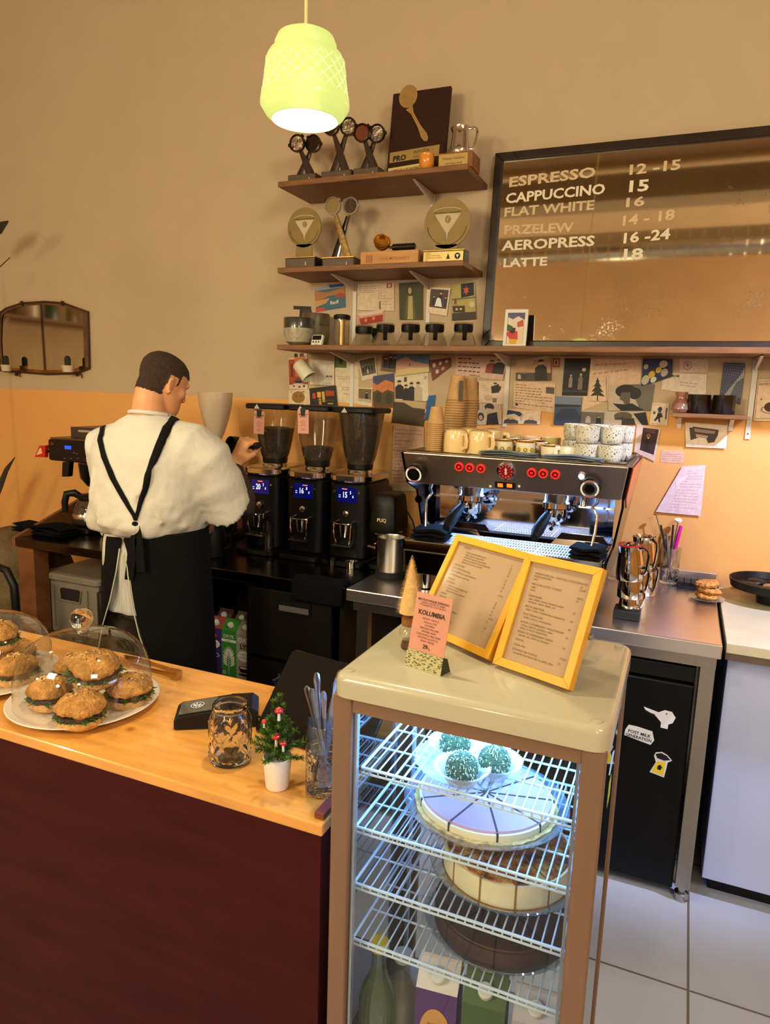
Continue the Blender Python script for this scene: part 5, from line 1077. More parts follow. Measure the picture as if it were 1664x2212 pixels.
# under the middle shelf
pic('postcard', 'postcard of orange hills and blue water with white lettering', A_([(330, 208), (548, 180), (556, 345), (342, 380)]), (70, 104, 128), [('p', [(0, .1), (.4, .25), (1, .1), (1, .45), (.5, .4), (0, .6)], (176, 120, 70)), ('r', 0, 0, 1, .12, (150, 170, 190)), ('e', .85, .45, .15, .1, (190, 60, 60)), ('p', [(0, .55), (.5, .5), (.35, .7), (0, .8)], (206, 150, 90)), ('r', 0, .86, .3, 1, (196, 70, 50)), ('t', .5, .78, .022, 'Banff', (240, 236, 226))], 'postcard')
pic('postcard', 'strip of blue sky postcard above the orange hills card', A_([(430, 186), (545, 172), (540, 195), (445, 205)]), (40, 70, 130), [], 'postcard')
pic('letter', 'white handwritten letter with a red stamp and a drawn lighthouse', A_([(640, 180), (905, 168), (905, 372), (640, 365)]), (222, 196, 170), [('l', .05, .10, .5, 4, .07, (150, 120, 120)), ('p', [(.58, .3), (.58, .02), (.59, .02), (.59, .95), (.58, .95)], (190, 150, 130)), ('r', .80, .01, .94, .18, (170, 80, 80)), ('r', .84, .04, .90, .15, (226, 200, 180)), ('p', [(.60, .95), (.605, .70), (.62, .62), (.635, .70), (.64, .95)], (90, 70, 66)), ('l', .62, .35, .95, 5, .1, (190, 150, 140))], 'letter')
pic('portrait_card', 'dark green portrait card with a glowing pale figure', A_([(938, 172), (1110, 160), (1112, 435), (944, 435)]), (66, 68, 42), [('e', .46, .22, .14, .12, (44, 36, 22)), ('e', .46, .22, .08, .09, (196, 160, 96)), ('p', [(.33, .36), (.6, .36), (.72, .99), (.2, .99)], (96, 92, 52)), ('p', [(.4, .36), (.56, .36), (.58, .99), (.34, .99)], (186, 168, 112))], 'picture')
pic('instant_photo', 'instant photo of people in a bar with a white bell shape', A_([(1160, 200), (1310, 208), (1282, 408), (1145, 385)]), (228, 208, 186), [('p', [(.06, .07), (.93, .07), (.93, .76), (.06, .76)], (84, 60, 62)), ('people', [(.58, .2, .9, dk_), (.25, .35, .6, (50, 40, 44)), (.84, .35, .6, (60, 44, 44))]), ('p', [(.33, .70), (.40, .42), (.48, .36), (.60, .42), (.70, .70)], (236, 240, 250))], 'photo')
pic('illustration_card', 'illustrated card of a kitchen with a dark starred window', A_([(1318, 180), (1485, 160), (1492, 430), (1322, 440)]), (176, 158, 92), [('p', [(.4, .02), (.95, .02), (.95, .36), (.4, .40)], (26, 24, 40)), ('p', [(.62, .08), (.66, .16), (.74, .14), (.69, .21), (.74, .28), (.66, .26), (.62, .34), (.58, .26), (.50, .28), (.55, .21), (.50, .14), (.58, .16)], (206, 80, 50)), ('r', 0, .40, 1, .44, (96, 104, 60)), ('p', [(.02, .6), (.55, .62), (.55, .8), (.05, .78)], (54, 46, 26)), ('e', .2, .70, .05, .03, (220, 200, 150)), ('e', .38, .70, .05, .03, (220, 200, 150)), ('e', .85, .6, .12, .08, (206, 196, 150)), ('r', 0, .80, 1, 1, (56, 46, 40)), ('r', .1, .42, .2, .56, (120, 70, 40))], 'card')
pic('instant_photo', 'small dark photo peeking out behind the stone bowls', A_([(178, 335), (320, 340), (318, 420), (172, 420)]), (200, 170, 140), [('r', .02, 0, .92, .3, (40, 32, 34)), ('r', .35, 0, .5, 1, (34, 28, 30)), ('r', .5, .3, .95, 1, (60, 50, 50))], 'photo')
pic('sweet_wrapper', 'shiny red and white wrapper above the coffee servers', A_([(640, 388), (835, 362), (832, 445), (648, 480)]), (206, 150, 130), [('p', [(.05, .45), (.95, .4), (.95, 1), (.1, .95)], (166, 44, 30)), ('p', [(0, 0), (1, 0), (.9, .25), (.1, .3)], (226, 196, 190)), ('e', .3, .65, .05, .15, (220, 130, 90)), ('e', .6, .6, .05, .15, (220, 130, 90))], 'wrapper')
# under the long shelf, left
pic('postcard', 'red postcard of a coffee cup on a chequered cloth', D_([(50, 50), (200, 40), (205, 300), (58, 298)]), (166, 70, 44), [('r', 0, 0, 1, .05, (226, 200, 170)), ('p', [(.3, 0), (.9, 0), (.95, .6), (.35, .6)], (214, 120, 70)), ('r', .1, .2, .22, .6, (120, 30, 26)), ('p', [(0, .86), (1, .84), (1, 1), (0, 1)], (226, 206, 180)), ('r', .2, .88, .3, .92, dk_), ('r', .5, .9, .6, .95, dk_), ('r', .75, .87, .85, .93, dk_), ('e', .5, .75, .20, .07, (50, 36, 46)), ('e', .5, .70, .18, .04, (110, 66, 40)), ('e', .5, .84, .3, .03, (226, 206, 190))], 'postcard')
pic('photo_strip', 'narrow photo strip right under the long shelf end', D_([(90, 8), (200, 8), (200, 36), (90, 40)]), (206, 180, 160), [('r', .05, .2, .3, 1, dk_), ('r', .45, .1, .75, 1, (110, 60, 60))], 'photo')
pic('sticker_card', 'white card with a round brown animal face', D_([(50, 305), (218, 300), (222, 425), (52, 420)]), (222, 200, 172), [('e', .46, .5, .31, .40, (150, 106, 46)), ('e', .36, .42, .04, .05, (90, 60, 30)), ('e', .58, .42, .04, .05, (90, 60, 30)), ('t', .12, .2, .012, '2', dk_), ('t', .6, .2, .012, '184', dk_)], 'card')
pic('postcard', 'dark night postcard of yellow lit windows', D_([(216, 292), (428, 268), (442, 432), (225, 430)]), (38, 30, 28), [('r', .28, .25, .42, .55, (226, 170, 70)), ('r', .10, .3, .22, .6, (190, 70, 40)), ('r', .46, .25, .56, .8, (206, 170, 80)), ('p', [(.6, .2), (.92, .25), (.92, .5), (.6, .5)], (170, 60, 30)), ('r', .33, .6, .42, .95, (190, 150, 60)), ('t', .65, .92, .014, 'nooc', (226, 206, 170)), ('r', .1, .7, .9, .73, (100, 70, 40))], 'postcard')
pic('business_card', 'white card reading MAMAM under the white lamp sconce', D_([(222, 60), (415, 75), (415, 268), (222, 262)]), (226, 210, 190), [('t', .52, .68, .014, 'MAMAM', (60, 50, 46)), ('e', .55, .74, .012, .012, dk_), ('e', .66, .74, .012, .012, dk_), ('e', .78, .74, .012, .012, dk_), ('e', .90, .74, .012, .012, dk_), ('l', .5, .90, .95, 2, .05, (170, 150, 140))], 'card')
pic('letter', 'large white letter with a few handwritten lines behind the bracket', D_([(415, 80), (612, 82), (606, 415), (430, 400)]), (224, 206, 180), [('l', .12, .36, .7, 2, .05, (170, 130, 120)), ('l', .30, .62, .6, 2, .05, (120, 90, 90)), ('l', .35, .78, .65, 1, .05, (150, 130, 120))], 'letter')
pic('photo_print', 'small green photo of a dark bird', D_([(420, 20), (512, 26), (512, 128), (418, 126)]), (88, 104, 48), [('p', [(.45, .25), (.6, .2), (.7, .5), (.6, .75), (.45, .7), (.35, .4)], (40, 44, 30))], 'photo')
pic('instant_photo', 'tilted instant photo of a seated group', D_([(605, 65), (742, 32), (762, 205), (640, 232)]), (228, 208, 180), [('p', [(.06, .05), (.94, .05), (.94, .78), (.06, .78)], (92, 84, 78)), ('people', [(.2, .35, .5, dk_), (.38, .3, .55, dk_), (.56, .32, .5, (40, 34, 40)), (.74, .35, .5, dk_), (.45, .5, .4, (206, 180, 160))])], 'photo')
pic('photo_print', 'dark photo of three people hugging', D_([(800, 30), (935, 10), (905, 165), (785, 150)]), (120, 84, 76), [('people', [(.25, .2, 1.1, dk_), (.55, .15, 1.2, (26, 22, 26)), (.8, .2, 1.1, dk_)]), ('r', 0, .85, 1, 1, (110, 84, 60))], 'photo')
pic('postcard', 'postcard of an orange mountain with dark cacti', D_([(725, 195), (890, 170), (893, 445), (728, 440)]), (206, 120, 66), [('p', [(0, 0), (1, 0), (1, .28), (.6, .16), (.2, .3), (0, .2)], (70, 70, 110)), ('p', [(0, .52), (.2, .45), (.45, .55), (.7, .47), (1, .55), (1, 1), (0, 1)], (80, 66, 40)), ('e', .25, .7, .16, .18, (60, 52, 30)), ('e', .75, .72, .16, .18, (60, 52, 30)), ('r', 0, .93, 1, 1, (110, 52, 34))], 'postcard')
pic('instant_photo', 'instant photo of a person sitting by a table', D_([(602, 285), (722, 290), (716, 438), (600, 420)]), (226, 206, 180), [('p', [(.07, .06), (.93, .06), (.93, .80), (.07, .80)], (120, 96, 74)), ('people', [(.62, .25, .8, dk_)]), ('r', .07, .62, .9, .8, (196, 176, 150))], 'photo')
pic('poster', 'poster of a blue sky over a pink hill', D_([(915, 12), (1170, 10), (1175, 160), (905, 195)]), (90, 134, 176), [('p', [(0, .35), (.3, .15), (.55, .4), (1, .6), (1, 1), (0, 1)], (206, 160, 140)), ('p', [(0, .75), (.4, .7), (1, .75), (1, 1), (0, 1)], (222, 196, 140)), ('p', [(.4, .5), (.42, .48), (.45, .6), (.42, .6)], dk_)], 'poster')
pic('photo_print', 'pale photo of four people standing in dark clothes', D_([(900, 185), (1165, 155), (1168, 395), (905, 385)]), (224, 212, 184), [('people', [(.13, .32, 1.15, dk_), (.33, .48, .95, dk_), (.50, .42, 1.05, dk_), (.70, .42, 1.05, (196, 176, 156))]), ('r', .28, .12, .36, .3, (80, 70, 60)), ('e', .92, .2, .05, .06, (190, 170, 140))], 'photo')
pic('photo_print', 'dark landscape photo of a mountain slope', D_([(895, 380), (1155, 398), (1130, 600), (872, 565)]), (78, 62, 44), [('p', [(0, 0), (1, .02), (1, .30), (.6, .28), (.3, .1), (0, .12)], (196, 166, 124)), ('p', [(0, .1), (.3, .1), (.65, .32), (1, .38), (1, .62), (0, .66)], (66, 54, 40))], 'photo')
pic('photo_print', 'photo of plates of strawberries', D_([(1172, 68), (1348, 45), (1348, 120), (1200, 232)]), (120, 60, 46), [('e', .2, .3, .08, .12, (220, 190, 170)), ('e', .5, .3, .08, .12, (220, 190, 170)), ('e', .8, .3, .08, .12, (220, 190, 170)), ('e', .3, .7, .08, .12, (220, 190, 170)), ('e', .6, .7, .08, .12, (210, 150, 130))], 'photo')
pic('event_flyer', 'white flyer with small black drawings and a dancing couple', [(985, 768), (1098, 770), (1086, 822), (985, 810)], (220, 184, 168), [('l', .05, .12, .5, 4, .2, (70, 50, 50)), ('people', [(.72, .25, .9, (150, 50, 50)), (.87, .2, 1.0, dk_)]), ('t', .3, .96, .011, 'Piknikowe', dk_)], 'flyer')
pic('airmail_envelope', 'blue envelope with striped edge behind the paper cups', D_([(1160, 350), (1225, 345), (1200, 545), (1130, 545)]), (30, 92, 156), [('p', [(0, 0), (.15, 0), (.1, .2), (0, .2)], (220, 200, 200)), ('p', [(0, .3), (.13, .3), (.1, .45), (0, .45)], (190, 60, 60)), ('p', [(0, .55), (.13, .55), (.1, .7), (0, .7)], (220, 200, 200)), ('p', [(.0, .8), (.15, .8), (.1, 1), (0, 1)], (190, 60, 60))], 'envelope')
pic('wall_calendar', 'pale pink grid calendar hanging beside the coffee machine', [(850, 918), (916, 922), (916, 1062), (846, 1060)], (220, 176, 150), [('l', .06, .06, .95, 8, .055, (180, 130, 116)), ('r', 0, .37, 1, .38, (150, 90, 80)), ('l', .06, .42, .95, 8, .055, (180, 130, 116)), ('r', 0, .68, 1, .69, (150, 90, 80)), ('l', .06, .74, .95, 4, .055, (190, 140, 126)), ('r', 0, .94, 1, 1, (206, 190, 160)), ('r', .33, 0, .335, .93, (180, 130, 116)), ('r', .66, 0, .665, .93, (180, 130, 116))], 'calendar')
# right part
pic('photo_print', 'photo of a man in black at a bar', B_([(245, 100), (440, 70), (440, 212), (245, 212)]), (190, 150, 120), [('p', [(0, .6), (1, .7), (1, 1), (0, 1)], (84, 70, 62)), ('people', [(.72, .25, 1.5, dk_), (.25, .65, .5, (60, 50, 50)), (.1, .7, .4, (200, 180, 160))]), ('r', 0, 0, .5, .25, (206, 176, 140)), ('r', .5, 0, 1, .08, (226, 200, 180))], 'photo')
pic('postage_stamp', 'small red postage stamp', B_([(452, 86), (492, 86), (490, 138), (450, 138)]), (150, 60, 50), [('r', .2, .2, .8, .8, (206, 150, 110)), ('r', .35, .3, .6, .7, (60, 30, 40))], 'stamp')
pic('photo_print', 'black night photo of two seated friends', B_([(518, 88), (664, 88), (644, 298), (502, 295)]), (18, 16, 20), [('people', [(.3, .45, .6, (150, 130, 124)), (.68, .42, .75, (126, 110, 104))]), ('e', .78, .3, .08, .05, (220, 180, 130)), ('r', 0, .85, 1, .9, (60, 54, 56))], 'photo')
pic('letter', 'handwritten letter with a small stuck photo', B_([(235, 214), (466, 228), (462, 395), (228, 360)]), (222, 186, 156), [('l', .05, .12, .68, 8, .10, (130, 90, 80)), ('r', .78, .14, .98, .36, (90, 76, 72)), ('l', .68, .50, .95, 4, .10, (150, 110, 100)), ('r', .06, .83, .12, .93, (60, 44, 44))], 'letter')
pic('letter', 'large white letter with a printed fir tree', B_([(668, 90), (945, 92), (760, 330), (612, 305)][:0] or [(664, 90), (948, 95), (940, 250), (610, 380)]), (228, 192, 164), [('l', .1, .1, .75, 2, .18, (196, 150, 136))], 'letter', layer=0)
pic('fir_tree_print', 'small printed black fir tree between the photos', B_([(656, 190), (748, 195), (748, 330), (652, 325)]), (226, 190, 162), [('p', [(.50, .02), (.62, .2), (.56, .2), (.74, .4), (.62, .4), (.86, .62), (.66, .6), (.95, .80), (.54, .76), (.54, .98), (.47, .98), (.47, .76), (.08, .80), (.34, .6), (.14, .62), (.38, .4), (.26, .4), (.44, .2), (.38, .2)], (46, 46, 36))], 'print', layer=5)
pic('photo_print', 'black and white profile photo of a curly haired person', B_([(760, 235), (1018, 232), (1000, 380), (762, 380)]), (196, 176, 156), [('p', [(.45, .0), (1, .0), (1, 1), (.75, 1), (.6, .5)], (110, 104, 98)), ('e', .40, .26, .24, .26, (30, 26, 28)), ('e', .60, .35, .14, .22, (34, 30, 32)), ('p', [(.30, .3), (.50, .3), (.5, .78), (.40, .80), (.33, .62), (.26, .56)], (96, 84, 78)), ('p', [(.10, .72), (.40, .76), (.55, .72), (.85, 1), (.30, 1)], (28, 24, 26))], 'photo')
pic('photo_print', 'blue photo of plates and yellow fruit seen from above', B_([(955, 90), (1122, 92), (1115, 190), (945, 245)]), (38, 46, 84), [('e', .70, .25, .14, .18, (206, 190, 170)), ('e', .55, .5, .10, .14, (214, 180, 60)), ('e', .33, .65, .11, .16, (214, 180, 60)), ('e', .13, .8, .13, .18, (200, 190, 170)), ('e', .75, .68, .12, .2, (190, 170, 160)), ('e', .12, .3, .08, .1, (200, 180, 160)), ('e', .4, .88, .1, .12, (220, 220, 210))], 'photo')
pic('drawing', 'pale card with a purple line drawing under the shelf', B_([(1160, 92), (1322, 92), (1315, 165), (1160, 165)]), (224, 200, 188), [('e', .28, .5, .16, .35, (196, 140, 170)), ('e', .28, .5, .13, .28, (220, 190, 186)), ('e', .28, .45, .06, .14, (190, 130, 160))], 'drawing')
pic('business_card', 'white card reading MAMAM at the right under the long shelf', B_([(1068, 168), (1312, 178), (1305, 300), (1058, 260)]), (232, 214, 200), [('t', .05, .22, .014, 'MAMAM', (60, 50, 50)), ('e', .08, .28, .01, .014, dk_), ('e', .18, .28, .01, .014, dk_), ('e', .28, .28, .01, .014, dk_), ('e', .38, .28, .01, .014, dk_), ('l', .4, .45, .8, 2, .16, (190, 160, 150))], 'card')
pic('sketch_sheet', 'white sheet with drawings of a kettle, a bear and a grinder', B_([(38, 215), (205, 215), (190, 345), (38, 335)]), (224, 196, 172), [('p', [(.42, .25), (.68, .12), (.72, .5), (.46, .55)], (40, 36, 36)), ('p', [(.68, .2), (.78, .25), (.74, .45), (.70, .4)], (60, 54, 50)), ('e', .56, .1, .06, .04, (40, 36, 36)), ('e', .35, .75, .16, .14, (200, 170, 150)), ('r', .50, .75, .65, .95, (120, 110, 104)), ('l', .1, .2, .35, 3, .1, (190, 150, 140))], 'drawing')
pic('photo_print', 'photo of red leaves cut off by the paper cups', B_([(0, 215), (38, 220), (36, 338), (0, 340)]), (120, 36, 26), [('p', [(.2, .1), (.6, .3), (.5, .9), (.3, .8)], (166, 60, 40))], 'photo')
pic('photo_print', 'black and white photo of a man with bowed head and a woman', B_([(10, 340), (160, 342), (165, 455), (10, 460)]), (196, 176, 160), [('e', .58, .16, .18, .18, dk_), ('p', [(.45, .2), (.7, .25), (.66, .5), (.48, .42)], (190, 166, 150)), ('p', [(.5, .5), (.85, .4), (.9, 1), (.45, 1)], (28, 26, 30)), ('e', .26, .62, .12, .2, dk_), ('e', .26, .66, .07, .12, (180, 156, 140)), ('r', 0, 0, .2, .3, (90, 74, 66))], 'photo')
pic('illustration_card', 'card with a blue ribbon and two striped figures', B_([(175, 370), (385, 380), (380, 455), (170, 452)]), (226, 200, 174), [('p', [(.12, .05), (.45, .15), (.55, .4), (.45, .5), (.3, .3), (.1, .4)], (44, 52, 100)), ('p', [(.55, .3), (.5, .8), (.46, .8), (.48, .4)], (190, 170, 150)), ('p', [(.03, .98), (.05, .75), (.2, .6), (.42, .8), (.42, .98)], (70, 66, 70)), ('p', [(.56, .98), (.6, .75), (.75, .65), (.92, .8), (.92, .98)], (70, 66, 70)), ('e', .22, .62, .07, .1, (206, 170, 150)), ('e', .76, .62, .07, .1, (206, 170, 150))], 'card')
pic('photo_print', 'blue photo of a dark lake under a pale sky', B_([(466, 298), (612, 305), (602, 460), (456, 458)]), (66, 78, 110), [('p', [(0, 0), (1, 0), (1, .28), (0, .28)], (116, 130, 156)), ('p', [(0, .28), (1, .28), (1, .34), (0, .38)], (30, 32, 44)), ('p', [(.25, .45), (.8, .42), (1, .7), (1, 1), (0, 1), (0, .75)], (40, 52, 86))], 'photo')
pic('photo_print', 'black and white photo of two people laughing', B_([(605, 375), (738, 382), (735, 458), (600, 455)]), (110, 100, 96), [('people', [(.35, .4, .9, (190, 176, 166)), (.78, .45, .9, dk_)]), ('r', 0, 0, 1, .12, (200, 184, 170))], 'photo')
pic('photo_print', 'black and white photo of a person in a cap', B_([(740, 385), (968, 380), (985, 460), (735, 460)]), (196, 182, 166), [('e', .45, .35, .22, .3, (90, 82, 78)), ('p', [(.25, .5), (.5, .42), (.42, .62), (.25, .62)], (60, 54, 52)), ('p', [(.42, .55), (.70, .5), (.72, 1), (.40, 1)], (54, 46, 44)), ('p', [(.70, .2), (1, .1), (1, 1), (.86, 1)], (28, 26, 26))], 'photo')
pic('playing_card', 'white playing card with a small black dancing figure', B_([(1005, 335), (1102, 340), (1090, 465), (990, 458)]), (228, 206, 184), [('l', .12, .08, .9, 1, .06, (190, 70, 60)), ('l', .12, .93, .9, 1, .05, (190, 70, 60)), ('e', .50, .28, .15, .04, dk_), ('p', [(.42, .18), (.6, .18), (.62, .28), (.42, .28)], dk_), ('e', .5, .36, .1, .07, (60, 44, 40)), ('p', [(.4, .44), (.62, .44), (.7, .62), (.55, .66), (.6, .86), (.5, .86), (.46, .7), (.3, .84), (.24, .78), (.36, .6)], dk_), ('e', .2, .45, .07, .07, (90, 70, 66)), ('r', .84, .2, .92, .7, (90, 70, 66))], 'card')
pic('instant_photo', 'tilted dark instant photo beside the cup stacks', B_([(920, 455), (1055, 478), (1020, 665), (905, 610)]), (212, 184, 170), [('p', [(.28, .08), (.93, .05), (.9, .82), (.25, .85)], (52, 28, 34)), ('people', [(.55, .35, .8, (30, 20, 26))]), ('e', .55, .3, .08, .05, (190, 120, 90)), ('r', .4, .08, .8, .2, (90, 50, 56))], 'photo')
pic('photo_print', 'blue and white grid print of a tower', B_([(1405, 112), (1525, 116), (1500, 345), (1385, 290)]), (54, 62, 98), [('p', [(.85, .3), (1, .1), (1, 1), (.2, .95)], (186, 180, 176)), ('p', [(.7, .5), (1, .35), (1, 1), (.4, 1)], (84, 88, 116))]+[('r', .04+.08*i, .03, .055+.08*i, .97, (150, 150, 166)) for i in range(12)]+[('r', .03, .04+.07*i, .97, .05+.07*i, (120, 124, 150)) for i in range(13)], 'print')
pic('coffee_print', 'framed style print of a coffee cup at the right edge', B_([(1595, 205), (1720, 205), (1720, 440), (1570, 438)]), (226, 196, 166), [('r', .06, .04, .95, .05, (150, 110, 84)), ('r', .04, .04, .06, .95, (150, 110, 84)), ('t', .08, .14, .011, 'GDYBYM', (90, 64, 50)), ('e', .65, .72, .40, .10, (110, 70, 50)), ('e', .65, .72, .36, .085, (226, 196, 170)), ('e', .65, .66, .28, .12, (70, 40, 30)), ('r', .2, .45, .28, .5, (120, 130, 90)), ('r', .04, .93, .95, .94, (150, 110, 84))], 'print')
pic('machine_drawing', 'white sheet with a dark drawing of a machine below the small shelf', B_([(1190, 445), (1428, 462), (1420, 592), (1195, 582)]), (228, 206, 190), [('p', [(.18, .15), (.80, .22), (.78, .45), (.70, .75), (.55, .80), (.50, .6), (.15, .5)], (66, 50, 44)), ('p', [(.22, .22), (.72, .28), (.70, .4), (.2, .36)], (150, 124, 110)), ('p', [(.10, .2), (.20, .2), (.3, .6), (.12, .72)], (70, 54, 48)), ('p', [(.25, .45), (.55, .5), (.52, .62), (.26, .58)], (176, 150, 136))], 'drawing')
pic('price_list', 'small printed pink grid sheet right of the machine', B_([(1060, 600), (1185, 605), (1180, 675), (1050, 668)]), (220, 176, 156), [('l', .05, .12, .95, 5, .17, (176, 126, 116))], 'notice')
pic('notice_sheet', 'curled white printed sheet on the lit wall right of the machine', B_([(1175, 690), (1305, 685), (1278, 968), (1025, 945)]), (228, 200, 206), [('l', .30, .10, .92, 7, .055, (196, 166, 176)), ('l', .25, .5, .90, 7, .06, (200, 170, 180)), ('p', [(.05, .28), (.42, .18), (.35, .30), (.15, .42)], (236, 214, 218))], 'notice', layer=6)
# white bucket lamp (wall sconce) pointing down right
q0, q1 = atY(655, 783, WY-.10), atY(680, 820, WY-.04)
ls = thing('wall_sconce', 'white cylindrical wall sconce tilted over the postcards', 'wall lamp', (q0+q1)/2)
d = (atY(682, 826, WY-.12)-atY(645, 776, WY-.12)).normalized(); T = basis((0, -.045, 0), d.orthogonal(), d.cross(d.orthogonal()), d)
g = G(); g.T = T; g.lathe([(.001, -.045), (.030, -.045), (.032, -.042), (.036, .040), (.034, .041), (.030, -.038), (.001, -.039)], mat('white_sconce_enamel', (226, 220, 196), .4, noise=.03), 32); put('shade', g, ls)
qb = atY(700, 810, WY)-V(ls.location); put('mounting_arm', G().tube([(0.01, -.03, -.005), (qb.x, -.012, qb.z)], .006, white).box(qb.x-.016, qb.x+.016, qb.y-.010, qb.y-.001, qb.z-.045, qb.z+.05, white), ls)
# ------------------------------------------------------------------ espresso machine
em = thing('espresso_machine', 'polished steel two-group espresso machine with glowing red buttons, cups stacked on top', 'coffee machine', (-.55, 2.6, BZ))
pol = mat('polished_machine_steel', (200, 182, 168), .3, 1, noise=.1, nscale=5); dkp = mat('dark_polished_steel', (70, 62, 62), .14, 1, noise=.15, nscale=6)
def EX(z, s): f = (1.41-z)/.31; return (-.925+.036*f) if s < 0 else (-.157-.046*f)
def quadbox(g, P, Q, m):  # two quads joined into a solid
    return g.add(list(P)+list(Q), [(0, 1, 2, 3), (7, 6, 5, 4), (0, 4, 5, 1), (1, 5, 6, 2), (2, 6, 7, 3), (3, 7, 4, 0)], m)
ZT, ZP = 1.408, 1.297; YT, YP = 2.345, 2.378
g = G(); quadbox(g, [(EX(ZP, -1), YP, ZP), (EX(ZP, 1), YP, ZP), (EX(ZT, 1), YT, ZT), (EX(ZT, -1), YT, ZT)], [(EX(ZP, -1), 2.88, ZP), (EX(ZP, 1), 2.88, ZP), (EX(ZT, 1), 2.90, ZT), (EX(ZT, -1), 2.90, ZT)], pol)
wpart('head_housing', em, g, bevel=.003)
wpart('cup_rail', em, G().tube([(EX(ZT, -1)+.01, YT+.01, ZT+.006), (EX(ZT, 1)-.01, YT+.01, ZT+.006), (EX(ZT, 1)-.01, 2.88, ZT+.006), (EX(ZT, -1)+.01, 2.88, ZT+.006), (EX(ZT, -1)+.01, YT+.01, ZT+.006)], .004, chrome))
for s in (-1, 1):
    m = mat('red_orange_side_enamel', (206, 84, 58), .3, coat=.5) if s > 0 else dkp
    g = G(); sh = [(YT+.004, ZT), (YP+.002, ZP), (2.47, 1.26), (2.50, 1.12), (2.31, 1.098), (2.33, .985), (2.90, .985), (2.92, 1.20), (2.90, ZT)]
    g.prism([(EX(z, s)+s*.001, y, z) for y, z in sh], (s*.008, 0, 0), dkp); wpart('side_panel', em, g)
    g = G(); g.prism([(EX(z, s)+s*.0095, y, z) for y, z in ((YT+.03, ZT-.005), (YP+.03, 1.30), (2.60, 1.24), (2.89, 1.30), (2.88, ZT-.005))], (s*.004, 0, 0), m); wpart('side_trim', em, g, bevel=.001)
splash = mat('mirror_polished_splashback', (208, 205, 210), .06, 1, noise=.06, nscale=4)
wpart('splashback', em, G().box(-.88, -.21, 2.60, 2.61, 1.10, ZP, splash).box(-.88, -.21, 2.575, 2.60, 1.225, 1.232, chrome))
wpart('base_housing', em, G().box(-.868, -.225, 2.34, 2.88, .972, 1.075, dkp), bevel=.004)
g = G(); x0, x1, y0, y1 = -.893, -.203, 2.300, 2.60
g.box(x0, x1, y0, y0+.008, 1.066, 1.102, chrome).box(x0, x0+.008, y0, y1, 1.066, 1.102, chrome).box(x1-.008, x1, y0, y1, 1.066, 1.102, chrome).box(x0, x1, y0, y1, 1.062, 1.070, steel)
wpart('drip_tray', em, g, bevel=.002)
satin = mat('satin_grate_steel', (215, 215, 218), .5, .7)
for k in range(3):
    a = x0+.012+k*.2225; b_ = a+.218; g = G(); n = 22
    for i in range(n+1): x = a+(b_-a)*i/n; g.box(x-.0022, x+.0022, y0+.012, y1-.07, 1.092, 1.096, satin)
    for i in range(6): y = y0+.012+(y1-.07-y0-.012)*i/5; g.box(a, b_, y-.004, y+.004, 1.0925, 1.097, satin)
    wpart('drip_grate', em, g)
for k in (0, 2): a = x0+.03+k*.2225; wpart('splash_guard', em, G().prism([(a, y1-.068, 1.092), (a+.19, y1-.068, 1.092), (a+.17, y1-.064, 1.118), (a+.02, y1-.064, 1.118)], (0, .003, 0), chrome))
for x in (-.83, -.27):
    for y in (2.38, 2.82): wpart('foot', em, G().lathe([(.026, BZ+.0005), (.026, BZ+.01), (.018, BZ+.015), (.018, .972)], chrome, 24, (x, y, 0)))
pO, pN = V((0, YT, ZT)), V((0, ZT-ZP, YP-YT)).normalized(); pU = V((0, YT-YP, ZT-ZP)).normalized()
def pan(px, py, o=.001): q = atP(px, py, pO, pN); return q-pN*o if pN.y > 0 else q+pN*o
def pT(px, py, o=.001): q = pan(px, py, o); return basis(q, (1, 0, 0), pU, -pN)
redg = glow('glowing_red_ring', (255, 30, 20), 2.2); redd = mat('button_red', (60, 10, 10), .4, emit=(200, 20, 16), es=.08)
for px, py in ((992, 1008), (1015, 1010), (1039, 1012), (1149, 1021), (1174, 1023), (1200, 1025)):
    g = G(); g.T = pT(px, py); g.lathe([(.0140, .000), (.0150, .003), (.0112, .0035), (.0108, 0)], redg, 24, cap=False).lathe([(.0001, .002), (.0108, .002)], redd, 20).lathe([(.0035, .003), (.0046, .003)], redg, 12)
    wpart('brew_button', em, g)
g = G(); g.T = pT(1094, 1017); g.lathe([(.030, 0), (.032, .004), (.030, .009), (.026, .010), (.026, .004)], chrome, 36, wob=lambda t, k: 1+(.02*cos(8*t) if k == 1 else 0), cap=False).lathe([(.0001, .005), (.026, .005)], mat('gauge_red_dial', (140, 22, 26), .4, emit=(150, 20, 24), es=.35), 30)
for i in range(12): a = R(30*i); g.tube([(cos(a)*.019, sin(a)*.019, .0058), (cos(a)*.023, sin(a)*.023, .0058)], .0009, wst, 4)
g.tube([(0, -.012, .0062), (-.003, -.004, .0062), (.003, .004, .0062), (0, .012, .0062)], .0016, wst, 5); g.tube([(0, .012, .0062), (-.003, .004, .0062), (.003, -.004, .0062), (0, -.012, .0062)], .0016, wst, 5); wpart('pressure_gauge', em, g)
g = G(); g.T = pT(1092, 1048); g.rbox(-.036, .036, -.012, .012, 0, .002, black, .003)
g.box(-.026, -.008, -.007, .006, .002, .0026, glow('orange_led_digits', (255, 70, 20), 5)).box(.006, .024, -.006, .007, .002, .0026, glow('orange_led_digits', (255, 70, 20), 5)); wpart('led_display', em, g, auto=30)
g = G(); g.T = pT(1257, 1028); g.lathe([(.012, 0), (.0125, .004), (.010, .005)], chrome, 20, cap=False).lathe([(.0001, .004), (.010, .0045)], glow('white_led', (215, 215, 255), 3.0), 18); wpart('power_light', em, g)
for px in (1060, 1122): g = G(); g.T = pT(px, 1050); g.box(-.004, .004, -.004, .004, 0, .0008, wst); wpart('panel_mark', em, g)
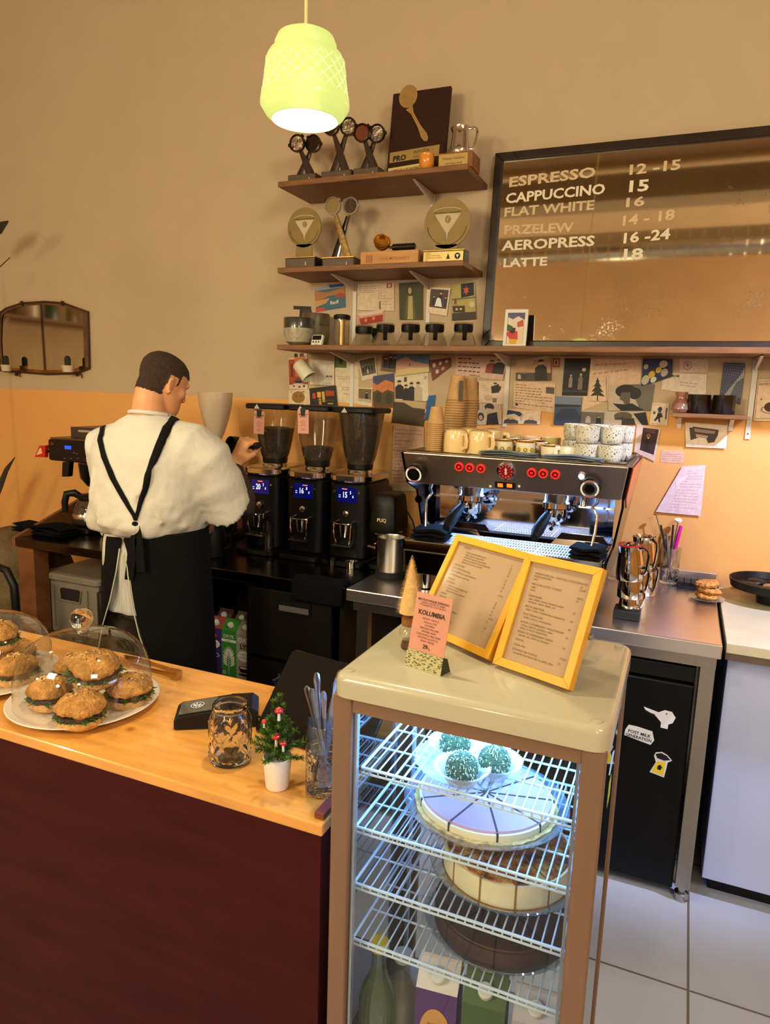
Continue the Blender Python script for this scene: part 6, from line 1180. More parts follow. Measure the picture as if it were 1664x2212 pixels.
for px, py, s in ((904, 1014, 1), (1279, 1044, 1)):
    g = G(); g.T = pT(px, py); g.lathe([(.020, 0), (.020, .012), (.031, .018), (.033, .024), (.033, .044), (.030, .048)], black, 32, wob=lambda t, k: 1+(.04*cos(10*t) if 2 < k < 5 else 0)).lathe([(.0235, .0485), (.0295, .0485)], wht, 32, cap=False).lathe([(.016, .0485), (.0235, .0485)], chrome, 32, cap=False).lathe([(.0001, .049), (.015, .049)], black, 24)
    for a in (60, 240): g.lathe([(.0245, .0490), (.0285, .0490)], ink((150, 50, 50)), 10, a0=a, a1=a+70, cap=False)
    wpart('steam_knob', em, g)
# group heads and portafilters
for gx in (-.700, -.395):
    g = G().lathe([(.034, 1.297), (.040, 1.285), (.042, 1.262), (.046, 1.258), (.046, 1.240), (.036, 1.236)], chrome, 32, (gx, 2.475, 0)).box(gx-.03, gx+.03, 2.47, 2.60, 1.26, 1.297, chrome); wpart('group_head', em, g)
    g = G().lathe([(.030, 1.192), (.036, 1.200), (.038, 1.236)], chrome, 28, (gx, 2.475, 0)).tube([(gx, 2.475, 1.21), (gx-.004, 2.46, 1.18), (gx-.004, 2.44, 1.170), (gx-.004, 2.425, 1.172)], .007, chrome).tube([(gx, 2.475, 1.20), (gx+.01, 2.49, 1.18), (gx+.012, 2.50, 1.172)], .007, chrome)
    g.tube([(gx-.01, 2.44, 1.222), (gx-.018, 2.40, 1.222)], .009, chrome); pf = wpart('portafilter', em, g)
    h = G().tube([(gx-.016, 2.405, 1.222), (gx-.022, 2.37, 1.205), (gx-.030, 2.325, 1.180), (gx-.034, 2.295, 1.160)], [.0135, .018, .0205, .014], mat('black_bakelite', (9, 8, 8), .6, spec=.2), 16); h.v = [v-V(em.location) for v in h.v]; put('handle', h, pf)
for pts, px in (((930, 1049), 0), ((1290, 1085), 1)):
    x = atY(*pts, 2.42).x; s = -1 if px == 0 else 1
    g = G().tube([(x, 2.44, ZP), (x+s*.000, 2.42, 1.275), (x-s*.012, 2.405, 1.262), (x+s*.006, 2.40, 1.235), (x+s*.004, 2.395, 1.18), (x-s*.004, 2.38, 1.125), (x-s*.004, 2.378, 1.112)], [.006, .006, .006, .005, .005, .005, .0065], chrome, 10); wpart('steam_wand', em, g)
g = G().tube([(-.30, 2.46, ZP), (-.30, 2.45, 1.255)], .011, chrome, 12); wpart('hot_water_spout', em, g)
ldm = glow('cool_work_light_strip', (120, 175, 255), 9)
wpart('work_light', em, G().box(-.84, -.26, 2.53, 2.54, 1.288, 1.2955, ldm))
ml_ = lamp('machine_work_light', 'AREA', (-.55, 2.50, 1.284), 13, (.20, .46, 1.0), .56); ml_.data.shape = 'RECTANGLE'; ml_.data.size_y = .06; ml_.rotation_euler = (R(8), 0, 0)
g = G(); g.T = basis(atY(912, 1082, 2.459), (1, 0, 0), (0, 0, 1), (0, -1, 0)); g.T = M.Translation((-.868, 2.37, 1.24)) @ M.Rotation(R(90), 4, 'X'); 
g.lathe([(.0001, 0), (.014, 0)], wht, 24).lathe([(.0001, .0006), (.010, .0006)], ink((90, 130, 170)), 20); wpart('round_badge', em, g)
# towels
def towel(lab, x0, x1, y0, y1, z, h, m, rz=0, name='folded_towel', wav=.004, layers=3):
    g = G(); cx, cy = (x0+x1)/2, (y0+y1)/2; rn = random.Random(int(abs(x0)*1000))
    for k in range(layers):
        za, zb = z+h*k/layers, z+h*(k+1)/layers-.001; n = 14; top = []; ph_ = rn.random()*6
        rings = []
        for i in range(n+1):
            f = i/n; x = x0+(x1-x0)*f; e = .006*sin(9*f+ph_); zz_ = wav*sin(7*f+ph_+k)*(k/layers)
            t_ = min(1, f*6, (1-f)*6)**.5
            c0 = (za+zb)/2+zz_; hh = (zb-za)/2*(.4+.6*t_)
            rings.append([V((x-cx, y0-cy+e, c0-hh*.6)), V((x-cx, y0-cy+e-.003, c0)), V((x-cx, y0-cy+e, c0+hh)), V((x-cx, cy-cy, c0+hh*1.05)), V((x-cx, y1-cy, c0+hh)), V((x-cx, y1-cy+.003, c0)), V((x-cx, y1-cy, c0-hh*.6)), V((x-cx, 0, c0-hh))])
        g.loft(rings, m)
    return one(name, g, lab, 'towel', loc=(cx, cy, 0), rot=(0, 0, rz))
tow = mat('black_microfibre', (14, 14, 17), .98, spec=.1, bump=.6, bscale=240); blu = mat('grey_blue_cloth', (96, 110, 122), .9, sheen=.2, noise=.12, nscale=60, bump=.4, bscale=300)
q = atY(926, 1160, 2.34); towel('black towel folded on the left of the drip tray', q.x-.06, q.x+.065, 2.315, 2.43, 1.099, .045, tow, .1)
q = atY(1270, 1200, 2.34); towel('black towel folded on the right of the drip tray', q.x-.055, q.x+.05, 2.315, 2.42, 1.099, .040, tow, -.1)
ZC_ = ZT+.001
def onm(px, py, Y): return atY(px, py, Y).x
towel('grey-blue cloth folded in front of the patterned cups', onm(1035, 985, 2.37), onm(1160, 985, 2.37), 2.362, 2.41, ZC_+.003, .021, blu, -.05)
towel('grey-blue cloth folded in front of the speckled cups', onm(1172, 990, 2.37), onm(1302, 990, 2.37), 2.362, 2.41, ZC_+.003, .020, blu, -.08)
# paper cups, each one an object
kraft = mat('kraft_paper_cup', (190, 148, 100), .75, noise=.1, nscale=60)
def cups(lab, grp, px, Y, n, r1, r2, h, step, lean=0, dz=0):
    prof = [(r1*1.07, 0), (r1*1.10, .0015), (r1*1.07, .003), (r1, .0035), (r2, h-.004), (r2*.97, h), (.001, h-.003)]
    x = onm(px, 970, Y); p = None
    for i in range(n):
        o = (x+lean*i*step, Y, ZC_+i*step)
        if p is None: p = one('paper_cup', G().lathe(prof, kraft, 30, cap=False), lab, 'paper cup', grp, loc=o)
        else: dup(p, o)
cups('small kraft paper cup in the short upside-down stack at the left of the machine', 'kraft cups in the short stack', 938, 2.44, 15, .0305, .021, .062, .0072, .03)
cups('kraft paper cup in the tallest upside-down stack on the machine', 'kraft cups in the tallest stack', 972, 2.62, 20, .039, .0265, .092, .0098, .10)
cups('kraft paper cup in the upside-down stack behind and right of the tallest one', 'kraft cups in the rear stack', 1005, 2.70, 20, .038, .0265, .088, .0098, .03)
q = atY(1000, 840, 2.60); one('coffee_bag_tag', G().box(-.008, .008, 0, .002, -.045, .03, ink((70, 56, 48))), 'dark narrow tag stuck on the tallest paper cup stack', 'tag', loc=(q.x, 2.596-.02, q.z))
creamg = mat('cream_glazed_cup', (234, 200, 144), .18, coat=.6, noise=.03)
def mug_up(lab, px, Y, r, h, m=creamg, hr=0, band=None):       # upside-down mug with ear handle
    t = thing('coffee_mug', lab, 'mug', (onm(px, 970, Y), Y, ZC_), hr)
    put('mug_body', G().lathe([(r, 0), (r*1.01, .003), (r*1.0, h*.5), (r*.97, h*.78), (r*.86, h*.94), (r*.6, h), (.001, h*.985)], m, 36, cap=False), t)
    put('mug_handle', G().tube([(r*.95, 0, h*.80), (r*1.35, 0, h*.80), (r*1.5, 0, h*.55), (r*1.42, 0, h*.30), (r*.98, 0, h*.22)], .0058, m, 8, sq=1.5), t); return t
m1 = mug_up('large cream mug upside down, leftmost on the machine', 985, 2.43, .044, .088)
m1.rotation_euler[2] = R(-40)
dup(m1, (onm(1036, 970, 2.43), 2.43, ZC_), R(-30), 'large cream mug upside down beside the leftmost mug')
dup(m1, (onm(1012, 970, 2.56), 2.56, ZC_), R(20), 'large cream mug upside down in the row behind the two front mugs')
dup(m1, (onm(1060, 970, 2.56), 2.56, ZC_), R(10), 'large cream mug upside down behind the patterned cups')
def teacup(lab, px, Y, z, r, h, m, rim=None, pat_=None, hand=None, hr=0, name='coffee_cup'):
    t = thing(name, lab, 'cup', (onm(px, 970, Y), Y, z), hr)
    put('cup_body', G().lathe([(.001, .001), (r*.72, .001), (r*.86, h*.10), (r*.97, h*.35), (r, h*.98), (r*.96, h), (r*.93, h*.97), (r*.88, h*.2), (.001, h*.08)], m, 36, cap=False), t)
    if rim: put('gold_rim', G().lathe([(r*1.005, h*.90), (r*1.02, h), (r*.95, h*1.01), (r*.94, h*.93)], rim, 36, cap=False), t)
    if pat_:
        g = G()
        for i in range(8):
            a = R(-150+i*40); T = M.Rotation(a, 4, 'Z') @ M.Translation((r*.985, 0, h*.48)) @ M.Rotation(R(90), 4, 'Y'); g.T = T
            g.lathe([(.0001, .0018), (.0042, .0014)], ink((226, 180, 50)), 14).lathe([(.0048, .0012), (.0066, .0008)], ink((60, 70, 60)), 16, cap=False).lathe([(.0066, .0008), (.0088, .0002)], ink((226, 190, 80)), 16, cap=False)
        put('ring_pattern', g, t)
    if hand: put('cup_handle', G().tube([(r*.93, 0, h*.82), (r*1.4, 0, h*.80), (r*1.5, 0, h*.5), (r*1.3, 0, h*.25), (r*.93, 0, h*.22)], .0035, hand, 8), t)
    return t
wcup = mat('white_glazed_china', (236, 226, 200), .18, coat=.6, noise=.02); goldr = mat('gilded_rim', (216, 150, 50), .15, 1)
tc_ = teacup('white cup with gold rim and yellow ring pattern, left of the two', 1088, 2.455, ZC_, .035, .058, wcup, goldr, True, goldr, R(-15))
dup(tc_, (onm(1136, 970, 2.455), 2.455, ZC_), R(-10), 'white cup with gold rim and yellow ring pattern, right of the two')
dup(tc_, (onm(1112, 970, 2.535), 2.535, ZC_), R(30), 'white cup with gold rim behind the two patterned cups')
dup(tc_, (onm(1156, 970, 2.535), 2.535, ZC_), R(30), 'white cup with gold rim behind and right of the patterned cups')
teacup('plain white cup with gold rim between patterned and speckled cups', 1190, 2.455, ZC_, .034, .048, wcup, goldr, None, wcup, R(-20))
t = mug_up('small white cup upside down before the speckled cups', 1228, 2.45, .030, .050, wcup, R(-150))
for px, c, lab in ((1105, (196, 180, 128), 'olive handleless cup at the left of the back row'), (1148, (222, 180, 140), 'peach handleless cup in the middle of the back row'), (1190, (200, 180, 120), 'mustard handleless cup at the right of the back row')):
    teacup(lab, px, 2.66, ZC_, .036, .062, mat('cup_glaze_%d' % px, c, .25, coat=.5, noise=.04), name='espresso_cup')
spk = mat('speckled_stoneware', (206, 200, 180), .35, coat=.3); nt = spk.node_tree; tcn = nt.nodes.new('ShaderNodeTexCoord'); n = nt.nodes.new('ShaderNodeTexNoise'); n.inputs['Scale'].default_value = 240; n.inputs['Detail'].default_value = 2; nt.links.new(tcn.outputs['Object'], n.inputs['Vector']); rp = nt.nodes.new('ShaderNodeValToRGB'); rp.color_ramp.elements[0].position = .36; rp.color_ramp.elements[1].position = .44; rp.color_ramp.elements[0].color = (*s2l((84, 76, 66)), 1); rp.color_ramp.elements[1].color = (*s2l((212, 206, 186)), 1); nt.links.new(n.outputs['Fac'], rp.inputs[0]); nt.links.new(rp.outputs[0], nt.nodes['Principled BSDF'].inputs['Base Color'])
sc_ = None
for px, Y, lv, lab in ((1266, 2.45, 0, 'speckled stoneware cup, lower left at the front of the stacks'), (1266, 2.45, 1, 'speckled stoneware cup on top of the left front stack'), (1318, 2.46, 0, 'speckled stoneware cup, lower right at the front of the stacks'), (1318, 2.50, 1, 'speckled stoneware cup on top of the right front stack'),
                       (1240, 2.60, 1, 'speckled stoneware cup high in the left rear stack'), (1240, 2.60, 0, 'speckled stoneware cup low in the left rear stack'), (1300, 2.62, 0, 'speckled stoneware cup low in the middle rear stack'), (1296, 2.62, 1, 'speckled stoneware cup high in the middle rear stack'), (1340, 2.60, 0, 'speckled stoneware cup low in the right rear stack'), (1342, 2.60, 1, 'speckled stoneware cup high in the right rear stack')):
    loc = (onm(px, 970, Y), Y, ZC_+lv*.059)
    if sc_ is None: sc_ = teacup(lab, px, Y, ZC_, .041, .060, spk, name='stoneware_cup')
    else: dup(sc_, loc, px*.1, lab)
bx_ = mat('box_card_beige', (210, 196, 170), .7)
for i, (a, lab) in enumerate(((.10, 'cream paperback leaning at the right end of the machine top'), (.22, 'grey booklet leaning beside the cream paperback'))):
    one('booklet', G().box(-.004, .004, -.09, .09, 0, .07-.01*i, bx_ if i == 0 else ink((120, 110, 100))), lab, 'book', loc=(EX(ZT, 1)-.035+.014*i, 2.66, ZT+.003), rot=(0, -a-.3, 0))

# ------------------------------------------------------------------ grinders
hg = thin_glass('smoked_hopper_plastic', (.80, .76, .70), 1.5, .06, .05, (.62, .5, .34), base=.03); beanm = mat('roasted_coffee_beans', (28, 17, 13), .35, noise=.6, nscale=150, bump=.8, bscale=170)
scr = mat('display_dark_blue', (5, 6, 30), .2, emit=(14, 26, 170), es=.22); dig = glow('display_white_digits', (210, 225, 255), 1.6)
def hopper(g, z0, z1, r0_, r1_, m, seg=32): g.lathe([(r0_+(r1_-r0_)*(f**.62), z0+(z1-z0)*f) for f in (0, .15, .35, .6, .85, 1)], m, seg, cap=False, c=(0, .02, 0)); return g
def grinder(lab, x, fillf, txt, redx):
    t = thing('coffee_grinder', lab, 'grinder', (x, 2.70, BZ))
    g = G().rbox(-.088, .088, -.10, .16, .02, .345, blackm, .03).rbox(-.095, .095, -.16, .17, 0, .022, blackm, .025)
    put('grinder_body', g, t, auto=30)
    put('steel_collar', G().rbox(-.094, .094, -.115, .165, .346, .378, mat('collar_satin_steel', (205, 198, 190), .16, 1, noise=.05), .06, 8).lathe([(.055, .378), (.05, .392), (.046, .398)], chrome, 32, (0, .02, 0)), t, auto=30)
    put('hopper', hopper(G(), .400, .630, .050, .098, hg), t)
    g = G(); h1 = .402+.228*fillf; ks = [0, .15, .35, .6, .85, 1]
    pr_ = [(.001, .402)]+[((.050+.048*((f*fillf)**.62))*.975, .402+.228*f*fillf) for f in (0, .2, .4, .6, .8, 1)]+[((.050+.048*fillf**.62)*.5, h1+.006), (.001, h1+.008)]
    g.lathe(pr_, beanm, 32, (0, .02, 0)); put('coffee_beans', g, t)
    put('hopper_neck', G().lathe([(.053, .39), (.055, .395), (.056, .425), (.054, .43)], black, 32, (0, .02, 0)), t)
    lid = put('hopper_lid', G().rbox(-.102, .102, -.082, .122, .628, .650, black, .03), t, auto=30)
    put('lid_badge', G().prism([(-.014, -.0835, .629), (.014, -.0835, .629), (0, -.0835, .649)], (0, .001, 0), ink((190, 186, 180))), lid, loc=(-.03, 0, 0))
    d = put('display', G().rbox(-.045, .045, -.104, -.098, .262, .325, scr, .005, axis='y'), t, auto=30)
    g = G(); g.text(''.join(txt[:2]), FRONT((-.020, -.1048, .282)), .034, dig, bold=.01, squash=.7); g.text(txt[2], FRONT((.014, -.1048, .298)), .018, dig, squash=.8); g.text('g', FRONT((.026, -.1048, .286)), .014, dig)
    g.box(-.036, -.028, -.1050, -.1046, .290, .292, dig).box(-.036, -.028, -.1050, -.1046, .282, .284, dig).box(-.010+redx, .014+redx, -.1050, -.1046, .316, .319, glow('display_orange_bar', (255, 90, 40), 3)); put('display_digits', g, d)
    for s in (-1, 1): put('push_button', G().lathe([(.006, 0), (.005, .006)], steel, 14, (s*.056, -.099, .305), (R(90), 0, 0)), t)
    g = G().lathe([(.012, 0), (.013, .012), (.010, .014)], steel, 20, (0, -.10, .215), (R(90), 0, 0)); put('start_knob', g, t)
    g = G()
    for s in (-1, 1): g.tube([(s*.036, -.10, .185), (s*.040, -.135, .180), (s*.040, -.14, .12), (s*.030, -.135, .095)], .005, chrome)
    g.tube([(-.040, -.137, .178), (-.02, -.15, .178), (.02, -.15, .178), (.040, -.137, .178)], .004, chrome).lathe([(.018, .12), (.022, .165), (.022, .172)], chrome, 20, (0, -.12, 0)).prism([(-.045, -.15, .090), (.045, -.15, .090), (.036, -.10, .094), (-.036, -.10, .094)], (0, 0, -.006), steel)
    put('portafilter_fork', g, t); return t
xs = [atY(590, 882, 2.70).x, atY(683, 885, 2.70).x, atY(777, 888, 2.70).x]
g1 = grinder('black coffee grinder nearest the barista, hopper two thirds full, with pink tag', xs[0], .62, '203', 0)
g2 = grinder('middle black coffee grinder with a nearly empty hopper and pink tag', xs[1], .30, '168', .008)
g3 = grinder('black coffee grinder next to the espresso machine with a full dark hopper', xs[2], .97, '155', -.012)
for gx, px, py, w1, a in ((xs[0], 560, 922, 'KOLUMBIA', 0.03), (xs[1], 655, 920, 'BRAZYLIA', -.03)):
    q = atY(px, py-20, 2.595); t = thing('coffee_tag', 'pink coffee tag clipped to the hopper lid of the %s grinder' % ('nearest' if px < 600 else 'middle'), 'tag', q, rot=(0, a, 0)); g = G().box(-.026, .026, 0, .001, -.070, .028, mat('pink_tag_paper', (214, 152, 136), .7))
    g.text(w1, FRONT((0, -.0006, .006)), .0095, tb, 'CENTER', bold=.02); g.text('ESPRESSO', FRONT((0, -.0006, -.003)), .008, tb, 'CENTER', bold=.01)
    for i, s_ in enumerate(('słodka', 'kakao, orzech', 'karmel', 'pełne body', '', 'ziarna', 'specialty')): g.text(s_, FRONT((0, -.0006, -.018-.0065*i)), .0052, tk, 'CENTER')
    put('tag_paper', g, t); put('clip', G().prism([(-.013, -.001, .034), (.013, -.001, .034), (.008, -.004, .004), (-.008, -.004, .004)], (0, .004, 0), black), t)

# grinder with frosted hopper behind the barista
xg = atY(452, 847, 2.72).x; t = thing('filter_grinder', 'grinder with empty frosted hopper standing behind the barista', 'grinder', (xg+.02, 2.74, BZ)); zt = atY(452, 847, 2.72).z-BZ
fr = thin_glass('frosted_hopper_plastic', (.86, .78, .70), .8, .25, .55, (.78, .62, .48), base=.03); zb_ = atY(460, 950, 2.72).z-BZ
put('hopper', G().lathe([(.026, zb_), (.040, zb_+.03), (.062, zb_+(zt-zb_)*.45), (.076, zb_+(zt-zb_)*.75), (.080, zt), (.078, zt), (.074, zb_+(zt-zb_)*.72), (.024, zb_+.002)], fr, 36, cap=False), t)
put('hopper_neck', G().lathe([(.028, zb_-.05), (.028, zb_+.002)], black, 24), t)
put('grinder_body', G().rbox(-.07, .07, -.12, .14, .18, zb_-.045, blackm, .03).rbox(-.045, .045, .0, .12, .03, .19, blackm, .02).rbox(-.085, .085, -.14, .14, 0, .03, blackm, .03), t, auto=30)

# coffee carafe, kettle, scale and beaker on the dark worktop
def cnt(px, py): return atZ(px, py, BZ)
q = cnt(440, 1185); t = thing('black_server', 'glass coffee server with big black handle beside the apron', 'coffee server', (q.x-.01, 2.53, BZ+.012))
put('server_glass', G().lathe([(.001, .002), (.058, .002), (.062, .02), (.054, .07), (.038, .10), (.037, .13)], thin_glass('dark_server_glass', (.55, .5, .45), 1.6, .04, .2, (.2, .15, .1), base=.05), 32, cap=False), t)
put('handle', G().tube([(.036, 0, .125), (.075, 0, .128), (.098, 0, .105), (.098, 0, .06), (.085, 0, .02), (.064, 0, .016)], .0085, black, 10, sq=1.4).lathe([(.039, .11), (.041, .115), (.041, .14), (.036, .145)], black, 28), t)
one('brewing_scale', G().rbox(-.085, .10, -.085, .085, .0, .012, black, .012), 'flat black scale under the glass server', 'scale', loc=(q.x-.01, 2.53, BZ), auto=30)
q = cnt(510, 1190); t = thing('black_kettle', 'matt black kettle standing left of the grinders', 'kettle', (q.x-.045, 2.45, BZ))
put('kettle_body', G().lathe([(.001, .001), (.072, .001), (.074, .01), (.056, .115), (.048, .135), (.030, .145), (.008, .150), (.001, .165)], blackm, 32, cap=False), t); put('spout', G().tube([(.06, 0, .03), (.10, 0, .05), (.105, 0, .11), (.13, 0, .145)], [.010, .008, .006, .005], blackm, 10), t); put('handle', G().tube([(-.05, 0, .13), (-.10, 0, .145), (-.115, 0, .10), (-.11, 0, .05)], .009, black, 8), t)
q = cnt(575, 1200); hB = atY(575, 1130, q.y).z-BZ
one('glass_beaker', G().lathe([(.030, 0), (.027, .004), (.024, hB*.2), (.023, hB*.7), (.026, hB), (.025, hB), (.021, hB*.7), (.022, hB*.2), (.001, .006)], glass, 28, cap=False), 'tall clear glass on the dark worktop before the nearest grinder', 'glass', loc=(q.x, q.y+.02, BZ+.0005))
# small steel filter baskets
for px, py, r, lab in ((757, 1228, .026, 'small steel filter basket on the worktop by the black towel'), (716, 1222, .024, 'dark shallow basket left of the small steel one')):
    q = cnt(px, py); one('filter_basket', G().lathe([(r*.92, .0), (r*.95, .024), (r*1.08, .026), (r*1.08, .028), (r*.9, .027), (r*.88, .003), (.001, .003)], chrome if px > 740 else dkp, 28, cap=False), lab, 'filter basket', loc=(q.x, q.y+.01, BZ+.0005))
# black bar towel over the edge
q0, q1 = cnt(630, 1253), cnt(742, 1270); g = G(); n = 12; rings = []
prof = [(.095, .004), (.06, .016), (.02, .020), (-.004, .018), (-.014, .004), (-.016, -.03), (-.016, -.075), (-.009, -.078), (-.004, -.04), (-.0035, .0005), (.02, .001), (.09, .001)]
for i in range(n+1): f = i/n; x = q0.x+(q1.x-q0.x)*f; rings.append([V((x, BY+a+.002*sin(9*f+a*30), BZ+z+(.003*sin(12*f+a*40) if z > .002 else 0))) for a, z in prof])
one('bar_towel', G().loft(rings, tow), 'black towel hanging over the front edge of the dark worktop', 'towel', sub=1)
# automatic tamper
q = atY(838, 1110, 2.62); t = thing('electric_tamper', 'rounded black electric coffee tamper beside the espresso machine', 'tamper', (q.x, 2.64, BZ))
g = G(); g.loft([[V((x*w_, y*w_+.0, z)) for x, y in ((-.055, -.07), (-.03, -.085), (.03, -.085), (.055, -.07), (.055, .07), (-.055, .07))] for z, w_ in ((.155, 1.0), (.165, 1.03), (.20, 1.02), (.26, .94), (.30, .86), (.315, .70))], black); put('tamper_head', g, t, bevel=.006)
g = G(); g.loft([[V((x, y+.0, z)) for x, y in ((-.05, .0), (.05, .0), (.05, .075), (-.05, .075))] for z in (.02, .156)], blackm, smooth=False).rbox(-.06, .06, -.08, .08, 0, .022, blackm, .02); put('tamper_column', g, t, auto=30)
put('steel_ring', G().lathe([(.057, .148), (.060, .150), (.060, .160), (.057, .162)], steel, 36, (0, -.015, 0), sy=1.15), t)
put('lettering', G().text('PUQ', FRONT((-.018, -.0885, .205)), .020, ink((230, 200, 150)), bold=.02), t)
put('tamp_fork', G().tube([(-.04, -.05, .105), (-.05, -.09, .10), (-.02, -.10, .10)], .006, chrome).lathe([(.028, .09), (.028, .145)], chrome, 24, (0, -.02, 0)), t)
cb0 = [atY(x, y, 2.72) for x, y in ((866, 1098), (880, 1105), (892, 1125), (898, 1150), (899, 1166))]; one('power_cable', G().tube(cb0, .0035, rubber), 'black cable curving down the wall beside the tamper', 'cable')
# knock box
q = cnt(836, 1250); hK = .155; t = thing('knock_box', 'brushed steel knock box with black bar and black rubber foot', 'knock box', (q.x, q.y+.035, BZ))
put('rubber_foot', G().lathe([(.060, 0), (.062, .004), (.060, .022), (.054, .026)], rubber, 40), t)
put('steel_bin', G().lathe([(.052, .024), (.0545, .030), (.0545, hK+.004), (.0555, hK+.006), (.0535, hK+.006), (.052, hK), (.051, .03), (.001, .028)], mat('brushed_steel_vertical', (190, 184, 176), .3, 1, noise=.15, nscale=30, stretch=(12, 12, .3)), 48, cap=False), t)
put('knock_bar', G().tube([(-.053, -.01, hK-.022), (.053, -.01, hK-.022)], .013, rubber, 14), t)
put('coffee_grounds', G().lathe([(.001, hK-.055), (.051, hK-.06)], mat('spent_coffee', (40, 24, 18), .9, noise=.4, nscale=90, bump=.8), 30, cap=False), t)

# ------------------------------------------------------------------ batch brewer and things on the left of the worktop
Yb = 2.50
a, b_ = atY(103, 948, Yb), atY(182, 1000, Yb)
br = thing('batch_brewer', 'black batch coffee brewer with blue display and red lever left of the barista', 'coffee brewer', (b_.x, Yb, BZ))
def bp_(name, g, par=br, **k): g.v = [v-V(br.location) for v in g.v]; return put(name, g, par, **k)
zt_, zb_ = a.z, atY(150, 998, Yb).z; xr = atY(214, 960, Yb).x; bs = mat('brewer_black_steel', (24, 22, 23), .3, .4, noise=.15); brs = mat('brewer_brown_steel', (112, 86, 70), .35, .7, noise=.15)
bp_('brew_head', G().rbox(a.x, xr, Yb, Yb+.36, zb_, zt_, bs, .012, axis='y'), auto=30); bp_('top_plate', G().box(a.x+.005, xr, Yb+.01, Yb+.35, zt_+.0005, zt_+.008, brs))
zt2 = atY(155, 922, Yb+.06).z; x2 = atY(153, 930, Yb+.06).x; bp_('water_tower', G().box(x2, xr+.02, Yb+.06, Yb+.36, zt_+.009, zt2, mat('tower_grey_steel', (78, 70, 68), .35, .6, noise=.1)).lathe([(.07, zt2), (.075, zt2+.006), (.07, zt2+.012), (.03, zt2+.016)], black, 32, (xr-.03, Yb+.18, 0)))
bp_('tower_label', G().box(x2+.05, x2+.15, Yb+.058, Yb+.0597, zt2-.022, zt2-.012, ink((170, 150, 130))))
q = atY(147, 967, Yb); bp_('display', G().box(q.x-.020, q.x+.020, Yb-.0015, Yb, q.z-.007, q.z+.009, glow('blue_lcd', (24, 60, 240), 2.2)))
for px, py in ((160, 978), (166, 980), (168, 990), (154, 990), (140, 990)): q = atY(px, py, Yb); bp_('panel_key', G().box(q.x-.006, q.x+.006, Yb-.001, Yb, q.z-.0015, q.z+.0015, ink((110, 100, 110))))
g = G()
q = atY(111, 958, Yb); g.text('3D', FRONT((q.x-.006, Yb-.001, q.z-.006)), .016, ink((150, 60, 50)), bold=.02); bp_('panel_print', g)
lv = [atY(x, y, Yb-.01) for x, y in ((85, 963), (98, 962), (97, 988), (75, 987))]; g = G().prism(lv, (0, .02, 0), mat('red_lever_plastic', (176, 36, 18), .3, coat=.4)); g.prism([lv[0].lerp(lv[2], .15)+V((0, -.001, 0)), lv[1].lerp(lv[3], .3)+V((-.006, -.001, 0)), lv[2].lerp(lv[0], .35)+V((-.004, -.001, 0)), lv[3].lerp(lv[1], .15)+V((0, -.001, 0))], (0, .001, 0), ink((226, 180, 140)))
q = atY(106, 975, Yb); g.tube([lv[1].lerp(lv[2], .5)+V((0, .01, 0)), V((q.x, Yb+.0, q.z))], .006, black); bp_('red_lever', g)
q = atY(178, 1018, Yb+.05); bp_('brew_basket', G().lathe([(.028, q.z-.075), (.058, q.z-.035), (.066, q.z+.035)], bs, 32, (q.x+.015, Yb+.10, 0)).box(q.x+.0, q.x+.05, Yb+.2, Yb+.34, BZ+.03, zb_, bs))
h = [atY(x, y, Yb-.0) for x, y in ((134, 998), (150, 997), (147, 1030), (133, 1030))]; bp_('basket_handle', G().prism(h, (0, .03, 0), bs), bevel=.004)
qd = atY(180, 1150, Yb+.04); zd = max(BZ+.03, qd.z)
bp_('warmer_plate', G().rbox(qd.x-.085, qd.x+.09, Yb-.02, Yb+.36, BZ+.0005, BZ+.028, bs, .02), auto=30)
dc_ = thing('coffee_decanter', 'round glass coffee decanter with black handle under the brewer', 'decanter', (qd.x+.012, Yb+.07, BZ+.030)); hD = .155
put('decanter_glass', G().lathe([(.001, .001), (.062, .002), (.074, .012), (.080, .035), (.076, .065), (.056, .105), (.042, .125), (.044, .140)], thin_glass('decanter_glass', (.80, .72, .66), 1.8, .02, .1, (.4, .28, .22), base=.06), 40, cap=False), dc_)
put('coffee', G().lathe([(.001, .003), (.060, .004), (.072, .013), (.077, .032), (.001, .032)], mat('brewed_coffee', (44, 22, 12), .1, trans=.2), 36), dc_)
put('steel_band', G().lathe([(.0785, .042), (.0805, .036), (.0805, .050), (.077, .060)], steel, 40, cap=False), dc_)
put('handle', G().tube([(-.040, -.01, .135), (-.060, -.03, .155), (-.088, -.05, .150), (-.098, -.055, .11), (-.098, -.055, .06)], [.012, .014, .014, .013, .011], black, 12, sq=1.3).lathe([(.046, .122), (.048, .128), (.048, .145), (.040, .150), (.001, .152)], black, 32), dc_)
q = cnt(100, 1152); towel('black fluffy towel bundled at the left end of the worktop', q.x-.16, q.x+.16, 2.36, 2.46, BZ+.001, .045, tow, .0, wav=.01)
q = cnt(222, 1160); t = teacup('white cup with gold rim on the worktop beside the apron', 222, q.y+.03, BZ+.0005, .034, .058, wcup, goldr, True, None, R(25)); t.location.x = q.x
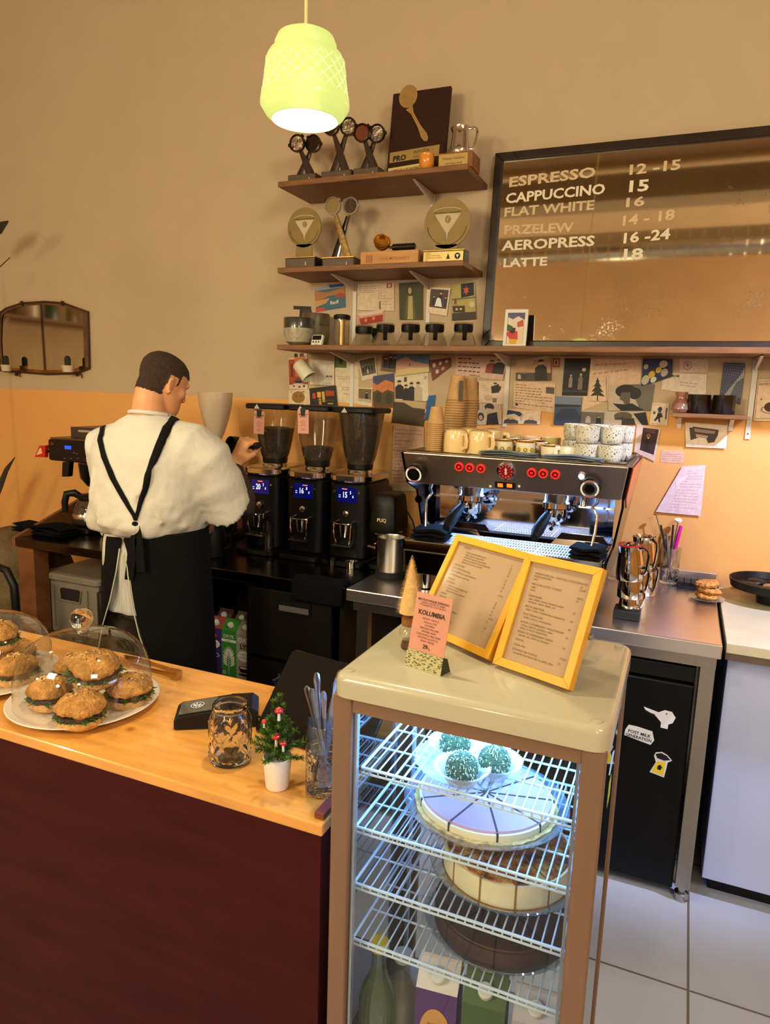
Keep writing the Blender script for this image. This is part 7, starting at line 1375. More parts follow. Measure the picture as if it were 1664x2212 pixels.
# grey crate on the lower shelf
yC = BY+.10; qa, qb = atY(92, 1228, yC), atY(213, 1260, yC); zc0 = .4405; zc1 = min(qa.z, .84)
ct_ = thing('storage_crate', 'grey plastic storage crate with lid on the shelf under the dark worktop', 'crate', ((qa.x+qb.x)/2, yC, zc0)); hw = (qb.x-qa.x)/2; hC = max(.26, (qa.z+qb.z)/2-zc0)
grc = mat('grey_crate_plastic', (136, 124, 114), .55, noise=.06)
print('crate', hw, hC, qa, qb)
g = G(); g.loft([[V((sx*(hw*w_), y, z)) for sx, y in ((-1, 0-.0), (1, 0), (1, .34), (-1, .34))] for z, w_ in ((0, .90), (.012, .91), (.014, .93), (.03, .93), (.032, .91), (hC*.80, .95), (hC*.81, .99), (hC*.88, .99))], grc, smooth=False); cbdy = put('crate_body', g, ct_, bevel=.004)
for sx in (-.93, -.6, .6, .93): put('rib', G().box(sx*hw-.004, sx*hw+.004, -.006, 0, .03, hC*.80, grc), ct_)
put('handle_opening', G().rbox(-hw*.38, hw*.38, -.004, .001, hC*.58, hC*.78, mat('dark_opening', (30, 22, 20), .8), .02, axis='y'), ct_, auto=30)
put('handle_rim', G().tube([(-hw*.40, -.003, hC*.78), (-hw*.34, -.005, hC*.57), (hw*.34, -.005, hC*.57), (hw*.40, -.003, hC*.78)], .004, grc, 6), ct_)
put('crate_lid', G().rbox(-hw*1.04, hw*1.04, -.012, .352, hC*.885, hC, grc, .03, 5), ct_, auto=30)

# cartons in the open bay
yM_ = BY+.075; ob = (.4155)
for k, (px, bdy, art, tp_, lab) in enumerate(((463, pur, art_purple, ink((150, 70, 60)), 'purple milk carton partly behind the apron in the open bay'), (494, grn, art_green, grn, 'green carton with white plant drawing in the open bay'), (526, ink((168, 160, 150)), art_oat, ink((150, 144, 136)), 'grey oat drink carton at the right of the open bay'))):
    q = atY(px, 1340, yM_); zt_ = atY(px, 1284, yM_).z; carton('milk_carton', lab, (q.x, yM_+.036, ob), .072, .07, .235, bdy, .0, tp_, art)
for px, lab in ((480, 'milk carton with white cap behind the purple one'), (519, 'milk carton behind the grey oat one')):
    q = atY(px, 1290, yM_+.09); carton('milk_carton', lab, (q.x, yM_+.125, ob), .07, .07, .24, ink((90, 60, 60)) if px < 500 else ink((120, 104, 84)))
one('paper_stack', G().box(-.19, .10, -.10, .08, 0, .012, ink((190, 186, 184))).box(.02, .12, -.10, .06, .012, .016, ink((70, 80, 120))), 'flat papers lying on the shelf under the milk cartons', 'papers', loc=(-1.74, BY+.16, .33))
wpart('lower_shelf', cab, G().box(xa+.02, xb-.02, BY+.04, WY-.15, .312, .329, steel))

# ------------------------------------------------------------------ right end: jugs, tools, cookies, pans
def onc(px, py, z=BZ): return atZ(px, py, z)
q = onc(1355, 1340); t0 = thing('tamping_mat', 'black square mat under the steel jugs', 'mat', (q.x-.004, q.y+.045, BZ+.0005)); put('mat_block', G().rbox(-.042, .042, -.045, .045, 0, .028, rubber, .006), t0, auto=30)
jm_ = mat('mirror_steel_jug', (206, 196, 184), .06, 1, noise=.03)
ja = thing('milk_jug', 'small steel milk jug standing on the black mat', 'milk jug', (q.x+.0, q.y+.045, BZ+.029)); jug(ja, .034, .075, (0, 0, 0), R(-35), jm_)
jb = thing('milk_jug', 'large steel milk jug stacked inside the small one', 'milk jug', (q.x+.0, q.y+.047, BZ+.068), rot=(0, R(-2), 0)); jug(jb, .042, .115, (0, 0, 0), R(-35), jm_)
jc = thing('milk_jug', 'steel milk jug with red rim at the top of the jug stack', 'milk jug', (q.x-.006, q.y+.049, BZ+.128), rot=(0, R(-4), 0)); jug(jc, .045, .120, (0, 0, 0), R(-35), jm_); put('red_rim_band', G().lathe([(.0395, .114), (.0402, .119), (.0398, .1205)], mat('red_silicone', (160, 30, 28), .4), 36, cap=False), jc)
q2 = onc(1385, 1290); jd = thing('milk_jug', 'steel milk jug behind the front jug stack', 'milk jug', (q2.x, q2.y+.05, BZ+.001)); jug(jd, .048, .125, (0, 0, 0), R(-50), jm_)
je = thing('milk_jug', 'tall steel milk jug stacked on the rear jug', 'milk jug', (q2.x-.004, q2.y+.05, BZ+.090), rot=(0, R(-3), 0)); jug(je, .046, .13, (0, 0, 0), R(-50), jm_)
def tumbler(lab, px, py, Y, r, h, name='cut_glass_tumbler'):
    x = atY(px, py, Y).x; t = thing(name, lab, 'glass', (x, Y, BZ+.0005))
    put('cut_base', G().lathe([(.001, .001), (r*.9, .001), (r*.95, .006), (r, h*.55), (r*.92, h*.55), (r*.88, .012), (.001, .010)], cgm, 40, cap=False), t); put('plain_rim', G().lathe([(r, h*.55), (r*1.05, h), (r*1.0, h), (r*.93, h*.55)], thin_glass('tumbler_rim_glass'), 40, cap=False), t); return t
q = onc(1443, 1262); tt_ = tumbler('cut glass tumbler holding bar tools on the right worktop', 1443, 1262, q.y+.02, .036, atY(1443, 1182, q.y+.02).z-BZ); tx2, ty2 = tt_.location.x, q.y+.02
q = onc(1326, 1252); tumbler('cut glass tumbler half hidden between machine and jugs', 1328, 1250, q.y+.02, .036, .12)
bl = mat('black_tool_handle', (34, 32, 36), .35); mg = mat('magenta_plastic', (216, 30, 160), .35, emit=(216, 30, 160), es=.08)
def tool(name, lab, px, py, m, r, extra=None, cat='tool', dx=0):
    P1 = atY(px, py, ty2+.005); P0 = V((tx2-(P1.x-tx2)*.25, ty2, BZ+.016)); t = thing(name, lab, cat, P0); d = P1-P0
    put('rod', G().tube([(0, 0, 0), d*.55, d*.6, d], [.0022, .0022, r, r*.85], m, 10), t)
    if extra: extra(t, d)
    return t
tool('bar_spoon', 'bar spoon with a small flat disc end, leaning left in the tool glass', 1418, 1112, steel, .0025, lambda t, d: put('disc_end', G().lathe([(.001, -.001), (.009, -.001), (.009, .001), (.001, .001)], steel, 16, d), t))
tool('thermometer', 'dark handled tool beside the bar spoon in the tool glass', 1428, 1134, bl, .0045)
tool('whisk_handle', 'grey handled tool in the middle of the tool glass', 1441, 1152, mat('grey_tool', (120, 116, 110), .4), .0055)
tool('cocoa_brush', 'dark round handled tool standing upright in the tool glass', 1455, 1134, bl, .0045)
tool('dial_thermometer', 'steel tool with a white round head in the tool glass', 1466, 1124, steel, .003, lambda t, d: put('dial', G().lathe([(.001, -.003), (.014, -.003), (.014, .003), (.001, .003)], white, 20, d, (R(20), 0, 0)), t))
tool('silicone_spatula', 'bright magenta plastic spatula in the tool glass', 1472, 1136, mg, .008, cat='spatula')
g = G(); q0, q1 = onc(1462, 1272), onc(1552, 1280); L = (q1.x-q0.x); 
g.rbox(0, L, 0, .085, 0, .008, rubber, .006)
for i in range(6):
    for j in range(4): a, b_ = i*L/6, j*.085/4; g.box(a+.0012, a+L/6-.0012, b_+.0012, b_+.085/4-.0012, .008, .024, black)
one('black_block_tray', g, 'black tray of small square blocks against the steel upstand', 'tray', loc=(q0.x, q0.y+.02, BZ+.0005), auto=30)
q = onc(1527, 1303); pl2 = one('glass_saucer', G().lathe([(.001, .002), (.035, .002), (.060, .008), (.062, .010), (.035, .006), (.001, .006)], thin_glass('saucer_glass', (.92, .9, .85), 1.8, .05, .25, (.8, .76, .66), base=.05), 40, cap=False), 'clear saucer under the oat cookies', 'plate', loc=(q.x, q.y+.045, BZ+.0005))
ck = mat('oat_cookie', (206, 140, 70), .8, noise=.35, nscale=60, bump=1, bscale=90)
for k, (dx, dz, rx, lab) in enumerate(((.0, .008, 0, 'oat cookie at the bottom of the pile on the clear saucer'), (.003, .030, R(6), 'oat cookie in the middle of the pile on the clear saucer'), (-.002, .052, R(-8), 'oat cookie on top of the pile on the clear saucer'))):
    one('oat_cookie', G().lathe([(.001, 0), (.036, .001), (.042, .010), (.036, .019), (.015, .022), (.001, .021)], ck, 36, wob=lambda t, k2: 1+.06*sin(5*t+k)+.05*sin(11*t+2*k)), lab, 'cookie', loc=(q.x+dx, q.y+.045, BZ+dz), rot=(rx, R(4), k))
q = onc(1650, 1322); t = thing('frying_pan', 'black round pan with raised rim cut by the right edge', 'pan', (q.x+.03, q.y+.13, BZ+.001)); put('pan_body', G().lathe([(.001, .002), (.045, .002), (.05, .05), (.135, .055), (.142, .085), (.138, .085), (.130, .062), (.001, .058)], blackm, 44, cap=False), t)
g = G()
for i in range(6): a = R(i*60+10); g.ball((cos(a)*.075, sin(a)*.075, .062), .034, black, 16, sz=.35)
g.ball((0, 0, .062), .03, steel, 16, sz=.35); put('egg_cups', g, t)
# ------------------------------------------------------------------ the barista
skin = mat('skin', (208, 146, 104), .5, noise=.06, nscale=12, sss=.15, bump=.08, bscale=90)
shirtm = mat('white_cotton_jersey', (196, 190, 182), .85, noise=.02, nscale=6, bump=.15, bscale=160, sheen=.1)
apm = mat('black_apron_cotton', (8, 7, 9), .9, spec=.2, noise=.15, nscale=30, bump=.1, bscale=300); trm = mat('olive_brown_trousers', (62, 50, 36), .85, noise=.3, nscale=14, bump=.1, bscale=200)
hairm = mat('short_dark_hair', (56, 36, 26), .75, noise=.45, nscale=120, bump=.8, bscale=420)
per = thing('person', 'barista with cropped dark hair in white t-shirt and black crossed-back apron, seen from behind pouring', 'person', (-1.72, 1.93, 0))
def ring(c, rx, ry, n=20, ax=None, tilt=0, dirv=(0, 0, 1), sq=2.0, ref=(1, 0, 0)):
    c = V(c); d = V(dirv).normalized(); e1 = (V(ref)-d*V(ref).dot(d)).normalized(); e2 = d.cross(e1); o = []
    for i in range(n):
        a = 2*pi*i/n; ca, sa = cos(a), sin(a); k = (abs(ca)**sq+abs(sa)**sq)**(-1/sq); o.append(c+e1*rx*ca*k+e2*ry*sa*k)
    return o
def limb(g, pts, rs, m, n=16, flat=1.0, ref=(1, 0, 0)):
    P_ = [V(p) for p in pts]; rings = []
    for i, p in enumerate(P_):
        d = P_[min(i+1, len(P_)-1)]-P_[max(i-1, 0)]; r = rs[i]; rx, ry = r if isinstance(r, tuple) else (r, r*flat)
        rings.append(ring(p, rx, ry, n, dirv=d, ref=ref))
    g.loft(rings, m); return g
# --- skeleton in room coordinates, read off the photograph at the barista's distance
hy = math.radians(0)
def J(px, py, Y): return atY(px, py, Y)
HS = .86; head = J(351, 828, 1.96); neck = J(328, 893, 1.93); 
facing = R(-8)     # heading of the chest, measured from +Y towards +X
Fv = V((sin(-facing)*-1*0+sin(R(2)), cos(R(2)), 0)).normalized(); Rv = V((Fv.y, -Fv.x, 0))
CH = V((neck.x, neck.y-.005, 0))
def B(r, f, z): return V((CH.x, CH.y, 0))+Rv*r+Fv*f+V((0, 0, z))
hv = V((sin(R(22)), cos(R(22)), 0)); hr_ = V((hv.y, -hv.x, 0))       # where the head looks: right of straight ahead, bent down
pitch = R(26); hu = (V((0, 0, 1))*cos(pitch)+hv*sin(pitch)).normalized(); hf = (hv*cos(pitch)-V((0, 0, 1))*sin(pitch)).normalized()
HT = basis(head, hr_, hf, hu) @ M.Scale(HS, 4)
body = G()
def H(x, y, z): return HT @ V((x, y, z))
# head: lofted profile along the head's own up axis (y forward)
hp = [(-.115, .030, .040, .050), (-.100, .040, .046, .052), (-.080, .050, .062, .045), (-.055, .060, .078, .026), (-.030, .067, .088, .010), (0, .073, .096, .000), (.030, .077, .100, -.004), (.060, .075, .097, -.006), (.085, .064, .084, -.006), (.105, .044, .060, -.006), (.116, .018, .028, -.006)]
rings = []
for z, rx, ry, cy in hp: rings.append([H(rx*cos(2*pi*i/24), cy+ry*sin(2*pi*i/24), z) for i in range(24)])
body.loft(rings, skin)
body.loft([[H(.011*s*cos(2*pi*i/8), .092+c+.012*s*sin(2*pi*i/8), z) for i in range(8)] for z, c, s in ((.025, .0, .6), (.0, .008, .9), (-.022, .016, 1.25), (-.032, .010, 1.1), (-.036, .0, .6))], skin)   # nose
for s in (-1, 1): body.loft([[H(s*.030+.022*q*cos(2*pi*i/8), .086+.010*sin(2*pi*i/8)*q, z) for i in range(8)] for z, q in ((.020, .5), (.030, 1), (.040, .6))], skin)   # brow
for z, q, c in ((-.052, .9, .0), (-.064, 1.0, -.002)): body.ball(H(0, .088+c, z), .008*q, skin, 12, sx=2.4)
body.ball(H(0, .082, -.095), .020, skin, 12)   # chin
body.ball(H(.036, .062, -.012), .026, skin, 12).ball(H(-.036, .062, -.012), .026, skin, 12)
for s in (-1, 1):   # ears
    er = []
    for z, w_, t_ in ((-.036, .005, .005), (-.026, .009, .007), (-.008, .013, .008), (.010, .016, .008), (.023, .012, .007), (.029, .005, .005)):
        er.append([H(s*(.074+.006*(z+.04)/.07)+s*t_*.9*cos(2*pi*i/10), -.004+.010*(z/.07)*-1+w_*sin(2*pi*i/10), z-.008) for i in range(10)])
    body.loft(er, skin)
    body.tube([H(s*.083, .006, -.036), H(s*.086, -.010, -.022), H(s*.089, -.018, .000), H(s*.088, -.010, .016), H(s*.085, .004, .018)], .0038, skin, 6)
limb(body, [H(0, -.030, .01), H(0, -.030, -.045), H(0, -.020, -.09), B(0, -.01, neck.z-.02), B(0, -.01, neck.z-.08)], [(.052, .050), (.053, .053), (.053, .055), (.061, .058), (.10, .07)], skin, 18, ref=tuple(Rv))
# torso and legs (mostly under cloth)
body.loft([ring(B(0, 0.01, z), rx, ry, 20, sq=2.4, ref=tuple(Rv)) for z, rx, ry in ((.86, .155, .11), (.95, .160, .105), (1.10, .150, .095), (1.25, .165, .105), (1.38, .175, .105), (1.44, .150, .085), (1.485, .085, .06))], skin)
feet = []
for s in (-1, 1):
    limb(body, [B(s*.085, .0, .93), B(s*.095, .01, .70), B(s*.10, .02, .50), B(s*.10, -.01, .30), B(s*.10, -.03, .09)], [(.090, .095), (.082, .085), (.058, .06), (.056, .06), (.038, .042)], skin, 16, ref=tuple(Rv))
# arms
shR, elR, wrR = B(.195, .0, 1.425), J(497, 1078, 2.02), J(505, 1003, 2.14)
hnR = J(528, 962, 2.17)
limb(body, [B(.13, 0, 1.42), shR, shR.lerp(elR, .5), elR, elR.lerp(wrR, .35), wrR, wrR.lerp(hnR, .3)], [.05, .056, .048, .041, .043, .029, .030], skin, 16)
shL, elL, wrL = B(-.195, .0, 1.41), B(-.225, .09, 1.19), B(-.12, .30, 1.13)
limb(body, [B(-.13, 0, 1.41), shL, shL.lerp(elL, .5), elL, elL.lerp(wrL, .35), wrL], [.05, .056, .048, .041, .043, .029], skin, 16)
def hand(wr, pd, back, thumbside, curl, kn=.85, sc=1.0):
    # pd: direction palm->fingers, back: out of the back of the hand
    pd = V(pd).normalized(); back = (V(back)-pd*V(back).dot(pd)).normalized(); sd = pd.cross(back).normalized()*thumbside
    W_ = lambda a, b_, c: wr+pd*a*sc+sd*b_*sc+back*c*sc
    rings = []
    for a, w_, t_ in ((-.01, .026, .020), (.02, .033, .019), (.055, .042, .016), (.085, .043, .014), (.098, .039, .012)):
        rings.append([W_(a, w_*cos(2*pi*i/16), t_*sin(2*pi*i/16)) for i in range(16)])
    body.loft(rings, skin)
    for k, (off, ln) in enumerate(((.031, .074), (.0105, .082), (-.0105, .076), (-.031, .060))):
        p = V((.090, off, 0)); ang = 0; pts = [W_(.070, off, .002), W_(*p)]
        for j, f in enumerate((.45, .32, .23)):
            ang -= R(curl)*(.9 if j == 0 else 1.05); p = p+V((cos(ang)*ln*f, 0, sin(ang)*ln*f)); pts.append(W_(*p))
        body.tube(pts, [.0105*sc, .0105*sc, .0098*sc, .0090*sc, .0075*sc], skin, 10); body.ball(pts[-1], .0078*sc, skin, 10); body.ball(pts[1], .0115*sc, skin, 10)
    tp = [W_(.015, .022, -.006), W_(.045, .042, -.016), W_(.068, .040, -.034), W_(.080, .024, -.044)]
    body.tube(tp, [.016*sc, .0135*sc, .0115*sc, .009*sc], skin, 10); body.ball(tp[-1], .0092*sc, skin, 10)
pdR = (J(545, 955, 2.19)-wrR).normalized()
hand(wrR, (.35, .25, .90), (-.45, -.80, .40), 1, 62)
hand(wrL, (.85, .45, -.25), (-.2, .3, .95), 1, 40)
body.v = [v-V(per.location) for v in body.v]
bo = put('body', body, per, auto=0)
md = bo.modifiers.new('skin', 'REMESH'); md.mode = 'VOXEL'; md.voxel_size = .0045; md.use_smooth_shade = True
md = bo.modifiers.new('soft', 'SMOOTH'); md.iterations = 5; md.factor = .6
# hair: a cropped cap grown from the evaluated head surface
bpy.context.view_layer.update(); ev = bo.evaluated_get(bpy.context.evaluated_depsgraph_get()).to_mesh()
HI = HT.inverted(); keep = []; vmap = {}; hg_ = G(); off = V(per.location)
def hairy(p):
    x, y, z = p
    if z < -.075: return False
    front = .058+.0*z
    if z > .052: return y < .088-.10*max(0, (.06-z))
    if y > .030: return False
    if abs(x) > .060 and -.018 < y < .020 and z < .030: return False
    lim = -.062+max(0, (y+.02))*1.3+.30*max(0, abs(x)-.05)
    if y > .008: lim = max(lim, -.012)
    return z > lim
cos_ = [HI @ (v.co+off) for v in ev.vertices]; nrm = [v.normal.copy() for v in ev.vertices]
for p in ev.polygons:
    c = sum((cos_[i] for i in p.vertices), V())/len(p.vertices)
    if c.length < .22 and abs(c.x) < .085 and hairy(c):
        f = []
        for i in p.vertices:
            if i not in vmap: vmap[i] = len(hg_.v); hg_.v.append(ev.vertices[i].co+nrm[i]*(.0032 if cos_[i].z > -.04 else .0016))
            f.append(vmap[i])
        hg_.f.append(f); hg_.m.append(0); hg_.sm.append(True)
hg_.mats = [hairm]; ho = put('hair', hg_, per, auto=0); md = ho.modifiers.new('sm', 'SMOOTH'); md.iterations = 3; md.factor = .5; tag(ho, 'cropped dark brown hair')
# --- t-shirt
def cloth(name, g, m, vox=.009, it=8, disp=None, parent=per):
    g.v = [v-V(per.location) for v in g.v]; o = put(name, g, parent, auto=0)
    md = o.modifiers.new('weave', 'REMESH'); md.mode = 'VOXEL'; md.voxel_size = vox; md.use_smooth_shade = True
    md = o.modifiers.new('soft', 'SMOOTH'); md.iterations = it; md.factor = .6
    if disp:
        tx = bpy.data.textures.new('folds', 'CLOUDS'); tx.noise_scale = disp[1]; tx.noise_depth = 2
        md = o.modifiers.new('folds', 'DISPLACE'); md.texture = tx; md.strength = disp[0]; md.mid_level = .5; md.texture_coords = 'LOCAL'
    return o
s_ = G(); N = 40
def tring(z, rx, ry, fo, seed, amp, cx=0):
    o = []
    for i in range(N):
        a = 2*pi*i/N; ca, sa = cos(a), sin(a); k = (abs(ca)**2.5+abs(sa)**2.5)**(-1/2.5); w_ = 1+amp*(sin(5*a+seed)+.6*sin(9*a+seed*2.3)+.4*sin(14*a+seed*3.1)); o.append(B(cx+rx*ca*k*w_, fo+ry*sa*k*w_, z))
    return o
s_.loft([tring(1.110, .165, .150, .01, 1, .03, -.012), tring(1.125, .190, .178, .005, 1.2, .045, -.012), tring(1.155, .202, .190, .0, 1.9, .045, -.010), tring(1.19, .205, .186, .0, 2.7, .035, -.006), tring(1.23, .207, .178, .0, 3.4, .025), tring(1.27, .209, .170, .0, 4.0, .018), tring(1.32, .212, .162, .0, 4.5, .010), tring(1.38, .215, .152, .0, 5, .005), tring(1.43, .205, .135, 0, 3, .002), tring(1.465, .165, .110, 0, 3, .0), tring(1.492, .115, .088, .0, 3, 0), tring(1.512, .080, .074, .0, 3, 0), tring(1.518, .066, .062, .0, 3, 0)], shirtm)
def sleeve(pts, rs): limb(s_, pts, rs, shirtm, 22, ref=(0, 1, 0))
sleeve([B(.10, 0, 1.42), B(.17, 0, 1.405), shR.lerp(elR, .25)+V((0, 0, -.01)), shR.lerp(elR, .42)+V((0, 0, -.02)), shR.lerp(elR, .60)+V((.0, -.0, -.02)), shR.lerp(elR, .78)+V((0, 0, -.025)), elR+V((-.005, -.01, -.025)), elR.lerp(wrR, .18)+V((.0, -.01, -.028)), elR.lerp(wrR, .24)+V((.0, -.01, -.020))], [.085, .096, .096, .090, .094, .086, .090, .082, .076])
for k_, (a_, b2, w2) in enumerate(((B(.14, -.14, 1.36), B(.05, -.175, 1.20), .012), (B(.10, -.15, 1.30), B(.16, -.13, 1.17), .011), (B(-.12, -.15, 1.33), B(-.15, -.14, 1.17), .011), (B(-.02, -.17, 1.26), B(-.07, -.185, 1.15), .012), (B(.02, -.17, 1.22), B(.06, -.185, 1.14), .012))):
    s_.tube([a_, a_.lerp(b2, .5)+V((.004, -.002, 0)), b2], [.003, w2, .006], shirtm, 8)      # soft standing folds
s_.tube([B(.205, -.06, 1.40), shR.lerp(elR, .45)+V((-.02, -.085, .0)), elR+V((-.03, -.075, .02))], [.006, .014, .008], shirtm, 8)
s_.tube([B(.19, -.10, 1.30), shR.lerp(elR, .55)+V((-.06, -.06, -.05)), elR+V((-.06, -.05, -.03))], [.006, .016, .010], shirtm, 8)
sleeve([B(-.10, 0, 1.41), B(-.18, 0, 1.395), shL.lerp(elL, .5)+V((0, 0, -.01)), elL+V((-.0, 0, .01)), elL.lerp(wrL, .20)+V((0, 0, -.02)), elL.lerp(wrL, .32)+V((0, 0, -.04))], [.085, .096, .094, .078, .066, .062])
shirt = cloth('t_shirt', s_, shirtm, .0075, 4, (.008, .05))
# collar band
g = G(); pts = [B(.070*cos(R(a)), .066*sin(R(a))-.0, 1.517+.010*-sin(R(a))) for a in range(0, 360, 15)]; g.tube(pts+[pts[0]], .0075, shirtm, 8, cap=False); g.v = [v-V(per.location) for v in g.v]; put('collar', g, per, auto=0)
# grey undershirt cuff seen at the right elbow
g = G(); limb(g, [elR+V((.016, .005, -.05)), elR.lerp(wrR, .20)+V((.022, .0, -.02)), elR.lerp(wrR, .45)+V((.012, 0, 0)), elR.lerp(wrR, .78)], [.070, .068, .054, .040], mat('charcoal_sleeve', (52, 40, 38), .85, noise=.1), 18); g.v = [v-V(per.location) for v in g.v]; tag(put('inner_sleeve', g, per, auto=0), 'dark grey inner sleeve at the raised arm')
# shirt tail and trousers
g = G(); rr = []
for z, w_, f in ((1.12, .10, -.150), (1.05, .11, -.158), (.95, .115, -.150), (.86, .12, -.148), (.845, .12, -.146)): rr.append([B(-.01+w_*t_-.015*(1.1-z), f+.010*sin(9*t_+z*10)+.03*t_*t_, z) for t_ in (-1, -.75, -.5, -.25, 0, .25, .5, .75, 1)])
g.loft(rr, shirtm, closed=False, cap=False); g.v = [v-V(per.location) for v in g.v]; o = put('shirt_tail', g, per, solid=.006, sub=2, auto=0)
g = G()
g.loft([ring(B(0, .0, z), rx, ry, 24, sq=2.4, ref=tuple(Rv)) for z, rx, ry in ((.82, .178, .130), (.90, .182, .135), (1.0, .172, .122), (1.06, .165, .112))], trm)
for s in (-1, 1): limb(g, [B(s*.085, .0, .92), B(s*.098, .005, .74), B(s*.105, .01, .52), B(s*.105, -.005, .30), B(s*.105, -.02, .10), B(s*.105, -.02, .045)], [(.100, .125), (.100, .118), (.088, .098), (.085, .092), (.078, .088), (.078, .088)], trm, 20, ref=tuple(Rv))
cloth('trousers', g, trm, .011, 6, (.022, .07))
for s in (-1, 1):
    g = G(); g.loft([[B(s*.11+w_*cos(2*pi*i/16)*1.0, y0_+ln*sin(2*pi*i/16), z) for i in range(16)] for z, w_, y0_, ln in ((.0, .045, .03, .13), (.02, .048, .03, .135), (.05, .045, .02, .12), (.09, .038, -.03, .06))], black); g.v = [v-V(per.location) for v in g.v]; put('shoe', g, per, auto=0)
# --- apron: skirt wrapped round from the front, open at the back
def skirt(a0, a1, n, zs, parent=per):
    rr = []
    for z, rx, ry, cx, sh_ in zs:
        rr.append([B(cx+rx*cos(R(a0+sh_*0+(a1-a0)*i/n)), .005+ry*sin(R(a0+(a1-a0)*i/n))+.005*sin(i*1.3+z*9), z) for i in range(n+1)])
    return rr
g = G(); n = 34; rr = []
for z, rx, ry, aL, aR in ((1.125, .186, .160, 272, 268), (1.08, .188, .165, 269, 278), (1.00, .192, .170, 265, 281), (.90, .198, .176, 257, 286), (.80, .204, .180, 243, 293), (.68, .210, .186, 222, 304), (.55, .214, .188, 215, 310), (.42, .218, .19, 212, 312)):
    # the cloth runs from the right back edge (aR) through the front to the left back edge (aL)
    st_, en = aR-360, aL; rr.append([B(.012+rx*cos(R(st_+(en-st_)*i/n)), .0+ry*sin(R(st_+(en-st_)*i/n))+.004*sin(i*1.7+z*6), z+.02*(-.3+cos(R(st_+(en-st_)*i/n)))*(z > 1.1)) for i in range(n+1)])
g.loft(rr, apm, closed=False, cap=False); edges = [[r[0] for r in rr[1:]], [r[-1] for r in rr[1:]]]
g.v = [v-V(per.location) for v in g.v]; ap = put('apron', g, per, solid=.005, sub=2, auto=0)
for e in edges:
    g = G(); g.tube([p+V((0, -.006, 0)) for p in e], .0022, mat('white_piping', (190, 184, 170), .7), 6); g.v = [v-V(per.location) for v in g.v]; put('piping', g, ap, auto=0)
# straps crossing down the back, following the shirt
bpy.context.view_layer.update()
from mathutils.bvhtree import BVHTree
dg = bpy.context.evaluated_depsgraph_get(); bv = BVHTree.FromObject(shirt, dg)
def onback(px, py):
    o = V((0, 0, CAMH))-V(per.location); d = ray(px, py).normalized(); h = bv.ray_cast(o, d)
    if h[0] is None: h = bv.find_nearest(atY(px, py, 1.80)-V(per.location))
    return h[0], (h[1] if h[1] is not None else V((0, -1, 0)))
def strap(pxs, wds, par):
    rings = []; P_ = []
    for i in range(len(pxs)-1):
        for k in range(5): f = k/5; P_.append((pxs[i][0]+(pxs[i+1][0]-pxs[i][0])*f, pxs[i][1]+(pxs[i+1][1]-pxs[i][1])*f, wds[i]+(wds[i+1]-wds[i])*f))
    P_.append((*pxs[-1], wds[-1])); hits = [onback(x, y) for x, y, _ in P_]; c = [h[0] for h in hits]
    for i in range(len(c)):
        t = (c[min(i+1, len(c)-1)]-c[max(i-1, 0)]).normalized(); nn = hits[i][1].normalized(); nn = (nn if nn.y < .3 else V((0, -1, 0))); sd = t.cross(nn).normalized()*P_[i][2]/2
        rings.append([c[i]-sd+nn*.006, c[i]-sd*.3+nn*.0075, c[i]+sd*.3+nn*.0075, c[i]+sd+nn*.006, c[i]+sd+nn*.0035, c[i]-sd+nn*.0035])
    put('strap', G().loft(rings, apm), par, auto=0)
strap([(378, 905), (362, 925), (345, 965), (325, 1015), (310, 1065), (298, 1108), (294, 1124)], [.030, .030, .028, .024, .018, .012, .010], ap)
strap([(224, 924), (218, 950), (226, 985), (244, 1030), (268, 1075), (290, 1112), (294, 1124)], [.022, .022, .021, .020, .016, .012, .010], ap)
kn = atY(293, 1132, 1.93-.175)-V(per.location)
put('bow_knot', G().ball(kn, .014, apm, 12, sx=1.3), ap)
for x0, y0, x1, y1, x2, y2 in ((292, 1135, 285, 1190, 278, 1253), (296, 1135, 300, 1180, 304, 1236)):
    rings = []
    for (x, y), w_ in (((x0, y0), .010), ((x1, y1), .017), ((x2, y2), .018)): c = atY(x, y, 1.93-.180)-V(per.location); rings.append([c+V((-w_, 0, 0)), c+V((w_, 0, 0)), c+V((w_, .003, 0)), c+V((-w_, .003, 0))])
    put('apron_tie', G().loft(rings, apm, smooth=False), ap)
# round black dosing pan held by its straight handle in the raised fist
grip = wrR+V((.35, .25, .90)).normalized()*.085+V((.45, .80, -.40)).normalized()*.024
dh = (atY(556, 980, grip.y-.02)-atY(500, 982, grip.y+.05)).normalized(); pq_ = thing('dosing_pan', 'round black dosing pan held up by its handle in the right hand of the barista', 'dosing pan', grip)
put('handle', G().tube([dh*.062, dh*.05, dh*.02, -dh*.03, -dh*.06], [.010, .0125, .0115, .0115, .009], black, 14), pq_)
pn = (V((0, 0, CAMH))-grip).normalized(); pn = (pn-dh*pn.dot(dh)).normalized(); T0 = basis(-dh*.103+V((0, 0, -.006)), dh, pn.cross(dh), pn); g = G(); g.T = T0
g.lathe([(.001, -.020), (.036, -.020), (.044, -.012), (.046, .014), (.043, .014), (.041, -.008), (.001, -.014)], blackm, 32, cap=False); put('pan_bowl', g, pq_)

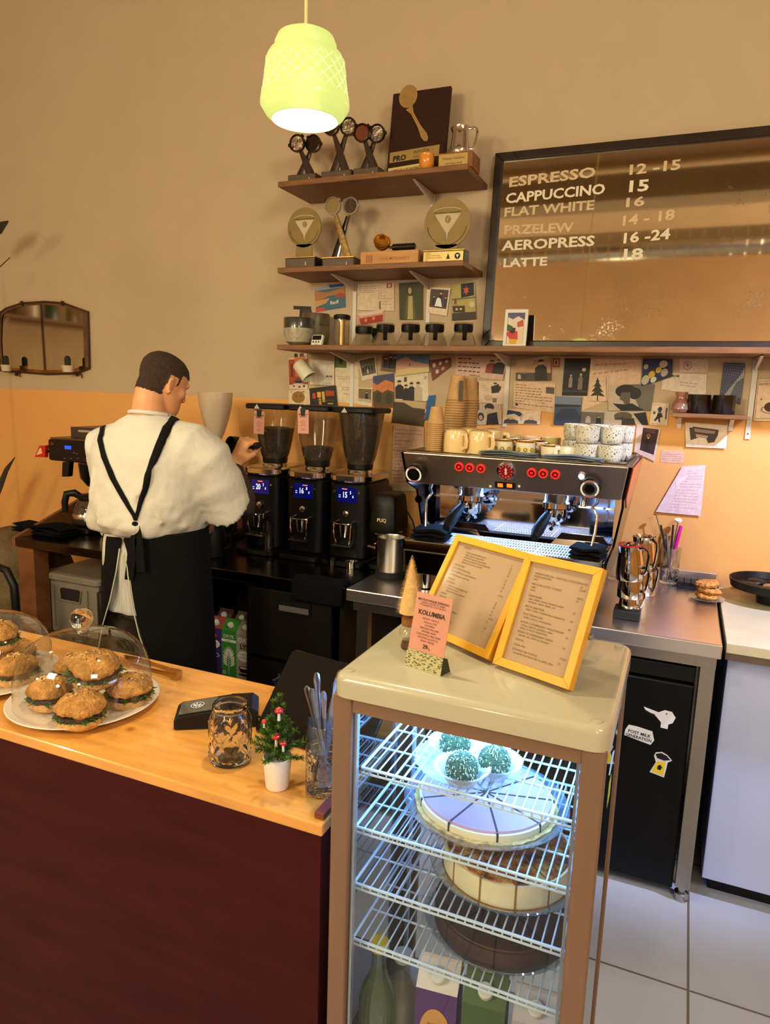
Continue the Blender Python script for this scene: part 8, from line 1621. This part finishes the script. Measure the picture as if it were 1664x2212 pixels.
# ------------------------------------------------------------------ pendant lamps
shade_m = bpy.data.materials.new('opal_lime_glass'); shade_m.use_nodes = True; nt = shade_m.node_tree; b = nt.nodes['Principled BSDF']
b.inputs['Base Color'].default_value = (.40, .46, .16, 1); b.inputs['Roughness'].default_value = .25; b.inputs['Transmission Weight'].default_value = .15
b.inputs['Emission Color'].default_value = (.70, .82, .24, 1)
b.inputs['Emission Strength'].default_value = .62
LY = 1.19; lc = atY(660, 170, LY); LXc = lc.x
def pendant(loc, lab, energy, group=None):
    t = thing('pendant_lamp', lab, 'lamp', loc, 0, group)
    s = ((V(loc)-V((0, 0, CAMH))).dot(fw))/FPX if loc[1] > .9 else .00095
    s = .00080
    H_ = [(14, 94), (40, 91), (60, 81), (66, 68), (67, 50), (78, 46), (85, 34), (91, -18), (97, -50), (97, -57), (86, -74), (72, -86)]
    n = 48; g = G()
    def wb(tt, k): return 1
    rings = []
    fine = []
    for k in range(len(H_)-1):
        for j in range(6): f = j/6; fine.append((H_[k][0]+(H_[k+1][0]-H_[k][0])*f, H_[k][1]+(H_[k+1][1]-H_[k][1])*f))
    fine.append(H_[-1])
    vs_ = []; fs = []; N_ = 96
    for r, z in fine:
        for i in range(N_):
            a = 2*pi*i/N_; q = r
            if -42 < z < 46: u = a*14/pi/2*2; v = z/11.0; q = r-1.8*(1-min(1, 2.2*min(abs(math.sin((a*10+v*1.1))), abs(math.sin((a*10-v*1.1))))))*-1-1.0
            vs_.append((q*s*cos(a), q*s*sin(a), z*s))
    for k in range(len(fine)-1):
        for i in range(N_): j = (i+1) % N_; fs.append((k*N_+i, k*N_+j, (k+1)*N_+j, (k+1)*N_+i))
    g.add(vs_, fs, shade_m, True); put('lamp_shade', g, t, solid=.003, auto=0)
    ridge = mat('pale_glass_ridges', (150, 160, 80), .3, emit=(.86, .90, .46), es=.86); g = G()
    def rz(z): 
        for (r_a, z_a), (r_b, z_b) in zip(H_, H_[1:]):
            if z_b <= z <= z_a: return r_a+(r_b-r_a)*(z_a-z)/(z_a-z_b)
        return 90
    for k in range(20):
        for sg in (-1, 1): g.tube([((rz(z)+.8)*s*cos(2*pi*k/20+sg*(z+42)*.0125), (rz(z)+.8)*s*sin(2*pi*k/20+sg*(z+42)*.0125), z*s) for z in range(-40, 33, 8)], 1.5*s, ridge, 5)
    put('diamond_ridges', g, t)
    put('bulb', G().ball((0, 0, -14*s), 30*s, glow('lit_bulb_glass', (255, 250, 225), 24), 20).lathe([(13*s, 10*s), (14*s, 60*s)], white, 20), t)
    put('lamp_cap', G().lathe([(16*s, 92*s), (16*s, 98*s), (7*s, 106*s)], mat('cream_lamp_cap', (206, 190, 120), .4), 24), t)
    put('cord', G().tube([(0, 0, 102*s), (.0, 0, ZC-loc[2]-.001)], .0032, mat('cream_textile_cord', (226, 214, 150), .7), 8), t)
    lp = lamp('pendant_bulb_light', 'POINT', (loc[0], loc[1], loc[2]-.055), energy, (1, .90, .58), .03); return t
pendant((LXc, LY, lc.z), 'glowing lime-white glass pendant lamp with diamond pattern above the counter', 22)
pendant((-2.15, 1.12, lc.z), 'second glass pendant lamp over the left end of the counter, beyond the left edge', 26)
# ------------------------------------------------------------------ left edge: plant, sack and chair
lf_ = mat('dark_rubber_leaf', (26, 32, 26), .45, noise=.4, nscale=20, coat=.3); YL = 2.72
def leafat(pts, w_, name, par): 
    c = [atY(x, y, YL)-V(par.location) for x, y in pts]; rings = []
    for i, p in enumerate(c):
        d = (c[min(i+1, len(c)-1)]-c[max(i-1, 0)]).normalized(); sd = V((d.z, 0, -d.x)).normalized(); f = i/(len(c)-1); ww = w_*sin(pi*(.08+.88*f))
        rings.append([p-sd*ww, p+V((0, -.004, 0)), p+sd*ww, p+V((0, .003, 0))])
    put(name, G().loft(rings, lf_), par)
pb = thing('potted_plant', 'tall dark-leaved plant reaching in at the left edge', 'plant', (atY(-60, 1200, YL).x, YL, 0))
put('pot', G().lathe([(.001, 0), (.11, 0), (.15, .26), (.14, .27), (.001, .24)], mat('terracotta_pot', (150, 84, 54), .8, noise=.15), 32), pb)
zt0 = atY(-40, 560, YL).z
put('stem', G().tube([(0, 0, .24), (.01, 0, .9), (-.02, 0, zt0)], [.012, .010, .006], mat('plant_stem', (70, 60, 36), .8)), pb)
leafat([(-40, 530), (-15, 500), (0, 492), (18, 478)], .035, 'leaf', pb); leafat([(-30, 600), (-10, 585), (5, 572), (22, 556)], .003, 'leaf', pb)
leafat([(-30, 1140), (-12, 1085), (2, 1045), (14, 1015), (32, 988)], .022, 'leaf', pb)
q = atY(10, 1230, 2.30); sk = mat('brown_jute_sack', (104, 84, 56), .9, noise=.3, nscale=16, bump=.5, bscale=120)
t = thing('coffee_sack', 'bulging brown sack with faint dark print behind the left plate', 'sack', (q.x-.14, 2.50, 0)); hz = atY(5, 1150, 2.4).z
put('sack_body', G().lathe([(.001, 0), (.24, .0), (.27, .08), (.27, hz*.45), (.25, hz*.75), (.20, hz*.93), (.10, hz), (.001, hz)], sk, 36, wob=lambda tt, k: 1+.04*sin(3*tt+k)+.02*sin(7*tt)), t)
g = G(); pp = [atY(x, y, 2.06) for x, y in ((-60, 1330), (-40, 1250), (-10, 1222), (14, 1232), (30, 1265), (35, 1320), (34, 1420))]; ch_ = thing('bentwood_chair', 'black curved chair back at the left edge', 'chair', (pp[2].x-.05, 2.06, 0))
o_ = V(ch_.location); put('back_hoop', G().tube([p-o_ for p in pp]+[V((.20, 0, .45))], .017, black, 12), ch_); put('seat', G().lathe([(.001, .44), (.19, .44), (.20, .455), (.001, .46)], black, 32, (.02, -.18, 0)), ch_)
for sx, sy in ((-.12, -.32), (.16, -.32), (-.12, -.02), (.18, -.02)): put('leg', G().tube([(sx, sy, .44), (sx*1.2, sy*1.05, 0)], .014, black, 10), ch_)

# ------------------------------------------------------------------ shelf of bottles on the left wall, seen in the arched mirror
sl = thing('side_wall_shelf', 'wooden shelf on the left wall, seen only in the arched mirror', 'shelf', (XL, 1.2, 2.10))
wpart('board', sl, G().box(XL+.001, XL+.24, .1, 2.3, 2.10, 2.125, wood))
for y in (.5, 1.9): wpart('bracket', sl, G().prism([(XL+.2, y, 2.099), (XL+.001, y, 2.099), (XL+.001, y, 1.9)], (0, .02, 0), alb))
for i, (c, h, r, lab) in enumerate((((46, 110, 60), .30, .05, 'green'), ((120, 60, 40), .27, .04, 'red-brown'), ((60, 50, 36), .28, .045, 'dark'), ((150, 130, 60), .24, .04, 'mustard'), ((40, 90, 70), .29, .05, 'teal'), ((206, 196, 180), .20, .07, 'cream'))):
    one('storage_bottle', G().lathe([(.001, 0), (r, .002), (r, h*.62), (r*.45, h*.8), (r*.4, h), (.001, h)], mat('bottle_%d' % i, c, .25, coat=.4), 24), '%s bottle on the side wall shelf mirrored in the arched mirror' % lab, 'bottle', loc=(XL+.12, .55+.22*i, 2.1255))
